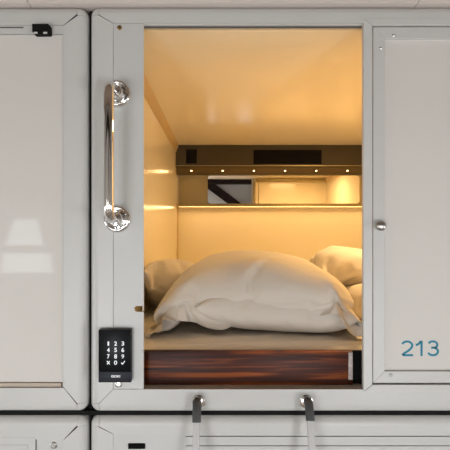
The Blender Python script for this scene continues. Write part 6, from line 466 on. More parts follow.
PILLOWS['D'] = ((0.8, 0.5, 34, 26, 0.05), [
 (1, [
737,14,-18,-35,17,37,6,32,-26,-3,7,35,24,23,28,27,29,-13,-30,-44,-4,-28,-23,-21,-32,-6,-26,51,23,-22,-15,-13,13,-18,25,-8,36,-19,41,-13,-3,5,-22,42,-54,43,-8,-2,17,-21,49,-9,47,-8,40,-28,50,-44,30,0,
-27,55,-86,67,-88,66,-82,30,-51,20,-44,16,-44,57,-38,5,-37,23,-33,65,-8,-26,33,-16,12,-1,1,2,25,-15,9,32,-11,21,-40,54,-85,69,-52,42,-21,19,13,-20,58,-27,56,-31,12,3,-11,43,-70,47,-68,54,-86,60,-81,95,
-102,81,-110,91,-77,59,-87,81,-72,32,-6,69,-26,-12,27,-33,34,-15,15,-1,-23,17,-12,49,-25,54,-66,56,-83,96,-87,67,-50,49,-15,4,32,-36,63,-44,14,1,-31,69,-94,62,-84,43,-72,41,-62,82,-105,100,-115,146,-145,139,-123,112,
-82,54,-28,53,6,11,0,-15,18,-1,-26,40,-35,33,-50,70,-74,69,-75,96,-104,88,-81,91,-79,57,-19,15,16,-21,7,-3,-20,4,-30,73,-106,139,-133,67,-100,72,-90,64,-76,66,-72,83,-81,129,-105,92,-62,23,0,64,14,-15,9,-3,
-7,11,-19,46,-47,23,-33,34,-41,67,-74,71,-76,83,-85,98,-98,87,-74,50,-45,43,-34,33,-63,86,-107,124,-122,177,-201,174,-192,131,-139,92,-96,97,-97,104,-98,115,-104,101,-65,34,-2,78,-4,-1,-4,16,-19,19,-17,32,-41,15,-25,21,
-26,43,-50,78,-83,90,-95,60,-51,77,-66,49,-53,32,-30,42,-73,72,-105,160,-173,175,-185,195,-203,199,-205,131,-133,119,-116,123,-107,72,-59,58,-51,47,-32,114,-1,6,-3,0,-5,18,-22,26,-30,6,-11,10,-16,3,-10,48,-55,35,-41,37,
-25,50,-45,47,-43,29,-52,47,-79,64,-87,110,-120,94,-98,99,-112,140,-150,116,-116,57,-47,58,-40,58,-45,47,-37,34,-22,116,3,6,-5,1,-5,-3,-1,-5,1,0,-5,-6,-1,2,-8,17,-25,10,-18,36,-45,59,-69,81,-91,80,-92,83,
-94,85,-89,67,-80,48,-57,38,-45,31,-48,34,-33,4,9,30,-11,33,-28,68,-51,32,-17,121,1,3,-4,3,-4,-4,1,-16,11,-10,5,-5,-2,4,-11,11,-19,3,-11,18,-28,44,-55,76,-88,78,-89,83,-91,59,-66,42,-56,41,-47,17,
-36,33,-47,37,-26,-6,14,-8,23,11,-5,44,-39,24,-18,152,0,3,-4,-1,1,-14,10,-15,10,-10,4,-9,3,-3,-5,-6,-2,-1,-8,15,-25,38,-49,70,-81,77,-89,63,-69,36,-51,46,-53,21,-38,10,-21,20,-36,24,-11,-9,7,-19,
45,-21,28,10,-2,19,-13,153,-1,0,-2,-8,6,-13,11,-14,9,-10,4,-11,4,-5,-3,-7,-1,-1,-8,14,-24,31,-42,63,-75,64,-76,43,-55,24,-33,29,-44,12,-21,1,-15,15,-31,23,-25,3,-2,-17,40,-37,39,-6,5,25,-17,186,
0,-11,9,-13,10,-13,10,-12,7,-10,3,-9,2,-9,1,-8,-1,1,-10,15,-25,26,-37,56,-67,42,-54,21,-34,7,-19,14,-26,-3,-8,-3,-13,13,-25,19,-28,5,-10,-12,15,-19,24,-11,17,16,-1,195,7,-8,8,-11,9,-12,8,-12,
7,-12,5,-10,2,-9,1,-8,-1,2,-12,10,-20,6,-17,15,-26,21,-33,-1,-11,1,-14,-5,-7,-6,-8,-6,-7,1,-12,9,-20,0,-8,-12,8,-13,23,-30,32,-6,-6,236,4,-6,8,-11,8,-11,7,-11,5,-12,5,-9,1,-8,0,-7,
-3,4,-13,8,-19,5,-16,15,-26,-1,-11,-2,-10,-6,-7,-7,-6,-7,-6,-8,-4,-7,-5,-5,-5,-5,-5,-14,4,-10,0,-6,1,-6,3,265,4,-6,4,-7,6,-10,5,-10,4,-10,3,-9,1,-7,-2,-5,-4,-1,-9,8,-18,4,-15,0,
-12,-1,-11,-4,-8,-6,-7,-7,-6,-8,-4,-10,-3,-10,0,-12,1,-13,4,-18,9,-15,4,-9,0,-4,-1,273,2,-4,3,-7,4,-8,3,-9,3,-9,2,-7,-1,-6,-3,-3,-7,-1,-9,7,-17,2,-13,-1,-11,-2,-10,-5,-7,-7,-6,-8,
-4,-10,-3,-11,-2,-11,-1,-12,5,-18,9,-20,6,-13,4,-9,2,-5,0,276,0,-3,2,-5,2,-7,2,-8,2,-8,0,-6,-2,-4,-5,-3,-7,-1,-9,5,-16,2,-13,-1,-11,-3,-9,-5,-7,-7,-6,-8,-4,-10,-3,-11,-2,-11,-1,-12,
0,-13,3,-14,5,-13,5,-10,4,-6,1,278,0,-2,0,-4,1,-7,1,-6,0,-7,-1,-5,-3,-3,-7,-1,-9,0,-10,0,-11,1,-12,-2,-10,-4,-8,-6,-6,-8,-4,-9,-4,-10,-3,-11,-2,-11,0,-13,0,-13,3,-14,4,-12,5,-10,
4,-6,1,282,-1,-2,-1,-3,-1,-5,0,-7,0,-6,-2,-4,-5,-1,-8,0,-10,1,-12,1,-12,0,-11,-3,-9,-5,-7,-6,-6,-8,-4,-10,-3,-10,-3,-11,-2,-11,-1,-12,0,-13,3,-14,4,-13,6,-11,5,-6,1,285,-2,-1,-2,-2,
-2,-4,-2,-5,-2,-4,-4,-2,-7,0,-9,0,-11,1,-11,0,-12,-1,-10,-4,-8,-5,-7,-7,-5,-8,-5,-9,-3,-10,-3,-11,-2,-11,-1,-12,0,-13,3,-14,4,-13,6,-12,6,-7,2,288,-3,0,-2,-2,-3,-3,-3,-4,-4,-2,-6,-1,
-8,0,-10,1,-11,1,-12,0,-12,-2,-9,-4,-8,-5,-7,-7,-5,-9,-4,-9,-3,-10,-3,-11,-2,-11,-1,-12,0,-12,2,-14,4,-14,6,-11,5,-7,3,291,-2,-1,-5,1,-7,1,-7,0,-5,-2,-6,-1,-9,0,-10,0,-11,1,-12,0,
-12,-2,-9,-4,-8,-6,-6,-7,-5,-9,-4,-9,-3,-11,-2,-11,-2,-11,-1,-11,-1,-12,1,-13,4,-14,6,-12,6,-7,2,293,-1,-3,-2,-2,-4,1,-7,-1,-6,-1,-8,0,-9,0,-11,1,-12,1,-12,-1,-11,-2,-9,-5,-7,-6,-6,-8,
-5,-8,-4,-10,-3,-10,-2,-11,-2,-11,-1,-11,-1,-12,1,-13,3,-13,5,-12,6,-7,2,296,-4,2,-5,1,-5,0,-7,0,-8,0,-9,0,-10,1,-11,0,-11,0,-12,-1,-11,-2,-10,-4,-8,-6,-6,-7,-5,-8,-4,-10,-3,-10,-2,-11,
-2,-11,-2,-10,-2,-11,0,-12,2,-12,4,-11,5,-7,3,301,-4,0,-4,0,-8,1,-8,2,-8,0,-10,0,-10,0,-11,0,-11,-1,-11,-1,-11,-3,-9,-4,-8,-6,-6,-7,-6,-8,-4,-9,-3,-10,-3,-10,-2,-11,-2,-10,-2,-10,-1,-11,
0,-11,3,-11,4,-6,2,307,-5,0,-6,1,-6,0,-8,1,-9,0,-10,0,-10,0,-12,0,-11,-1,-11,-2,-10,-3,-9,-5,-8,-5,-7,-7,-5,-8,-4,-9,-4,-9,-3,-10,-3,-10,-2,-10,-2,-10,-2,-10,-1,-10,2,-10,3,-6,2,311,
-5,1,-6,0,-7,1,-9,1,-10,1,-11,0,-11,0,-12,0,-12,0,-12,-1,-11,-2,-10,-4,-8,-6,-6,-7,-6,-8,-4,-9,-3,-10,-3,-10,-2,-10,-2,-10,-3,-9,-3,-9,-1,-10,0,-8,2,-6,2,316,-5,0,-6,0,-7,0,-9,1,
-10,0,-11,0,-12,0,-13,1,-13,0,-13,0,-12,-1,-10,-4,-7,-6,-7,-7,-6,-7,-5,-8,-5,-8,-4,-9,-3,-9,-3,-9,-3,-9,-3,-9,-2,-9,-1,-8,1,-5,1,322,-5,0,-7,1,-9,1,-10,1,-11,0,-12,0,-13,0,-14,2,
-15,2,-15,2,-15,2,-15,2,-23,9,-10,-3,-9,-4,-8,-6,-6,-6,-5,-8,-4,-8,-3,-9,-3,-9,-3,-8,-4,-7,-3,-7,-1,-4,1,327,-6,0,-7,1,-9,1,-11,0,-13,1,-15,2,-16,2,-17,1,-15,4,-19,7,-22,11,-28,14,
-38,24,-19,6,-14,2,-13,0,-10,-3,-8,-4,-6,-7,-4,-8,-3,-8,-4,-7,-4,-7,-4,-6,-3,-4,1,333,-6,0,-7,0,-10,1,-14,1,-17,2,-18,2,-18,3,-19,4,-21,6,-22,6,-22,-5,-28,33,-33,21,-26,15,-30,19,-18,7,
-16,5,-13,1,-10,-1,-8,-4,-5,-6,-4,-7,-4,-7,-5,-5,-5,-3,-1,340,-6,0,-8,0,-15,1,-19,1,-20,2,-21,3,-23,5,-21,3,-22,3,-21,0,-19,-12,-21,16,-13,22,-29,17,-34,16,-11,10,-14,8,-15,6,-12,3,-10,2,
-8,-2,-4,-5,-4,-6,-5,-5,-7,-2,-4,349,-7,0,-19,1,-23,1,-23,2,-24,2,-23,2,-23,2,-27,7,-21,0,-18,-2,-15,-16,-8,-8,-25,13,0,11,-14,10,-15,5,-13,-2,2,5,-8,4,-8,4,-8,4,-12,7,-4,-2,-3,-3,
-8,-1,-10,359,-27,-27,-26,-25,-24,-23,-22,-21,-20,-18,-20,-19,-33,1,-2,-1,-2,-2,-1,0,0,0,1,1,4,-13,338,-21,-8,-18,-9,-16,-9,-11,-14,-14,-10,-10,-12,-9,-12,-10,-10,-11,-10,-11,-10,-13,-10,-20,-12,12,-13,32,-18,16,
-13,10,-13,8,-13,6,-14,9,-13,9,-13,11,-14,13,-15,16,-16,24,-23,13,-11,10,309,-19,-10,-17,-9,-16,-10,-15,-10,-9,-16,-12,-12,-12,-12,-10,-12,-10,-13,-8,-16,-13,-14,3,-25,25,-16,41,-29,21,-13,10,-16,14,-17,13,-18,14,
-18,15,-17,15,-15,17,-13,18,-13,17,-14,16,-12,3,
 ]),
 (2, [
979,1019,62,55,76,71,65,44,34,66,78,43,34,62,59,2,-9,32,4,-24,6,23,-1,-28,-13,-9,-3,-364,-336,41,-2,17,34,23,36,53,31,57,29,19,18,27,37,-12,37,34,16,40,36,39,27,8,7,21,21,26,30,-28,23,-20,
-12,13,-5,-15,-30,7,24,15,24,17,-27,-10,17,-10,2,11,-13,30,17,-413,-428,19,42,40,38,39,39,57,25,39,38,38,33,31,32,-19,18,36,35,40,32,22,22,12,10,-2,24,15,34,-18,-20,-20,23,25,-25,24,-6,-11,20,-1,
35,3,-11,5,24,22,-13,-3,0,20,-25,-373,-373,-31,-9,28,40,56,38,46,18,41,38,28,30,37,36,33,24,15,38,3,35,70,17,-24,15,-15,27,18,-13,-13,7,6,27,11,-22,12,15,10,19,-9,18,2,22,18,16,-2,10,32,
-14,20,-29,-361,-386,-35,2,26,9,47,15,24,38,15,26,29,37,42,37,27,36,16,38,10,37,28,7,60,24,-29,31,-19,-26,17,19,17,9,3,26,7,12,-8,21,-2,21,18,21,14,16,26,2,25,-21,16,-34,-389,-381,22,21,6,
14,36,4,4,-6,17,33,35,36,23,37,32,37,31,39,12,39,13,33,9,22,39,-31,-16,19,-12,26,26,25,22,21,6,23,2,22,-11,20,14,18,29,13,36,-37,23,-6,9,-19,-388,-431,27,22,-9,22,34,29,25,16,24,6,-5,
37,34,36,22,37,37,38,10,35,9,17,27,38,-10,9,18,22,13,19,2,26,39,23,2,22,-3,22,10,19,12,16,-15,-6,12,-36,16,-41,47,-30,-346,-370,-22,-18,34,22,24,22,31,23,27,24,-7,36,39,36,-3,35,29,37,35,
22,11,34,-14,36,24,30,35,20,41,28,-2,23,-1,18,-10,27,-10,24,33,18,1,7,-1,-13,-11,-36,44,-39,1,-39,-350,-385,7,1,38,10,39,27,34,25,-19,28,32,34,6,37,20,32,34,33,28,36,-27,35,14,34,36,34,37,
33,41,11,16,30,-13,23,11,19,-5,30,26,17,2,-23,8,3,1,-40,-10,-33,24,-30,-386,-392,29,9,36,-1,38,21,-9,29,38,30,-11,33,26,35,31,35,1,36,38,37,8,36,-3,35,37,34,37,27,1,19,14,32,34,17,-21,
31,31,29,20,-3,22,-34,19,18,-6,-21,-11,-26,24,-28,-416,-443,31,15,40,14,-4,22,20,30,37,32,9,33,-7,35,19,36,23,36,38,37,22,37,-4,35,37,34,24,23,-9,32,39,22,0,30,23,24,30,32,35,-22,11,-2,29,
-26,5,-18,-10,-17,2,-18,-436,-453,38,25,5,19,12,15,29,30,36,32,-3,35,17,35,-3,36,27,36,37,37,33,37,0,36,37,35,-1,30,12,26,38,31,7,21,33,30,28,31,34,-4,20,-5,32,-24,18,-15,-5,-14,-2,-18,-477,
-490,11,15,16,23,27,24,31,31,33,34,-5,34,0,36,6,36,31,37,38,36,38,37,8,36,26,35,-3,33,22,30,37,28,20,25,34,31,29,26,32,9,30,1,31,-15,24,-16,10,-16,-4,-21,-491,-510,-14,6,12,23,29,27,34,
31,11,33,13,35,-6,36,6,36,37,37,32,36,3,37,37,36,37,35,-9,33,37,32,29,29,35,30,34,26,32,22,31,16,32,7,33,-7,24,-20,25,-11,2,-9,-542,-539,-2,-1,9,24,29,29,32,31,3,33,15,35,-5,36,8,
36,36,37,38,37,1,36,38,36,8,35,35,34,31,32,35,31,35,28,35,24,34,22,33,16,33,13,33,4,23,-6,25,-8,26,-12,-585,-587,0,21,7,20,32,28,25,31,3,34,14,35,-3,36,9,36,38,37,37,36,-1,37,29,
36,32,35,32,34,36,32,35,31,35,29,35,25,35,13,34,21,34,6,34,-4,24,10,24,3,22,-8,-595,-601,-1,17,5,25,31,27,16,31,19,34,7,35,-4,36,13,36,34,37,38,36,7,37,35,36,33,35,31,34,36,32,35,
31,35,29,36,25,35,20,35,2,34,9,33,16,26,6,24,-2,20,-6,-604,-607,-3,19,3,24,27,28,20,31,17,34,4,35,1,36,15,36,31,37,38,36,19,37,31,35,34,35,35,34,35,33,36,31,35,29,36,26,35,21,35,
13,35,12,33,6,28,3,23,-1,20,-6,-613,-613,-5,20,2,24,15,29,20,31,20,33,14,35,-1,37,18,36,27,37,32,36,37,36,32,36,32,35,36,34,35,33,35,31,36,29,35,25,36,17,35,21,35,12,33,8,30,3,24,
-2,18,-5,-621,-619,-6,20,1,24,17,29,19,31,16,34,11,35,5,36,22,37,27,37,34,36,34,36,34,36,36,35,35,34,35,33,36,31,35,29,36,25,36,22,35,17,36,13,33,9,30,4,25,0,19,-5,-630,-627,-7,21,0,
25,14,29,18,31,13,33,10,36,14,36,24,37,29,36,34,37,35,36,35,35,36,35,35,34,36,33,35,32,36,29,35,26,36,22,36,18,36,14,34,10,31,5,26,1,19,-4,-639,-633,-8,19,-1,25,10,27,15,34,15,33,13,
35,20,37,25,36,30,37,34,36,36,36,35,36,36,35,35,34,36,33,36,32,35,29,36,26,36,23,36,19,36,15,35,10,32,7,26,2,20,-3,-648,-647,-7,29,-4,26,8,27,16,27,13,35,17,36,23,36,27,37,31,36,34,
37,36,36,35,35,36,35,36,34,35,33,36,32,36,30,35,27,36,24,36,20,36,15,36,12,33,7,28,3,20,-2,-650,-655,-7,20,-5,27,-4,28,15,34,18,35,20,36,25,36,29,37,31,37,34,36,35,36,36,35,36,35,36,
35,36,33,35,32,36,30,36,28,36,25,36,21,37,16,36,13,34,9,29,3,21,-1,-660,-657,-20,18,-2,18,5,31,15,34,19,36,23,36,26,37,29,36,32,37,34,36,36,36,35,36,36,35,36,34,36,33,36,33,36,31,36,
28,36,26,36,22,37,18,37,14,34,9,30,5,22,-1,-682,-680,-8,21,-3,31,11,31,10,31,21,36,24,37,28,36,30,37,33,37,34,36,35,36,36,36,36,35,36,34,36,34,36,32,36,31,36,30,36,26,37,24,36,19,37,
15,36,11,31,5,23,0,-696,-692,-8,25,0,25,8,32,15,34,22,36,26,37,28,37,31,37,33,36,34,37,35,36,36,36,36,35,36,34,36,34,37,32,36,32,36,30,37,28,36,24,37,21,37,17,36,12,32,6,25,1,-709,
-707,-8,23,1,29,9,33,17,35,24,37,27,37,29,36,32,37,33,37,34,36,35,36,35,36,36,35,37,34,36,34,36,33,37,32,36,30,37,29,37,27,36,22,38,19,36,13,34,8,26,1,-724,-722,-5,24,1,30,11,34,19,
36,25,37,28,36,31,37,32,37,33,36,34,37,34,36,36,37,36,34,36,33,37,34,36,33,37,32,36,32,37,30,37,28,37,24,38,21,37,15,34,9,28,2,-738,-738,-5,25,3,31,13,35,21,37,27,37,29,37,32,36,32,
36,33,36,34,37,34,36,36,28,36,39,36,34,37,34,36,34,37,34,37,33,37,31,37,30,37,27,37,22,38,18,36,11,29,2,-754,-754,-4,26,5,33,16,36,24,37,29,37,32,36,32,36,34,35,32,35,33,35,33,34,36,
25,36,38,36,37,36,35,37,35,36,35,37,34,37,34,38,32,37,29,37,26,38,20,37,14,32,3,-771,-771,-4,27,8,35,20,37,30,36,31,35,33,36,33,34,33,34,34,35,33,34,28,14,34,39,37,38,36,35,36,38,37,
37,37,36,37,36,37,35,37,35,38,33,38,29,37,25,38,17,35,5,-790,-791,-2,30,13,37,30,35,32,33,32,34,33,32,33,35,33,33,32,34,33,32,24,14,35,39,36,38,36,33,35,38,36,38,38,37,37,37,38,37,37,
37,38,37,38,33,39,30,38,25,37,8,-810,-813,1,34,31,32,31,32,31,32,32,32,31,32,32,29,32,35,32,34,33,34,24,29,33,19,33,37,37,38,38,38,37,37,35,38,37,38,38,38,38,37,38,37,38,38,39,37,39,
28,38,26,-832,-840,56,57,58,59,61,63,64,65,66,66,65,51,58,77,76,77,77,76,76,76,76,76,76,77,59,-851,-839,23,26,26,27,28,33,28,24,29,32,31,31,31,31,32,31,32,32,31,30,30,23,22,39,39,32,37,39,
39,38,39,38,38,37,37,38,38,38,38,39,39,39,39,39,39,38,39,33,39,39,-846,-848,23,25,27,28,27,28,27,33,28,24,29,29,30,30,30,31,30,31,29,25,27,37,32,40,38,26,38,36,39,39,37,38,39,39,38,38,
38,38,39,39,39,40,39,39,40,39,39,40,40,37,
 ]),
 (2, [
294,300,3,3,0,-19,-7,5,-2,2,3,-18,-23,-3,3,9,-11,-50,-55,-37,-27,-38,-38,3,2,-47,-56,168,203,-2,24,4,-16,11,-2,-17,-5,-9,0,3,42,-8,-1,21,2,-15,-9,-11,-7,-11,-6,-26,-5,13,-7,2,10,7,-26,15,
-23,-16,-29,-29,-9,-27,-18,-6,-20,5,-9,-16,-20,-43,-32,-16,14,-14,-30,177,187,-10,33,13,10,-2,9,0,-8,-9,5,-18,5,-21,10,21,15,18,-7,-13,-6,-39,-6,-35,-6,6,-7,34,-4,0,-29,15,-14,-20,-20,0,-17,-24,-24,-17,
-15,-2,-22,-10,-25,1,-23,-35,-36,1,-14,168,217,-31,31,0,-1,1,12,-11,22,4,7,-9,4,-26,9,5,13,34,-4,-31,-5,2,-7,-51,-4,-30,-10,10,-19,1,-21,33,-12,-12,-20,7,-20,-6,-23,-26,-24,-29,-26,24,-33,17,-31,-6,
-21,-24,-9,134,177,-9,34,-6,35,17,23,-29,8,30,21,-5,10,-4,10,-10,10,-31,-3,-18,-4,20,-5,7,-3,-51,-23,-38,-16,-19,-17,18,-18,16,-25,-3,-16,-21,-25,-13,-28,-1,-29,25,-33,12,-29,34,-15,-13,-4,108,144,-29,31,-39,
33,5,34,27,35,-24,17,-8,12,13,10,-20,8,-11,3,32,0,-29,-14,26,-24,-7,-20,-45,6,-22,-16,0,-27,-3,-20,5,-22,-31,-28,-29,-30,14,-32,22,-33,15,-8,30,-17,-20,-17,131,145,-28,31,-34,31,-19,24,23,31,-16,33,-38,
10,15,10,11,8,-1,6,-14,-13,22,-30,12,5,-27,-37,24,3,-25,5,-14,-24,-1,-26,-17,-27,-36,-29,-45,-30,40,-32,3,-32,35,-10,28,2,7,-22,110,129,-30,33,-20,31,-27,29,-21,28,-24,26,-25,11,-10,11,16,11,-3,9,-4,
-26,21,-15,33,-13,-20,-9,15,3,9,-12,-16,-26,-5,-30,-17,-22,-24,-26,-55,-31,26,-34,24,-29,39,-9,2,-9,34,-7,83,109,-35,37,-13,35,-3,26,-17,26,-31,24,-29,15,-26,6,-27,19,2,15,15,-9,22,-10,29,-12,-3,-11,6,
-14,4,-33,-32,-17,-8,-27,4,-29,-25,-15,-30,-32,26,-26,11,-31,25,1,25,-16,22,-22,94,103,-26,36,-17,37,-7,29,-32,23,-9,21,-33,16,-24,13,-22,12,-31,10,1,0,30,-7,29,-11,-1,-12,9,-23,-16,-30,-24,-14,2,-30,-8,
-12,16,-19,-28,-34,-2,-16,30,-29,16,-30,5,-29,25,-27,122,134,-24,35,-8,34,-34,29,-30,22,-9,19,-33,15,-33,12,-28,11,-26,7,2,1,26,-5,28,-8,9,-11,-14,-27,-14,-13,1,-28,-18,-14,-9,-25,21,-12,9,-26,-28,-35,21,
-12,28,-32,5,-33,34,-33,129,134,-14,30,-36,32,-33,33,-24,21,-12,17,-34,14,-31,12,-33,8,-24,6,0,2,16,-3,29,-6,1,-8,-16,-18,-17,-24,2,-15,-18,-27,2,-17,23,-14,15,-34,-22,-35,10,-20,31,-33,19,-35,25,-33,145,
150,-35,35,-33,29,-24,28,-22,21,-18,16,-34,13,-34,10,-33,8,-19,4,-2,2,1,-2,29,-5,-12,-9,-16,-13,-14,-18,2,-21,-13,-24,10,-13,23,-22,18,-33,-8,-35,-2,-32,27,-33,32,-33,21,-30,154,154,-35,37,-35,30,-23,26,-15,
20,-33,16,-33,12,-33,10,-33,6,-7,4,19,2,-32,-2,-3,-5,-8,-8,-15,-13,1,-15,-13,-20,9,-17,6,-22,18,-26,19,-30,-2,-34,1,-35,27,-29,27,-36,29,-35,164,162,-39,38,-35,29,-23,24,-19,20,-34,16,-32,12,-33,9,-34,
6,9,3,-3,1,-32,-2,-1,-5,-23,-8,7,-12,-15,-14,1,-17,5,-20,5,-24,10,-26,14,-30,15,-32,-1,-34,27,-35,27,-36,28,-36,173,172,-39,32,-35,31,-21,25,-26,20,-34,15,-32,12,-34,9,-32,5,-5,3,3,0,-32,-2,-18,
-5,13,-9,-12,-11,-4,-13,1,-17,2,-19,3,-24,6,-31,10,-27,12,-33,10,-35,27,-34,27,-36,31,-36,176,176,-38,34,-37,28,-21,25,-32,20,-30,16,-33,11,-34,8,-32,5,-13,2,3,0,-31,-3,-5,-5,12,-8,-14,-11,0,-13,0,
-16,1,-20,1,-23,3,-27,8,-34,10,-33,15,-30,25,-35,28,-37,31,-36,180,179,-38,33,-36,29,-26,24,-30,20,-31,15,-34,11,-34,8,-30,4,-19,2,-1,-1,-22,-3,12,-6,-11,-8,-2,-11,0,-13,0,-16,0,-19,0,-23,2,-26,6,
-30,10,-32,15,-34,23,-36,28,-37,32,-37,182,183,-37,33,-36,28,-33,24,-29,19,-30,15,-32,11,-34,7,-29,4,-23,1,-15,-1,1,-4,12,-6,-13,-8,0,-11,0,-13,0,-15,0,-19,0,-24,1,-29,3,-26,9,-32,15,-34,22,-35,27,
-37,33,-37,185,186,-37,32,-36,28,-32,24,-31,18,-31,15,-33,11,-33,6,-28,4,-22,0,-12,-2,10,-4,-9,-6,-1,-8,0,-11,0,-13,0,-16,0,-19,0,-23,0,-26,2,-29,7,-31,13,-33,21,-35,28,-37,33,-38,187,189,-36,32,-37,
28,-33,23,-31,19,-32,14,-33,10,-31,6,-26,3,-21,0,-11,-2,0,-5,0,-6,0,-9,0,-11,0,-13,0,-15,0,-19,0,-23,0,-26,0,-28,4,-31,13,-33,20,-34,27,-37,34,-39,190,190,-37,33,-37,28,-34,24,-32,16,-31,16,-33,
10,-28,5,-24,2,-20,-1,-11,-3,-1,-4,0,-7,0,-9,0,-11,0,-13,0,-15,0,-19,0,-22,0,-26,0,-28,2,-30,10,-33,19,-34,27,-36,33,-39,194,194,-38,27,-37,26,-34,25,-31,26,-33,12,-30,8,-27,4,-23,1,-18,-2,-11,
-3,-3,-5,0,-7,0,-9,0,-11,0,-13,0,-15,0,-19,0,-21,0,-25,0,-28,0,-30,8,-32,18,-34,26,-36,33,-39,195,197,-38,32,-36,27,-35,23,-32,16,-30,14,-29,8,-25,3,-21,1,-17,-2,-12,-4,-5,-5,0,-8,0,-9,0,
-11,0,-12,0,-16,0,-17,0,-21,0,-24,0,-28,0,-29,6,-32,16,-34,25,-36,32,-40,197,196,-36,33,-37,32,-35,21,-32,15,-29,12,-28,7,-24,3,-20,0,-16,-2,-11,-4,-6,-6,-2,-7,0,-9,0,-11,0,-13,0,-15,0,-18,0,
-20,0,-23,0,-27,0,-29,4,-31,14,-34,23,-36,32,-40,204,203,-39,32,-37,22,-34,21,-33,20,-29,10,-26,6,-22,2,-19,0,-15,-3,-12,-4,-7,-6,-4,-7,0,-10,0,-11,0,-13,0,-14,0,-17,0,-20,0,-22,0,-26,0,-28,2,
-32,13,-33,22,-37,30,-39,208,206,-39,29,-36,28,-35,20,-32,14,-28,10,-25,4,-21,1,-18,-1,-14,-3,-12,-4,-8,-5,-5,-8,-2,-9,0,-12,0,-13,0,-15,0,-16,0,-19,0,-21,0,-25,0,-28,1,-30,11,-34,20,-36,29,-40,212,
212,-38,30,-36,24,-35,19,-31,13,-27,7,-23,4,-20,-1,-17,-2,-15,-3,-12,-4,-9,-5,-6,-6,-3,-11,-1,-12,0,-13,0,-15,0,-16,0,-18,0,-21,0,-23,0,-27,1,-29,8,-33,18,-36,29,-40,215,216,-37,30,-36,23,-34,16,-30,
11,-26,6,-22,1,-19,-2,-16,-3,-15,-4,-12,-4,-10,-4,-7,-3,-5,-13,-2,-13,0,-14,0,-15,0,-15,0,-17,0,-19,0,-22,0,-26,0,-28,7,-32,16,-36,27,-39,220,221,-37,28,-36,21,-33,15,-29,8,-24,1,-20,-1,-17,-3,-17,
-5,-14,-5,-13,-5,-11,-6,-8,-14,-5,-1,-4,-11,-2,-13,0,-14,0,-14,0,-16,0,-17,0,-21,0,-23,0,-28,6,-30,14,-35,24,-38,225,225,-36,27,-36,19,-32,11,-27,2,-21,-2,-17,-4,-15,-5,-11,-6,-17,-7,-15,-8,-15,-9,-4,
-16,-6,3,-5,-7,-6,-12,-3,-13,-2,-13,-1,-13,0,-15,0,-18,0,-21,1,-25,5,-29,11,-33,22,-38,229,229,-36,26,-35,15,-30,2,-20,-3,-17,-5,-14,-6,-13,-7,-12,-8,-12,-8,-11,-9,-4,-14,-15,-3,-7,-6,-8,-11,-8,-6,-8,
-10,-5,-12,-4,-11,-3,-13,-2,-14,0,-17,1,-22,4,-26,7,-31,18,-36,233,233,-36,23,-33,-1,-19,-5,-14,-6,-12,-8,-11,-8,-11,-7,-9,-9,-10,-9,-8,-9,-1,-15,-14,-2,-13,-6,-7,-12,-5,-5,-12,-8,-10,-10,-6,-10,-7,-11,-6,
-11,-4,-12,-3,-17,-1,-22,5,-25,9,-35,238,239,-36,-5,-15,-6,-11,-8,-9,-7,-10,-9,-9,-8,-8,-9,-9,-8,-9,-9,-9,-10,-1,-9,-11,-8,-15,-6,-5,-8,-9,-9,-10,-9,-8,-9,-9,-9,-9,-10,-9,-10,-8,-12,-8,-8,-6,-13,-4,
-23,7,-25,231,211,-16,-16,-16,-17,-17,-17,-18,-17,-17,-18,-19,-19,-15,-15,-16,-16,-17,-17,-18,-19,-19,-18,-19,-19,-37,176,194,-13,-12,-12,-12,-12,-10,-11,-14,-12,-10,-11,-11,-10,-11,-11,-11,-11,-10,-10,-11,-11,-10,-8,0,-7,10,1,-8,
-4,-9,-9,-10,-9,-11,-10,-10,-8,-8,-9,-8,-7,-6,-7,-4,-6,4,-5,-17,-6,5,178,155,-13,-13,-12,-12,-12,-11,-12,-10,-11,-14,-11,-11,-12,-11,-11,-11,-10,-11,-11,-10,-9,-7,-10,1,-3,14,0,-12,-2,-9,-10,-8,-8,-9,-9,-9,
-8,-8,-7,-7,-6,-3,-1,-1,0,0,0,4,0,-11,
 ]),
])
K = .0028            # metres per photo pixel measured on the pods' front plane
CZ = 1.65            # eye height
def fx(p): return (p-217)*K
def fz(p): return CZ+(225-p)*K
S = bpy.context.scene; COL = S.collection
rnd = random.Random(7)

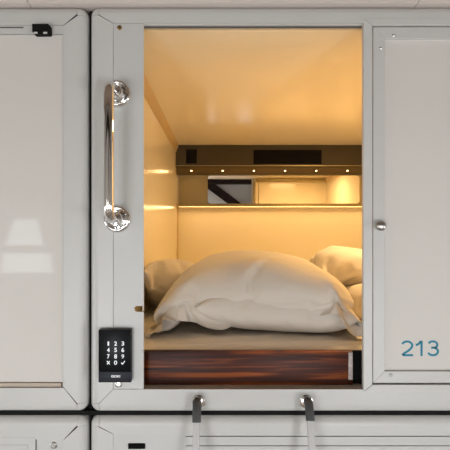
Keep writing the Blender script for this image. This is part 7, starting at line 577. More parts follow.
# ------------------------------------------------------------------ materials
def mat(name, col, rough=.5, metal=0, spec=.5, coat=0, coat_r=.05, emit=None, es=0, bump=None, mottle=None, sheen=0):
    m = bpy.data.materials.new(name); m.use_nodes = True; nt = m.node_tree
    b = nt.nodes['Principled BSDF']
    b.inputs['Base Color'].default_value = (*col, 1); b.inputs['Roughness'].default_value = rough
    b.inputs['Metallic'].default_value = metal; b.inputs['Specular IOR Level'].default_value = spec
    b.inputs['Coat Weight'].default_value = coat; b.inputs['Coat Roughness'].default_value = coat_r
    b.inputs['Sheen Weight'].default_value = sheen
    if emit: b.inputs['Emission Color'].default_value = (*emit, 1); b.inputs['Emission Strength'].default_value = es
    tc = nt.nodes.new('ShaderNodeTexCoord')
    if mottle:   # (scale, amount)
        n = nt.nodes.new('ShaderNodeTexNoise'); n.inputs['Scale'].default_value = mottle[0]; n.inputs['Detail'].default_value = 4
        nt.links.new(tc.outputs['Object'], n.inputs['Vector'])
        r = nt.nodes.new('ShaderNodeMixRGB'); r.blend_type = 'MIX'
        r.inputs[1].default_value = (*[c*(1-mottle[1]) for c in col], 1); r.inputs[2].default_value = (*[min(1, c*(1+mottle[1])) for c in col], 1)
        nt.links.new(n.outputs['Fac'], r.inputs[0]); nt.links.new(r.outputs[0], b.inputs['Base Color'])
    if bump:     # (scale, strength, distance)
        n = nt.nodes.new('ShaderNodeTexNoise'); n.inputs['Scale'].default_value = bump[0]; n.inputs['Detail'].default_value = 3
        nt.links.new(tc.outputs['Object'], n.inputs['Vector'])
        bp = nt.nodes.new('ShaderNodeBump'); bp.inputs['Strength'].default_value = bump[1]; bp.inputs['Distance'].default_value = bump[2]
        nt.links.new(n.outputs['Fac'], bp.inputs['Height']); nt.links.new(bp.outputs[0], b.inputs['Normal'])
    return m

def fabric(name, col, wr=.4):
    m = mat(name, col, .85, sheen=.15); nt = m.node_tree; b = nt.nodes['Principled BSDF']
    tc = nt.nodes.new('ShaderNodeTexCoord'); mp = nt.nodes.new('ShaderNodeMapping'); mp.inputs['Scale'].default_value = (1, 1.6, 1.2)
    mp.inputs['Rotation'].default_value = (0, .3, .6)
    n = nt.nodes.new('ShaderNodeTexNoise'); n.inputs['Scale'].default_value = 7; n.inputs['Detail'].default_value = 3; n.inputs['Distortion'].default_value = 1.2
    wv = nt.nodes.new('ShaderNodeTexNoise'); wv.inputs['Scale'].default_value = 900
    b1 = nt.nodes.new('ShaderNodeBump'); b1.inputs['Strength'].default_value = wr; b1.inputs['Distance'].default_value = .012
    b2 = nt.nodes.new('ShaderNodeBump'); b2.inputs['Strength'].default_value = .2; b2.inputs['Distance'].default_value = .0006
    L = nt.links.new
    L(tc.outputs['Object'], mp.inputs[0]); L(mp.outputs[0], n.inputs['Vector']); L(tc.outputs['Object'], wv.inputs['Vector'])
    L(n.outputs['Fac'], b1.inputs['Height']); L(b1.outputs[0], b2.inputs['Normal']); L(wv.outputs['Fac'], b2.inputs['Height']); L(b2.outputs[0], b.inputs['Normal'])
    return m

def wood(name, cols, scale=(1.2, 1, 26), rough=.42, coat=0):
    m = mat(name, cols[0], rough, coat=coat, spec=.22); nt = m.node_tree; b = nt.nodes['Principled BSDF']; L = nt.links.new
    tc = nt.nodes.new('ShaderNodeTexCoord'); mp = nt.nodes.new('ShaderNodeMapping'); mp.inputs['Scale'].default_value = scale
    n = nt.nodes.new('ShaderNodeTexNoise'); n.inputs['Scale'].default_value = 2.2; n.inputs['Detail'].default_value = 6; n.inputs['Distortion'].default_value = .6
    r = nt.nodes.new('ShaderNodeValToRGB'); els = r.color_ramp.elements
    els[0].position = .3; els[0].color = (*cols[0], 1); els[1].position = .75; els[1].color = (*cols[2], 1)
    e = els.new(.52); e.color = (*cols[1], 1)
    L(tc.outputs['Object'], mp.inputs[0]); L(mp.outputs[0], n.inputs['Vector']); L(n.outputs['Fac'], r.inputs[0]); L(r.outputs[0], b.inputs['Base Color'])
    return m

M = dict(
 frame=mat('white_powder_coat', (.60, .60, .58), .38, bump=(1400, .08, .0004)),
 fascia=mat('white_lacquered_sheet', (.585, .59, .575), .42),
 acry=mat('glossy_milky_acrylic', (.71, .685, .645), .045, spec=.5, mottle=(1.5, .02)),
 steel=mat('brushed_steel', (.55, .54, .52), .28, 1),
 chrome=mat('polished_chrome', (.82, .81, .80), .06, 1),
 brass=mat('dull_brass', (.42, .30, .12), .35, 1),
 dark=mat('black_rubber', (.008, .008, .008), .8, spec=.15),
 slot=mat('dark_slot', (.004, .004, .005), .8, spec=.1),
 line=mat('grey_gasket', (.10, .10, .10), .6),
 liner=mat('cream_gloss_lining', (.80, .72, .535), .19, spec=.40, coat=0, mottle=(2, .015)),
 cove=mat('ochre_corner_profile', (.60, .44, .22), .3),
 bronze=mat('dark_bronze_anodised', (.058, .048, .027), .45, .1, spec=.25, bump=(700, .1, .0003)),
 bronze_l=mat('light_bronze_anodised', (.36, .30, .16), .3, .6),
 bronze_m=mat('mid_bronze_anodised', (.15, .11, .055), .4, .4),
 grille=mat('black_grille', (.008, .007, .006), .8, spec=.1),
 mirror=mat('mirror_glass', (.93, .92, .90), .008, 1),
 led=mat('warm_led', (1, .8, .5), .4, emit=(1, .66, .30), es=7),
 ledpale=mat('warm_led_strip', (1, .8, .5), .4, emit=(1, .60, .24), es=2.5),
 pad=mat('gloss_black_glass', (.003, .0035, .005), .32, spec=.14),
 padlow=mat('satin_blue_black_plastic', (.010, .012, .020), .45, spec=.3),
 glyph=mat('white_print', (.85, .87, .88), .5, emit=(.9, .95, 1), es=.35),
 teal=mat('teal_vinyl', (.006, .22, .33), .6),
 rub=mat('charcoal_rubber_sleeve', (.065, .066, .07), .5),
 alu=mat('pale_grey_aluminium', (.56, .56, .55), .33, .15),
 beige=mat('beige_edge_strip', (.50, .42, .33), .45),
 clad=mat('pinkish_cladding', (.66, .585, .54), .5, mottle=(4, .03)),
 red=mat('red_plastic', (.5, .03, .03), .4),
 pillow=fabric('white_cotton', (.67, .615, .54)),
 sheet=fabric('white_bed_sheet', (.88, .83, .76), .25),
 wood=wood('dark_red_wood', ((.008, .002, .001), (.065, .012, .003), (.36, .085, .012))),
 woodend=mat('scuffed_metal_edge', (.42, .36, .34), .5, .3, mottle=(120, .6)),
 beam=wood('dark_roof_beam', ((.012, .006, .004), (.02, .011, .008), (.04, .02, .014)), (3, 3, 3), .6, 0),
 plaster=mat('white_plaster', (.80, .775, .74), .8, bump=(60, .1, .002)),
 ceil=mat('ceiling_plaster', (.24, .17, .12), .85),
 floor=wood('grey_oak_floor', ((.30, .25, .20), (.38, .32, .26), (.46, .40, .33)), (.6, 8, 1), .4, .1),
 pane=mat('daylit_window_pane', (.8, .85, .9), .2, emit=(.93, .97, 1.0), es=2.5),
 paneb=mat('daylit_window_pane_bright', (.8, .85, .9), .2, emit=(.93, .97, 1.0), es=3.0),
 globe=mat('frosted_lamp_globe', (.9, .88, .84), .4, emit=(1, .93, .82), es=14),
)

# ------------------------------------------------------------------ helpers
def finish(bm, name, m, parent=None, smooth=True, angle=35):
    bmesh.ops.remove_doubles(bm, verts=bm.verts, dist=1e-6)
    bmesh.ops.recalc_face_normals(bm, faces=bm.faces)
    root = parent
    while root is not None and root.parent is not None: root = root.parent
    if root is not None: bmesh.ops.translate(bm, verts=bm.verts, vec=-root.location)
    me = bpy.data.meshes.new(name); bm.to_mesh(me); bm.free()
    me.materials.append(M[m] if isinstance(m, str) else m)
    if smooth:
        for p in me.polygons: p.use_smooth = True
        try: me.set_sharp_from_angle(angle=math.radians(angle))
        except Exception: pass
    o = bpy.data.objects.new(name, me); COL.objects.link(o)
    if parent is not None: o.parent = parent
    return o
def center(o):
    """put a single-mesh thing's origin at its base"""
    vs = [v.co for v in o.data.vertices]
    c = Vector(((min(v.x for v in vs)+max(v.x for v in vs))/2, (min(v.y for v in vs)+max(v.y for v in vs))/2, min(v.z for v in vs)))
    for v in o.data.vertices: v.co -= c
    o.location = c; return o
def thing(name, label, cat, loc, group=None):
    o = bpy.data.objects.new(name, None); COL.objects.link(o); o.location = loc; o.empty_display_size = .05
    o['label'] = label; o['category'] = cat
    if group: o['group'] = group
    return o
def tag(o, label, cat, group=None):
    o['label'] = label; o['category'] = cat
    if group: o['group'] = group
    return o
def struct(name, bm, m, **k):
    o = finish(bm, name, m, **k); o['kind'] = 'structure'; return o

def box(bm, x0, x1, y0, y1, z0, z1, bev=0, seg=2):
    r = bmesh.ops.create_cube(bm, size=1); vs = r['verts']
    for v in vs: v.co = Vector((x0+(v.co.x+.5)*(x1-x0), y0+(v.co.y+.5)*(y1-y0), z0+(v.co.z+.5)*(z1-z0)))
    if bev: bmesh.ops.bevel(bm, geom=list({e for v in vs for e in v.link_edges}), offset=bev, segments=seg, profile=.5, affect='EDGES')
    return bm
def B(*a, **k): return box(bmesh.new(), *a, **k)
def prism(bm, pts, y0, y1, bev=0):
    """outline in (x, z), extruded along y"""
    a = [bm.verts.new((x, y0, z)) for x, z in pts]; b = [bm.verts.new((x, y1, z)) for x, z in pts]
    f = [bm.faces.new(a), bm.faces.new(b[::-1])]
    for i in range(len(pts)): j = (i+1) % len(pts); bm.faces.new([a[j], a[i], b[i], b[j]])
    if bev:
        es = [e for e in f[0].edges]; bmesh.ops.bevel(bm, geom=es, offset=bev, segments=2, profile=.5, affect='EDGES')
    return bm
def yzprism(bm, pts, x0, x1, bev=0):
    a = [bm.verts.new((x0, y, z)) for y, z in pts]; b = [bm.verts.new((x1, y, z)) for y, z in pts]
    bm.faces.new(a); bm.faces.new(b[::-1])
    for i in range(len(pts)): j = (i+1) % len(pts); bm.faces.new([a[j], a[i], b[i], b[j]])
    if bev: bmesh.ops.bevel(bm, geom=list(bm.edges), offset=bev, segments=2, profile=.5, affect='EDGES')
    return bm
def rrect(x0, x1, z0, z1, r, n=6):
    out = []
    for cx, cz, a0 in ((x1-r, z1-r, 0), (x0+r, z1-r, 90), (x0+r, z0+r, 180), (x1-r, z0+r, 270)):
        for k in range(n+1):
            a = math.radians(a0+90*k/n); out.append((cx+r*math.cos(a), cz+r*math.sin(a)))
    return out
def lathe(bm, prof, c, axis='-y', seg=32, closed=True):
    """prof: (radius, height along axis); axis -y comes towards the viewer"""
    rings = []
    def P(r, h, a):
        if axis == '-y': return (c[0]+r*math.cos(a), c[1]-h, c[2]+r*math.sin(a))
        if axis == '-z': return (c[0]+r*math.cos(a), c[1]+r*math.sin(a), c[2]-h)
        return (c[0]+r*math.cos(a), c[1]+r*math.sin(a), c[2]+h)
    for r, h in prof:
        if r < 1e-6: rings.append([bm.verts.new(P(0, h, 0))])
        else: rings.append([bm.verts.new(P(r, h, 2*math.pi*k/seg)) for k in range(seg)])
    for a, b in zip(rings, rings[1:]):
        for k in range(seg):
            l = (k+1) % seg
            if len(a) == 1 and len(b) == 1: continue
            if len(a) == 1: bm.faces.new([a[0], b[k], b[l]])
            elif len(b) == 1: bm.faces.new([a[k], b[0], a[l]])
            else: bm.faces.new([a[k], b[k], b[l], a[l]])
    return bm
def tube(bm, pts, rad, seg=20, caps=True):
    pts = [Vector(p) for p in pts]; n = len(pts); rads = rad if isinstance(rad, (list, tuple)) else [rad]*n
    t0 = (pts[1]-pts[0]).normalized(); up = Vector((1, 0, 0)) if abs(t0.x) < .9 else Vector((0, 0, 1)); rings = []
    for i, p in enumerate(pts):
        t = (pts[min(i+1, n-1)]-pts[max(i-1, 0)]).normalized()
        up = (up-t*up.dot(t)).normalized(); w = t.cross(up)
        rings.append([bm.verts.new(p+rads[i]*(up*math.cos(2*math.pi*k/seg)+w*math.sin(2*math.pi*k/seg))) for k in range(seg)])
    for a, b in zip(rings, rings[1:]):
        for k in range(seg): l = (k+1) % seg; bm.faces.new([a[k], a[l], b[l], b[k]])
    if caps: bm.faces.new(rings[0][::-1]); bm.faces.new(rings[-1])
    return bm
def screw(parent, name, px, py, r, m='steel', y=0., ang=.6):
    X, Z = fx(px), fz(py)
    bm = lathe(bmesh.new(), [(0, .0016), (r*.55, .0016), (r*.62, .0006), (r*.75, .0022), (r, .0006), (r, -.002)], (X, y, Z), seg=20)
    s = r*.5
    for a in (ang, ang+math.pi/2):
        b2 = bmesh.new(); box(b2, -s, s, -.0023, -.0012, -s*.22, s*.22)
        bmesh.ops.rotate(b2, verts=b2.verts, cent=(0, 0, 0), matrix=Matrix.Rotation(a, 3, 'Y')); bmesh.ops.translate(b2, verts=b2.verts, vec=(X, y, Z))
        me = bpy.data.meshes.new('t'); b2.to_mesh(me); b2.free(); bm.from_mesh(me); bpy.data.meshes.remove(me)
    return finish(bm, name, m, parent)
def text_mesh(txt, size_h, m, name, parent, cx, cz, y, width=None, bold=0, depth=.0006):
    c = bpy.data.curves.new(name, 'FONT'); c.body = txt; c.align_x = 'CENTER'; c.size = 1; c.offset = bold; c.extrude = 0
    t = bpy.data.objects.new(name, c); COL.objects.link(t)
    bpy.context.view_layer.update()
    me = bpy.data.meshes.new_from_object(t.evaluated_get(bpy.context.evaluated_depsgraph_get())); bpy.data.objects.remove(t); bpy.data.curves.remove(c)
    xs = [v.co.x for v in me.vertices]; ys = [v.co.y for v in me.vertices]
    w, h = max(xs)-min(xs), max(ys)-min(ys); sy = size_h/h; sx = (width/w) if width else sy
    bm = bmesh.new(); bm.from_mesh(me); bpy.data.meshes.remove(me)
    mx, my = (max(xs)+min(xs))/2, (max(ys)+min(ys))/2
    for v in bm.verts: v.co = Vector((cx+(v.co.x-mx)*sx, y, cz+(v.co.y-my)*sy))
    r = bmesh.ops.extrude_face_region(bm, geom=bm.faces[:])
    for v in [g for g in r['geom'] if isinstance(g, bmesh.types.BMVert)]: v.co.y -= depth
    return finish(bm, name, m, parent, smooth=False)

# ------------------------------------------------------------------ pod frames
CAP = .0265
def prof_y(u, edge=.0235, deep=.024):
    if u >= edge: return 0.
    return deep*(1-math.sqrt(max(0, 1-((edge-u)/edge)**2)))
def member(name, parent, side, x0, x1, z0, z1, w, wa, wb, lines=()):
    """one straight frame member. side L/R (post) or T/B (rail); wa, wb = widths of the members met at its low / high end"""
    us = [0]+[.0235*(1-math.cos(math.radians(a))) for a in (12, 25, 38, 50, 62, 75, 90)]
    us += [CAP, CAP]; us += [w]
    prof = [(0, .14)]+[(u, prof_y(u)) for u in us]+[(w, .045)]
    g = .0007
    lo, hi = (z0, z1) if side in 'LR' else (x0, x1)
    def ends(u):
        def e(wo):
            if u <= CAP: return CAP+g
            return CAP+(wo-CAP)*(u-CAP)/(w-CAP)+g
        return lo+e(wa), hi-e(wb)
    bm = bmesh.new(); rows = []
    for u, y in prof:
        a, b = ends(u); r = []
        for s in (a, b):
            if side == 'L': p = (x0+u, y, s)
            elif side == 'R': p = (x1-u, y, s)
            elif side == 'B': p = (s, y, z0+u)
            else: p = (s, y, z1-u)
            r.append(bm.verts.new(p))
        rows.append(r)
    for p, q in zip(rows, rows[1:]): bm.faces.new([p[0], p[1], q[1], q[0]])
    bm.faces.new([r[0] for r in rows]); bm.faces.new([r[1] for r in rows][::-1])
    bm.faces.new([rows[0][0], rows[-1][0], rows[-1][1], rows[0][1]])
    return finish(bm, name, 'frame', parent, angle=28)
def cap(parent, cx, cz, sx, sz):
    bm = bmesh.new(); n = 10; prof = [(CAP, .14)]+[(CAP-u, prof_y(u)) for u in [0]+[.0235*(1-math.cos(math.radians(a))) for a in (12, 25, 38, 50, 62, 75, 90)]]+[(0, 0)]
    rows = []
    for r, y in prof:
        rows.append([bm.verts.new((cx+sx*r*math.cos(math.pi/2*k/n), y-.0004 if y < .1 else y, cz+sz*r*math.sin(math.pi/2*k/n))) for k in range(n+1)] if r > 0 else [bm.verts.new((cx, y-.0004, cz))])
    for p, q in zip(rows, rows[1:]):
        for k in range(n):
            if len(q) == 1: bm.faces.new([p[k], p[k+1], q[0]])
            else: bm.faces.new([p[k], p[k+1], q[k+1], q[k]])
    return finish(bm, 'corner_cap', 'frame', parent, angle=50)
def pod_frame(parent, x0, x1, z0, z1, wl, wr, wb, wt):
    member('frame_post', parent, 'L', x0, x1, z0, z1, wl, wb, wt); member('frame_post', parent, 'R', x0, x1, z0, z1, wr, wb, wt)
    member('frame_rail', parent, 'B', x0, x1, z0, z1, wb, wl, wr); member('frame_rail', parent, 'T', x0, x1, z0, z1, wt, wl, wr)
    for cx, sx in ((x0+CAP, -1), (x1-CAP, 1)):
        for cz, sz in ((z0+CAP, -1), (z1-CAP, 1)): cap(parent, cx, cz, sx, sz)

# ================================================================== the room
RX, RY, RH = 3.4, -2.7, 2.72
struct('floor', B(-RX-.2, RX+.2, RY-.2, 2.6, -.1, 0), 'floor')
struct('ceiling', B(-RX-.2, RX+.2, RY-.2, 2.6, RH, RH+.1), 'ceil')
def wall_with_holes(name, axis, pos, t, a0, a1, holes, m='plaster'):
    """axis x: wall in the plane x=pos spanning y; axis y: plane y=pos spanning x. holes = (a0,a1,z0,z1)"""
    bm = bmesh.new(); cuts = sorted({a0, a1, *[h[0] for h in holes], *[h[1] for h in holes]})
    for p, q in zip(cuts, cuts[1:]):
        hs = sorted([h for h in holes if h[0] <= p+1e-6 and h[1] >= q-1e-6], key=lambda h: h[2]); z = 0
        for h in hs+[None]:
            top = h[2] if h else RH
            if top > z:
                if axis == 'x': box(bm, min(pos, pos+t), max(pos, pos+t), p, q, z, top)
                else: box(bm, p, q, min(pos, pos+t), max(pos, pos+t), z, top)
            if h: z = h[3]
    return struct(name, bm, m, smooth=False)
wl = [(-2.3, -.5, .2, 1.1)]  # unseen side windows, added to bring in daylight
wall_with_holes('wall_left', 'x', -RX, -.2, RY-.2, 2.6, wl)
wall_with_holes('wall_right', 'x', RX, .2, RY-.2, 2.6, wl)
far = [(-1.91, -1.45, 1.21, 1.71), (-1.30, -.50, .15, 1.30), (.85, 1.42, .15, 1.30), (-.17, -.04, .64, .92), (.40, .60, .64, .92)]  # the two large openings are added for daylight from low down
wall_with_holes('wall_far', 'y', RY, -.2, -RX, RX, far)
struct('wall_back', B(-RX, RX, 2.5, 2.6, 0, RH), 'plaster')
k = 0
for sx in (-1, 1):
    for h in wl:
        k += 1; bm = bmesh.new(); X = sx*(RX+.1)
        for a, b, c, d in ((h[0], h[0]+.05, h[2], h[3]), (h[1]-.05, h[1], h[2], h[3]), (h[0]+.05, h[1]-.05, h[2], h[2]+.05), (h[0]+.05, h[1]-.05, h[3]-.05, h[3]), ((h[0]+h[1])/2-.02, (h[0]+h[1])/2+.02, h[2]+.05, h[3]-.05)):
            box(bm, X-.03, X+.03, a, b, c, d)
        f = struct('window_%d' % k, bm, 'frame', smooth=False)
        p = finish(B(X+sx*.015-.004, X+sx*.015+.004, h[0]+.04, h[1]-.04, h[2]+.04, h[3]-.04), 'window_pane', 'pane', f)
for h in far[1:]:
    k += 1; bm = bmesh.new(); Y = RY-.1; xm = (h[0]+h[1])/2
    for a, b, c, d in ((h[0], h[0]+.05, h[2], h[3]), (h[1]-.05, h[1], h[2], h[3]), (h[0]+.05, h[1]-.05, h[2], h[2]+.05), (h[0]+.05, h[1]-.05, h[3]-.05, h[3]), (xm-.02, xm+.02, h[2]+.05, h[3]-.05)):
        box(bm, a, b, Y-.03, Y+.03, c, d)
    if h[1]-h[0] < .3:
        bm = bmesh.new()
        for a, b, c, d in ((h[0], h[0]+.015, h[2], h[3]), (h[1]-.015, h[1], h[2], h[3]), (h[0]+.015, h[1]-.015, h[2], h[2]+.015), (h[0]+.015, h[1]-.015, h[3]-.015, h[3])): box(bm, a, b, Y-.03, Y+.03, c, d)
    f = struct('window_%d' % k, bm, 'frame', smooth=False); q = .04 if h[1]-h[0] > .3 else .01
    finish(B(h[0]+q, h[1]-q, Y-.02, Y-.012, h[2]+q, h[3]-q), 'window_pane', 'pane' if q > .02 else 'paneb', f)
# small tapering window, mirrored in the left neighbour's door
bm = bmesh.new(); x0, x1, Yw = -1.91, -1.45, RY-.03
for a, b in ((1.21, 1.225), (1.40, 1.47), (1.70, 1.71)): prism(bm, [(x0, a), (x1, a), (x1, b), (x0, b)], Yw-.03, Yw+.02)
prism(bm, [(x1, 1.225), (x1, 1.40), (x1-.035, 1.40), (x1-.005, 1.225)], Yw-.03, Yw+.02)
prism(bm, [(x1, 1.47), (x1, 1.70), (x1-.15, 1.70), (x1-.09, 1.47)], Yw-.03, Yw+.02)
prism(bm, [(x0, 1.47), (x0, 1.70), (x0+.10, 1.70), (x0+.03, 1.47)], Yw-.03, Yw+.02)
f = struct('window_%d' % (k+1), bm, 'plaster', smooth=False)
finish(B(x0, x1, Yw-.015, Yw-.01, 1.21, 1.71), 'window_pane', 'paneb', f)
# dark roof timbers on the far wall (seen in the capsule's mirror)
bm = bmesh.new(); prism(bm, [(-RX, 2.42), (RX, 2.42), (RX, 2.54), (-RX, 2.54)], RY, RY+.14); struct('trim_1', bm, 'beam', smooth=False)
def brace(n, xa, za, xb, zb_, w):
    d = Vector((xb-xa, zb_-za)).normalized(); q = Vector((-d.y, d.x))*w/2
    bm = prism(bmesh.new(), [(xa+q.x, za+q.y), (xa-q.x, za-q.y), (xb-q.x, zb_-q.y), (xb+q.x, zb_+q.y)], RY, RY+.10); struct(n, bm, 'beam', smooth=False)
brace('trim_2', -.30, 2.53, .44, 1.98, .14)
bm = B(.64, .76, RY, RY+.13, 1.35, 2.42); struct('trim_3', bm, 'beam', smooth=False)
# black filler strips that paint the shade in the gaps between the pods
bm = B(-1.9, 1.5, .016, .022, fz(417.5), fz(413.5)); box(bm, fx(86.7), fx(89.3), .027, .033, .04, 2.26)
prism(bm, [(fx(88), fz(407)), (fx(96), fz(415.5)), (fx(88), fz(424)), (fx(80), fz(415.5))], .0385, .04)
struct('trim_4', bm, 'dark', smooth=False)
# cladding above the pods
zc = fz(4.6)
for i, (a, b) in enumerate(((-1.9, fx(29)-.0008), (fx(29)+.0008, fx(417)-.0008), (fx(417)+.0008, 1.62))):
    struct('trim_%d' % (5+i), B(a, b, -.012, .09, zc, RH, bev=.0025), 'clad')
bm = B(fx(446.5), fx(452), -.018, -.0115, fz(2.2), fz(-6), bev=.002)  # tiny red label on the cladding
tag(center(finish(bm, 'alarm_button', 'red')), 'small red plastic piece on the cladding strip at the top right corner', 'alarm button')

# round lamp standing in the room; its light is the soft spot mirrored in the capsule's back wall
lt = thing('globe_lamp', 'floor lamp with a frosted white globe standing behind the viewer', 'lamp', (-.17, -2.3, 0))
finish(lathe(bmesh.new(), [(0, 0), (.14, 0), (.14, .012), (.02, .022), (0, .022)], (-.17, -2.3, 0), '+z'), 'base', 'dark', lt)
finish(tube(bmesh.new(), [(-.17, -2.3, .015), (-.17, -2.3, 1.522)], .009), 'pole', 'dark', lt)
finish(lathe(bmesh.new(), [(.06*math.sin(math.pi*a/16), 1.58-.06*math.cos(math.pi*a/16)) for a in range(17)], (-.17, -2.3, 0), '+z', 24), 'globe', 'globe', lt)

# ================================================================== pod 213
X0, X1 = fx(89.4), 1.50
Z0, Z1 = fz(413.4), fz(5.2)
POD = thing('sleeping_capsule', 'open white sleeping capsule with lit cream interior behind a half-closed sliding door', 'sleeping capsule', (X0+1, .5, Z0))
WL, WB, WT, WR = fx(113)-X0, fz(389.4)-Z0, Z1-fz(23), .07
pod_frame(POD, X0, X1, Z0, Z1, WL, WR, WB, WT)
# fascia left of the opening, with the strike notch
g = .0011
fa = [(fx(113)+g, fz(390)), (fx(113)+g, fz(22.5))]
fa = [(X0+WL+g, Z0+WB+g-.0), (X0+WL+g, Z1-WT-g), (fx(143.5), Z1-WT-g), (fx(143.5), fz(306)), (fx(137), fz(306)), (fx(135), fz(306.8)), (fx(134), fz(309)), (fx(135), fz(311.2)), (fx(137), fz(312)), (fx(143.5), fz(312)), (fx(143.5), Z0+WB+g)]
finish(prism(bmesh.new(), fa, .0008, .008), 'fascia_panel', 'fascia', POD, smooth=False)
finish(B(fx(143.5)-.0045, fx(143.5)-.0004, .0082, .012, Z0+WB, Z1-WT), 'opening_edge_strip', 'beige', POD)
screw(POD, 'screw', 119.5, 27.5, .0068, 'brass', .0008); screw(POD, 'screw', 118.5, 384, .010, 'steel', .0008, .2)
finish(lathe(bmesh.new(), [(0, .003), (.003, .002), (.0045, 0), (.0045, -.003)], (fx(142.6), .0008, fz(351)), seg=12), 'stud', 'steel', POD)
# channel above the opening
finish(B(fx(143.5), fx(363), .004, .010, fz(24.6), Z1-WT-.0003), 'header_trim', 'frame', POD)
finish(B(fx(143.5), fx(363), .0102, .014, fz(26.3), fz(24.6)), 'header_channel', 'line', POD)
# door surround: post, header and sill around the sliding leaf
sx0, sx1 = fx(363.3), fx(372.2); hz0, hz1 = fz(25.6), fz(18.3)
zs0, zs1 = Z0+WB-fz(388)+fz(391.5), fz(384.3)
pts = [(sx0, zs0), (sx0, Z1-WT-g)]
bm = bmesh.new()
prism(bm, [(sx0, fz(391)), (sx0, hz1), (sx1, hz0), (sx1, fz(384.6))], -.002, .012, .0012)
finish(bm, 'door_surround', 'frame', POD, smooth=False)
finish(prism(bmesh.new(), [(sx0+g*1.5, hz1), (X1-WR, hz1), (X1-WR, hz0), (sx1+g, hz0)], -.002, .03, .0012), 'door_surround', 'frame', POD, smooth=False)
finish(prism(bmesh.new(), [(sx0+g*1.5, fz(391.3)), (sx1+g, fz(384.6)), (X1-WR, fz(384.6)), (X1-WR, fz(391.3))], -.002, .03, .0012), 'door_surround', 'frame', POD, smooth=False)
# shadow gap around the leaf
finish(B(sx1, X1-WR, .024, .0245, fz(384.6), hz0), 'door_gasket', 'line', POD)
# the sliding leaf
dx0, dx1, dz0, dz1 = fx(373.4), X1-WR-.004, fz(383.2), fz(26.8)
fw = fx(385)-dx0
LEAF = finish(B(dx0+fw-.006, dx1-fw+.006, .0105, .018, dz0+fw-.006, dz1-fw+.006), 'sliding_door', 'acry', POD, smooth=False)
LEAF['label'] = 'milky acrylic leaf in a white frame'
def dframe(n, pts): return finish(prism(bmesh.new(), pts, .002, .022, .001), n, 'frame', LEAF, smooth=False)
h = .0002
dframe('door_frame', [(dx0, dz0), (dx0, dz1), (dx0+fw, dz1-fw), (dx0+fw, dz0+fw)])
dframe('door_frame', [(dx1, dz1), (dx1, dz0), (dx1-fw, dz0+fw), (dx1-fw, dz1-fw)])
dframe('door_frame', [(dx0+h, dz1), (dx1-h, dz1), (dx1-fw-h, dz1-fw), (dx0+fw+h, dz1-fw)])
dframe('door_frame', [(dx1-h, dz0), (dx0+h, dz0), (dx0+fw+h, dz0+fw), (dx1-fw-h, dz0+fw)])
for px, py in ((394, 35), (381, 48)):
    finish(lathe(bmesh.new(), [(0, .0022), (.0022, .0018), (.0042, 0), (.0042, -.001)], (fx(px), .002, fz(py)), seg=14), 'rivet', 'chrome', LEAF)
screw(LEAF, 'screw', 391, 375.2, .005, 'alu', .002)
for px in (381, 385.3): finish(lathe(bmesh.new(), [(0, .001), (.0018, .0006), (.0018, -.001)], (fx(px), .002, fz(365)), seg=10), 'rivet', 'steel', LEAF)
finish(lathe(bmesh.new(), [(0, .024), (.007, .0232), (.0125, .0195), (.0148, .0145), (.0142, .010), (.009, .006), (.0075, .002), (.0075, -.001)], (fx(379.4), .002, fz(225.8)), seg=32), 'door_knob', 'steel', LEAF)
def arc(cx_, cz_, rx_, rz_, a0, a1, n=14): return [(cx_+rx_*math.cos(math.radians(a0+(a1-a0)*k/n)), cz_+rz_*math.sin(math.radians(a0+(a1-a0)*k/n))) for k in range(n+1)]
def ribbon(name, paths, m, parent, w, y, depth=.0005):
    bm = bmesh.new()
    for pts in paths:
        n = len(pts); L_ = []; R_ = []
        for i, p in enumerate(pts):
            a = Vector(pts[max(i-1, 0)]); b = Vector(pts[min(i+1, n-1)]); d = (b-a).normalized(); q = Vector((-d.y, d.x))*w/2
            if 0 < i < n-1:
                d0 = (Vector(p)-a).normalized(); q = q/max(.5, d0.dot(d))
            L_.append(Vector(p)+q); R_.append(Vector(p)-q)
        f = [[bm.verts.new((v.x, y-dd, v.y)) for v in L_] for dd in (0, depth)]+[[bm.verts.new((v.x, y-dd, v.y)) for v in R_] for dd in (0, depth)]
        for i in range(n-1):
            bm.faces.new([f[1][i], f[1][i+1], f[3][i+1], f[3][i]]); bm.faces.new([f[0][i], f[2][i], f[2][i+1], f[0][i+1]])
            bm.faces.new([f[0][i], f[0][i+1], f[1][i+1], f[1][i]]); bm.faces.new([f[2][i], f[3][i], f[3][i+1], f[2][i+1]])
        for i in (0, n-1): bm.faces.new([f[0][i], f[1][i], f[3][i], f[2][i]])
    return finish(bm, name, m, parent, smooth=False)
def dig(px, pts): return [(fx(px)+x*K*1.04, fz(357.2)+z*K*1.03) for x, z in pts]
two = arc(5.8, 10.4, 5.0, 3.9, 160, -25, 16)+[(9.2, 7.2), (6.5, 4.9), (3.2, 2.9), (1.3, 1.0), (2.0, .9), (11.6, .9)]
three = arc(5.6, 11.1, 4.3, 3.3, 158, -72, 14)
three2 = [(4.0, 8.2)]+arc(5.7, 4.6, 4.9, 3.7, 85, -160, 16)
ribbon('room_number_digit', [dig(402.6, two)], 'teal', LEAF, 2.1*K, .0105)
ribbon('room_number_digit', [dig(416.5, [(1.0, 10.6), (3.6, 11.9), (5.9, 14.6)]), dig(416.5, [(6.5, 15), (6.5, .1)])], 'teal', LEAF, 2.2*K, .0105)
ribbon('room_number_digit', [dig(428.8, three), dig(428.8, three2)], 'teal', LEAF, 2.1*K, .0105)

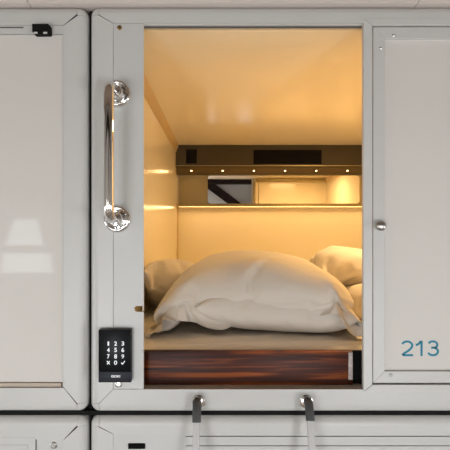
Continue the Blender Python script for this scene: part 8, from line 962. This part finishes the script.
# interior lining
IX0, IX1, IY0, IY1, IZ1 = -.292, 1.28, .045, 2.05, CZ+.566
BED = CZ-.357
base_z = Z0+.02
finish(B(IX0-.012, IX1+.012, IY0, IY1+.02, IZ1, IZ1+.012), 'ceiling_lining', 'liner', POD, smooth=False)
finish(B(IX0-.012, IX0, IY0, IY1+.02, base_z, IZ1), 'side_lining', 'liner', POD, smooth=False)
finish(B(IX1, IX1+.012, IY0, IY1+.02, base_z, IZ1), 'side_lining', 'liner', POD, smooth=False)
finish(B(IX0, IX1, IY1, IY1+.012, base_z, IZ1), 'back_lining', 'liner', POD, smooth=False)
# inner side of the front wall
lx, rx = fx(131)*1.06, fx(363.3)*1.06
for a, b in ((rx, IX1), (IX0, lx)): finish(B(a, b, .046, .058, base_z, IZ1), 'front_lining', 'liner', POD, smooth=False)
finish(yzprism(bmesh.new(), [(.0585, IZ1-.0005), (.10, IZ1-.0005), (.10, IZ1-.03), (.085, IZ1-.045), (.0585, IZ1-.045)], fx(363)*1.10, IX1-.001), 'curtain_track', 'bronze_l', POD, smooth=False)
finish(B(rx+.001, rx+.017, .0585, .066, base_z+.1, IZ1-.046), 'inner_jamb', 'bronze_l', POD)
finish(B(rx+.05, rx+.058, .0585, .064, base_z+.1, IZ1-.046), 'inner_jamb', 'bronze_l', POD)
for sx, X in ((1, IX0), (-1, IX1)):
    bm = bmesh.new(); pts = [(X, IZ1), (X+sx*.021, IZ1), (X+sx*.017, IZ1-.012), (X+sx*.006, IZ1-.042), (X, IZ1-.052)]
    prism(bm, pts, .06, 1.93); finish(bm, 'corner_cove', 'cove', POD)
    finish(B(min(X, X+sx*.008), max(X, X+sx*.008), IY1-.012, IY1, BED-.05, CZ+.14), 'corner_profile', 'cove', POD)
finish(B(IX0, IX1, .062, IY1, base_z, BED-.14), 'bed_base', 'dark', POD)
# front board of the bed
bx1 = .391; zt, zbm = CZ-.3640, CZ-.4680
bd = finish(B(IX0, bx1, .036, .056, zbm, zt, bev=.0015), 'bed_board', 'wood', POD)
finish(B(bx1-.0128, bx1, .0355, .056, zbm+.022, zt-.003, bev=.001), 'board_end_strip', 'woodend', bd)  # pale mottled strip on the right end of the board
finish(B(bx1+.002, IX1, .05, .058, zbm, zt-.002), 'bed_base_cover', 'dark', POD)  # black sheet painting the shade of the cavity beside the board
finish(B(IX0, IX1, .032, .060, zbm-.010, zbm-.0005), 'board_plinth', 'dark', POD)

# mattress with a loosely tucked sheet
bm = bmesh.new(); nx, ny = 150, 70
W0, W1, Y0b, Y1b = IX0+.003, IX1-.003, .0615, IY1-.005; gridv = []
def sheet_h(x, y):
    e = min(1, (y-Y0b)/.045); z = BED-.020*(1-math.sqrt(max(0, 1-(1-e)**2)))
    f = math.exp(-((y-Y0b)/.35)**2)
    z += f*(.0045*noise.noise(Vector((x*7, y*16, 1)))+.0025*noise.noise(Vector((x*21+3*y, y*30, 4))))*min(1, e*1.5+.3)-f*.003
    z += .005*f*math.exp(-((y-.10-.05*(x+.02))/.012)**2)*(1 if -.10 < x < .45 else 0)*min(1, max(0, (x+.10)/.05))
    return z
for i in range(nx+1):
    x = W0+(W1-W0)*i/nx; col = [bm.verts.new((x, Y0b, BED-.139))]
    for j in range(ny+1):
        t = j/ny; y = Y0b+(Y1b-Y0b)*(t**2.4)
        col.append(bm.verts.new((x, y, sheet_h(x, y))))
    col.append(bm.verts.new((x, Y1b, BED-.139))); gridv.append(col)
for a, b in zip(gridv, gridv[1:]):
    for j in range(len(a)-1): bm.faces.new([a[j], b[j], b[j+1], a[j+1]])
for c in (gridv[0], gridv[-1]): bm.faces.new(c)
bm.faces.new([c[0] for c in gridv]+[c[-1] for c in gridv][::-1])
tag(center(finish(bm, 'mattress', 'sheet', angle=60)), 'mattress under a white sheet in the open capsule, carrying the pillows', 'mattress')

# pillows: cloth-shaped surfaces
def decode(n):
    dim, axes = PILLOWS[n]; out = []
    for step, ds in axes:
        r = []
        for k, v in enumerate(ds): r.append(v+(r[k-step] if k >= step else 0))
        out.append([q/2000 for q in r])
    return dim, list(zip(*out))
def topo(dim, ox):
    w, hh, nx, ny, fl = dim; top = {}; bot = {}; n = 0; F = []
    if ox:
        nf = max(1, round(fl/(w/nx)))
        for i in range(-nf, nx+nf+1):
            for j in range(-nf, ny+nf+1):
                if 0 < i < nx and 0 < j < ny: top[i, j] = n; bot[i, j] = n+1; n += 2
                else: top[i, j] = bot[i, j] = n; n += 1
        for i in range(-nf, nx+nf):
            for j in range(-nf, ny+nf):
                F.append([top[i, j], top[i+1, j], top[i+1, j+1], top[i, j+1]])
                if 0 <= i < nx and 0 <= j < ny: F.append([bot[i, j], bot[i, j+1], bot[i+1, j+1], bot[i+1, j]])
    else:
        nf = max(1, round(fl/(w/nx))) if fl else 0
        for i in range(nx+nf+1):
            for j in range(ny+1):
                edge = i == 0 or j in (0, ny) or i == nx
                if edge and not (i > nx and j not in (0, ny)): top[i, j] = bot[i, j] = n; n += 1
                else: top[i, j] = n; bot[i, j] = n+1; n += 2
        for i in range(nx+nf):
            for j in range(ny):
                F.append([top[i, j], top[i+1, j], top[i+1, j+1], top[i, j+1]]); F.append([bot[i, j], bot[i, j+1], bot[i+1, j+1], bot[i+1, j]])
    return F
LAB = {'A': 'big white pillow lying on top at the front, its hem draped over the pillow below',
       'B': 'white pillow at the front pressed flat beneath the big draped pillow',
       'C': 'white pillow standing against the left wall behind the big front pillow',
       'D': 'white pillow at the back right, lying on top behind the front pillows',
       'E': 'white pillow at the right edge of the opening, under the back right pillow'}
for n in 'BACED':
    dim, V = decode(n); F = topo(dim, n == 'A')
    me = bpy.data.meshes.new('pillow'); me.from_pydata([(x, y, z+BED-.0045) for x, y, z in V], [], F); me.update()
    me.materials.append(M['pillow'])
    for p in me.polygons: p.use_smooth = True
    o = bpy.data.objects.new('pillow', me); COL.objects.link(o); center(o)
    s = o.modifiers.new('soft', 'SUBSURF'); s.levels = s.render_levels = 2
    tag(o, LAB[n], 'pillow', 'white pillows heaped on the mattress')

# console over the head end
cy0 = 1.92; cz0 = CZ+.417; cz1 = CZ+.368
CON = thing('light_console', 'dark bronze console under the capsule ceiling with small downlights and grilles', 'console', (.5, 2., cz1))
finish(yzprism(bmesh.new(), [(cy0, IZ1-.001), (cy0, cz0), (cy0+.012, cz0-.006), (cy0+.075, cz1), (IY1-.001, cz1), (IY1-.001, IZ1-.001)], IX0+.001, IX1-.001), 'housing', 'bronze', CON, smooth=False)
finish(B(IX0+.001, IX1-.001, cy0-.004, cy0-.0002, cz0-.001, cz0+.004), 'edge_trim', 'bronze_l', CON)
def cx(px, s=.396): return (px-217)/s*K
def cz(py, s=.396): return CZ+(225-py)/s*K
finish(B(cx(186.2), cx(196.8), cy0-.003, cy0-.0002, cz(163.5), cz(149.5), bev=.001), 'speaker_grille', 'grille', CON)
bm = B(cx(253.5), cx(321.5), cy0-.0022, cy0-.0002, cz(164), cz(150))
for q in range(9):
    z = cz(164)+(cz(150)-cz(164))*(q+.5)/9; box(bm, cx(255), cx(320), cy0-.0045, cy0-.0022, z-.0018, z+.0018)
finish(bm, 'vent_grille', 'grille', CON, smooth=False)
LBAR = finish(yzprism(bmesh.new(), [(cy0+.012, cz0-.0062), (cy0+.070, cz1+.0033), (cy0+.0693, cz1+.0017), (cy0+.0108, cz0-.0077)], IX0+.002, IX1-.002), 'light_bar', 'bronze_m', CON, smooth=False)
nrm = Vector((0, -(cz0-.006-cz1), -.063)).normalized()
for q in range(7):
    X = -.183+.2234*q; c = Vector((X, cy0+.043, cz0-.006-(cz0-.006-cz1)*.5))
    bm = lathe(bmesh.new(), [(0, .0032), (.0036, .0030), (.0042, .0016), (.0060, .0022), (.0065, -.001)], (0, 0, 0), '-z', 16)
    rot = Vector((0, 0, -1)).rotation_difference(nrm).to_matrix(); bmesh.ops.rotate(bm, verts=bm.verts, cent=(0, 0, 0), matrix=rot); bmesh.ops.translate(bm, verts=bm.verts, vec=c+nrm*.0005)
    finish(bm, 'downlight', 'led', LBAR)
    l = bpy.data.lights.new('downlight_beam', 'SPOT'); l.energy = E_SPOT; l.color = (1, .60, .26); l.spot_size = math.radians(165); l.spot_blend = .6; l.shadow_soft_size = .008
    lo = bpy.data.objects.new('downlight_beam', l); COL.objects.link(lo); lo.location = c+nrm*.006; lo.rotation_euler = Vector((0, 0, -1)).rotation_difference(Vector((0, -.35, -1)).normalized()).to_euler()
for X, Y, Z in ((cx(178), cy0, cz(147.6)),):
    finish(lathe(bmesh.new(), [(0, .002), (.003, .0015), (.004, 0)], (X, Y, Z), seg=12), 'screw', 'steel', CON)
# plate, mirror and shelf
PL = center(finish(B(IX0+.012, IX1-.012, IY1-.010, IY1-.0005, CZ+.146, cz1-.0005), 'back_plate', 'bronze_l', smooth=False))
tag(PL, 'bronze metal plate between console and shelf, around the mirror', 'metal panel')
mx0, mx1, mz0, mz1 = cx(207.8, .381), cx(359, .381), cz(203.6, .381), cz(175.8, .381)
MR = thing('wall_mirror', 'wide low mirror with rounded corners set in the bronze plate', 'mirror', ((mx0+mx1)/2, IY1-.013, mz0))
finish(prism(bmesh.new(), rrect(mx0-.004, mx1+.004, mz0-.004, mz1+.004, .024), IY1-.013, IY1-.0105), 'mirror_rim', 'bronze_l', MR, smooth=False)
finish(prism(bmesh.new(), rrect(mx0, mx1, mz0, mz1, .02), IY1-.0150, IY1-.0132), 'mirror_glass', 'mirror', MR, smooth=False)
for v in [o for o in MR.children if o.name.startswith('mirror_glass')][0].data.vertices: v.co.y += (v.co.z-(mz1-mz0)/2)*.005   # leans back a touch
finish(lathe(bmesh.new(), [(0, .002), (.003, .0015), (.004, 0)], (cx(181.2, .381), IY1-.0102, cz(176.6, .381)), seg=12), 'screw', 'steel', None) and None
sc = [o for o in COL.objects if o.name.startswith('screw') and o.parent is None][-1]; sc.parent = MR; sc.location = -MR.location
SH = thing('narrow_shelf', 'narrow bronze shelf ledge running under the mirror', 'shelf', (.5, 2., CZ+.126))
finish(B(IX0+.001, IX1-.001, 1.955, IY1-.001, CZ+.132, CZ+.1445, bev=.003), 'shelf_board', 'bronze_l', SH)
finish(B(IX0+.02, IX1-.02, 1.962, 1.970, CZ+.129, CZ+.1318), 'light_strip', 'ledpale', SH)
def area(name, loc, rot, sx, sy, e, colr, spread=180):
    l = bpy.data.lights.new(name, 'AREA'); l.shape = 'RECTANGLE'; l.size = sx; l.size_y = sy; l.energy = e; l.color = colr; l.spread = math.radians(spread)
    o = bpy.data.objects.new(name, l); COL.objects.link(o); o.location = loc; o.rotation_euler = rot; return o
D = math.radians
WARM = (1, .635, .28)
finish(prism(bmesh.new(), rrect(.71, 1.01, 0, .15, .02), 0, .008), 'ceiling_lamp', 'ledpale', POD)  # unseen lamp, added beyond the opening to give the warm interior light
lamp_o = [o for o in POD.children if o.name.startswith('ceiling_lamp')][0]
for v in lamp_o.data.vertices:
    w_ = v.co+POD.location; v.co = Vector((w_.x, .655+w_.z, IZ1-.0005-w_.y))-POD.location
area('ceiling_lamp_light', (.86, .73, IZ1-.012), (0, 0, 0), .30, .13, E_CL, WARM)
area('shelf_strip_light', (.494, 1.975, CZ+.127), (D(-20), 0, 0), 1.5, .03, E_SHELF, WARM)

# grab bar
gx, gt, gb = fx(117.5), fz(94), fz(219)
GB = thing('grab_bar', 'polished chrome vertical grab bar on round flanges left of the opening', 'grab bar', (gx, 0, gb))
P_ = .104; rb = .038; pts = [(gx, -.004, gt)]
for k in range(9): a = math.pi/2*k/8; pts.append((gx, -(P_-rb)-rb*math.sin(a), gt-rb+rb*math.cos(a)))
for k in range(1, 8): pts.append((gx, -P_, gt-rb-(gt-gb-2*rb)*k/8))
for k in range(9): a = math.pi/2*k/8; pts.append((gx, -(P_-rb)-rb*math.cos(a), gb+rb-rb*math.sin(a)))
pts.append((gx, -.004, gb))
finish(tube(bmesh.new(), pts, .0135, 28), 'bar', 'chrome', GB, angle=60)
for z in (gt, gb):
    fl = finish(lathe(bmesh.new(), [(.0130, .030), (.017, .029), (.020, .022), (.022, .014), (.026, .010), (.029, .0125), (.033, .0125), (.037, .008), (.0388, .003), (.0388, -.0005), (0, -.0005)], (gx, 0, z), seg=48), 'wall_flange', 'chrome', GB, angle=50)
    for a in (.5, 2.6, 4.7):
        finish(lathe(bmesh.new(), [(0, .0148), (.0026, .0142), (.0038, .0122)], (gx+.0292*math.cos(a), 0, z+.0292*math.sin(a)), seg=12), 'flange_screw', 'steel', fl)

# keypad lock
kx0, kx1, kz0, kz1 = fx(100.2), fx(132.4), fz(380.2), fz(328.4)
KP = thing('keypad_lock', 'black rectangular keypad lock with white digits below the grab bar', 'keypad lock', ((kx0+kx1)/2, 0, kz0))
ksp = fz(369.3)
finish(B(kx0, kx1, -.020, .0005, ksp+.0003, kz1, bev=.002), 'touch_panel', 'pad', KP)
finish(B(kx0, kx1, -.0198, .0005, kz0, ksp, bev=.002), 'lower_cover', 'padlow', KP)
tp = [o for o in KP.children if o.name.startswith('touch_panel')][0]; lc = [o for o in KP.children if o.name.startswith('lower_cover')][0]
rows = ['123', '456', '789']; q = .986
def kpx(px): return fx(217+(px-217)*q)
def kpz(py): return fz(225+(py-225)*q)
for r, row in enumerate(rows):
    for c, ch in enumerate(row):
        text_mesh(ch, .0118, 'glyph', 'digit', tp, kpx(108.6+7.2*c), kpz(343.3+6.4*r), -.0200, width=.0075 if ch != '1' else .0045, bold=.022, depth=.0004)
def strokes(name, lines, cx_, cz_, w=.0011):
    bm = bmesh.new()
    for x0, z0, x1, z1 in lines:
        d = Vector((x1-x0, z1-z0)).normalized(); e = Vector((-d.y, d.x))*w; d = d*w*.8
        prism(bm, [(cx_+x0-d.x+e.x, cz_+z0-d.y+e.y), (cx_+x0-d.x-e.x, cz_+z0-d.y-e.y), (cx_+x1+d.x-e.x, cz_+z1+d.y-e.y), (cx_+x1+d.x+e.x, cz_+z1+d.y+e.y)], -.0204, -.0199)
    finish(bm, name, 'glyph', tp, smooth=False)
zr = kpz(362.4)
strokes('cross_symbol', [(-.0032, -.0038, .0032, .0038), (-.0032, .0038, .0032, -.0038)], kpx(108.6), zr)
text_mesh('0', .0118, 'glyph', 'digit', tp, kpx(115.8), zr, -.0200, width=.0082, bold=.012, depth=.0004)
strokes('tick_symbol', [(-.0042, -.001, -.0015, -.0040), (-.0015, -.0040, .0048, .0042)], kpx(123.2), zr)
text_mesh('GOKI', .0062, 'glyph', 'logo_lettering', lc, kpx(115.8), kpz(376), -.0198, width=.0245, bold=.02, depth=.0004)

# ladder hooked on two pegs
LD = thing('ladder', 'pale aluminium ladder hooked by dark sleeves onto two chrome pegs below the opening', 'ladder', (fx(253), -.4, 0))
for pegx, topx, botx in ((198.8, 197.0, 196.2), (305.6, 308.6, 309.0)):
    X = fx(pegx); Z = fz(400.5)
    finish(lathe(bmesh.new(), [(0, .040), (.006, .0395), (.0085, .037), (.0085, .030), (.0075, .012), (.0135, .0105), (.0185, .008), (.0205, .003), (.0205, -.0005), (0, -.0005)], (X, 0, Z), seg=32), 'ladder_peg', 'chrome', POD)
    XT = fx(topx+(topx-217)*-.03)
    hk = [(XT, -.024, Z+.0065), (XT, -.032, Z+.0085), (XT, -.041, Z+.0060), (XT, -.048, Z-.001)]
    dirv = Vector((0, -.36, -1)).normalized(); e = Vector((XT, -.048, Z+.001))
    a = e+dirv*(.038 if topx < 217 else .034); rl = finish(tube(bmesh.new(), [Vector(p) for p in hk[:3]]+[e+dirv*.018, a], .0118, 20), 'hook_sleeve', 'rub', LD, angle=60)
    L = (a.z-.012)/-dirv.z; b = a+dirv*L
    finish(tube(bmesh.new(), [a-dirv*.01, b], .0098, 20), 'rail', 'alu', LD, angle=60)
    finish(tube(bmesh.new(), [b-dirv*.03, b+Vector((0, 0, -.006))], .014, 16), 'rubber_foot', 'rub', LD, angle=60)
    if topx < 217: La, Lb = a, b
    else: Ra, Rb = a, b
for t in (.30, .55, .80):
    finish(tube(bmesh.new(), [La.lerp(Lb, t), Ra.lerp(Rb, t)], .0125, 16), 'rung', 'alu', LD, angle=60)

# ================================================================== left neighbour (closed)
lx0, lx1 = -1.86, fx(86.6); lz0, lz1 = fz(413.0), fz(5.5)
LP = thing('sleeping_capsule', 'closed white sleeping capsule left of the open one, with a black catch on top', 'sleeping capsule', (-1., .5, lz0))
lw, lb, ltp = lx1-fx(64), fz(388)-lz0, lz1-fz(25)
pod_frame(LP, lx0, lx1, lz0, lz1, lw, lw, lb, ltp)
finish(B(lx0+lw, lx1-lw-.0008, .0035, .04, fz(33), lz1-ltp-.0006), 'door_track', 'frame', LP)
finish(B(lx0+lw, fx(23), .0028, .0036, fz(27.6), fz(26.4)), 'track_groove', 'line', LP)
finish(B(lx1-lw-.0052, lx1-lw-.0008, .004, .04, fz(388), fz(33.2)), 'door_jamb', 'frame', LP)
fl = finish(B(lx0+lw, lx1-lw-.0062, .0105, .018, fz(383.3), fz(33.6)), 'sliding_door', 'acry', LP, smooth=False)
finish(B(lx0+lw, lx1-lw-.010, .006, .035, lz0+lb+.0004, fz(383.8), bev=.001), 'door_sill', 'beige', LP)
cb = finish(prism(bmesh.new(), [(fx(34.3), fz(26.2)), (fx(34.3), fz(33.5)), (fx(36.2), fz(36.2)), (fx(50.5), fz(36.2)), (fx(51.6), fz(35)), (fx(51.6), fz(27.8)), (fx(50.2), fz(26.2))], -.016, .004, .001), 'magnetic_catch', 'dark', LP, smooth=False)
cb['label'] = 'black plastic catch with two pale contacts'
for px in (38, 47.5):
    finish(B(fx(px-1.9), fx(px+1.9), -.0175, -.0158, fz(36.2), fz(34.4), bev=.0006), 'contact', 'frame', cb)

# ================================================================== lower pods
bz1 = fz(417.0)
BL = thing('sleeping_capsule', 'lower left white capsule end with a small hatch and one screw, cut by the frame', 'sleeping capsule', (-1., .5, .01))
bw = lx1-fx(64); bt = bz1-fz(439.5)
pod_frame(BL, lx0, lx1, .03, bz1, bw, bw, .07, bt)
bm = B(lx0+bw, lx1-bw-.0004, .0022, .03, .1004, bz1-bt-.0004); finish(bm, 'front_panel', 'fascia', BL, smooth=False)
hx1, hz1_ = fx(36.4), fz(436.2)
HT = finish(prism(bmesh.new(), rrect(lx0+bw+.04, hx1-.0028, .25, hz1_-.0028, .004), -.0005, .02, .0008), 'hatch', 'fascia', BL, smooth=False)
finish(prism(bmesh.new(), rrect(lx0+bw+.038, hx1, .248, hz1_, .006), .0012, .0021), 'hatch_gasket', 'line', BL, smooth=False)
bm = B(fx(28)-.0012, fx(28), -.0011, -.0004, .30, fz(444.8)); box(bm, lx0+bw+.1, fx(28), -.0011, -.0004, fz(444.8)-.0012, fz(444.8)); finish(bm, 'hatch_rib', 'steel', HT, smooth=False)
screw(BL, 'screw', 53.6, 445.6, .0098, 'steel', .0022, .3)
screw_o = None
BM = thing('sleeping_capsule', 'lower white capsule under the open one, with grooved panel behind the ladder', 'sleeping capsule', (X0+1, .5, .01))
bt2 = bz1-fz(434); bw2 = fx(113)-X0
pod_frame(BM, X0, X1, .03, bz1, bw2, bw2, .07, bt2)
zt2 = bz1-bt2-.0004
# grooved panel: strips with shadow gaps between them
px0 = X0+bw2+.0004; px1 = X1-bw2-.0004
bm = bmesh.new(); box(bm, px0, fx(186), .0012, .03, .1004, zt2); finish(bm, 'front_panel', 'fascia', BM, smooth=False)
bm = bmesh.new(); zz = [zt2, fz(436.0), fz(437.0), fz(445.6), fz(446.5), fz(455), fz(455.9), .1004]
for a, b in ((0, 1), (2, 3), (4, 5), (6, 7)): box(bm, fx(186), px1, .0012, .03, zz[b], zz[a])
finish(bm, 'grooved_panel', 'fascia', BM, smooth=False)
finish(B(fx(186), px1, .012, .029, fz(457), zt2-.001), 'groove_backing', 'line', BM, smooth=False)
finish(prism(bmesh.new(), rrect(fx(128.2), fx(145.2), fz(448.8), fz(443.4), .002), -.0012, .0013), 'slot', 'slot', BM, smooth=False)

# ================================================================== light and camera
for h in far[1:3]: area('window_daylight', ((h[0]+h[1])/2, RY-.06, (h[2]+h[3])/2), (D(90), 0, 0), h[1]-h[0]-.1, h[3]-h[2]-.1, E_FAR, (.95, .97, 1.0))  # daylight lamps set in the added large windows
for sx in (-1, 1):
    for h in wl:
        area('window_daylight', (sx*(RX-.02), (h[0]+h[1])/2, (h[2]+h[3])/2), (0, D(90)*sx, 0), h[3]-h[2]-.1, h[1]-h[0]-.1, E_WIN, (.95, .97, 1.0))
w = bpy.data.worlds.new('outside'); S.world = w; w.use_nodes = True
w.node_tree.nodes['Background'].inputs[0].default_value = (.75, .85, 1, 1); w.node_tree.nodes['Background'].inputs[1].default_value = .6
cd = bpy.data.cameras.new('camera'); co = bpy.data.objects.new('camera', cd); COL.objects.link(co)
cd.sensor_width = 36; cd.sensor_height = 36; cd.lens = 36; cd.clip_start = .02; cd.clip_end = 50
cd.shift_x = 8/450; co.location = (0, -1.26, CZ); co.rotation_euler = (D(90), 0, 0)
S.camera = co
S.view_settings.view_transform = 'Standard'; S.view_settings.look = 'None'; S.view_settings.gamma = 1; S.view_settings.use_curve_mapping = False
S.view_settings.exposure = EXPO
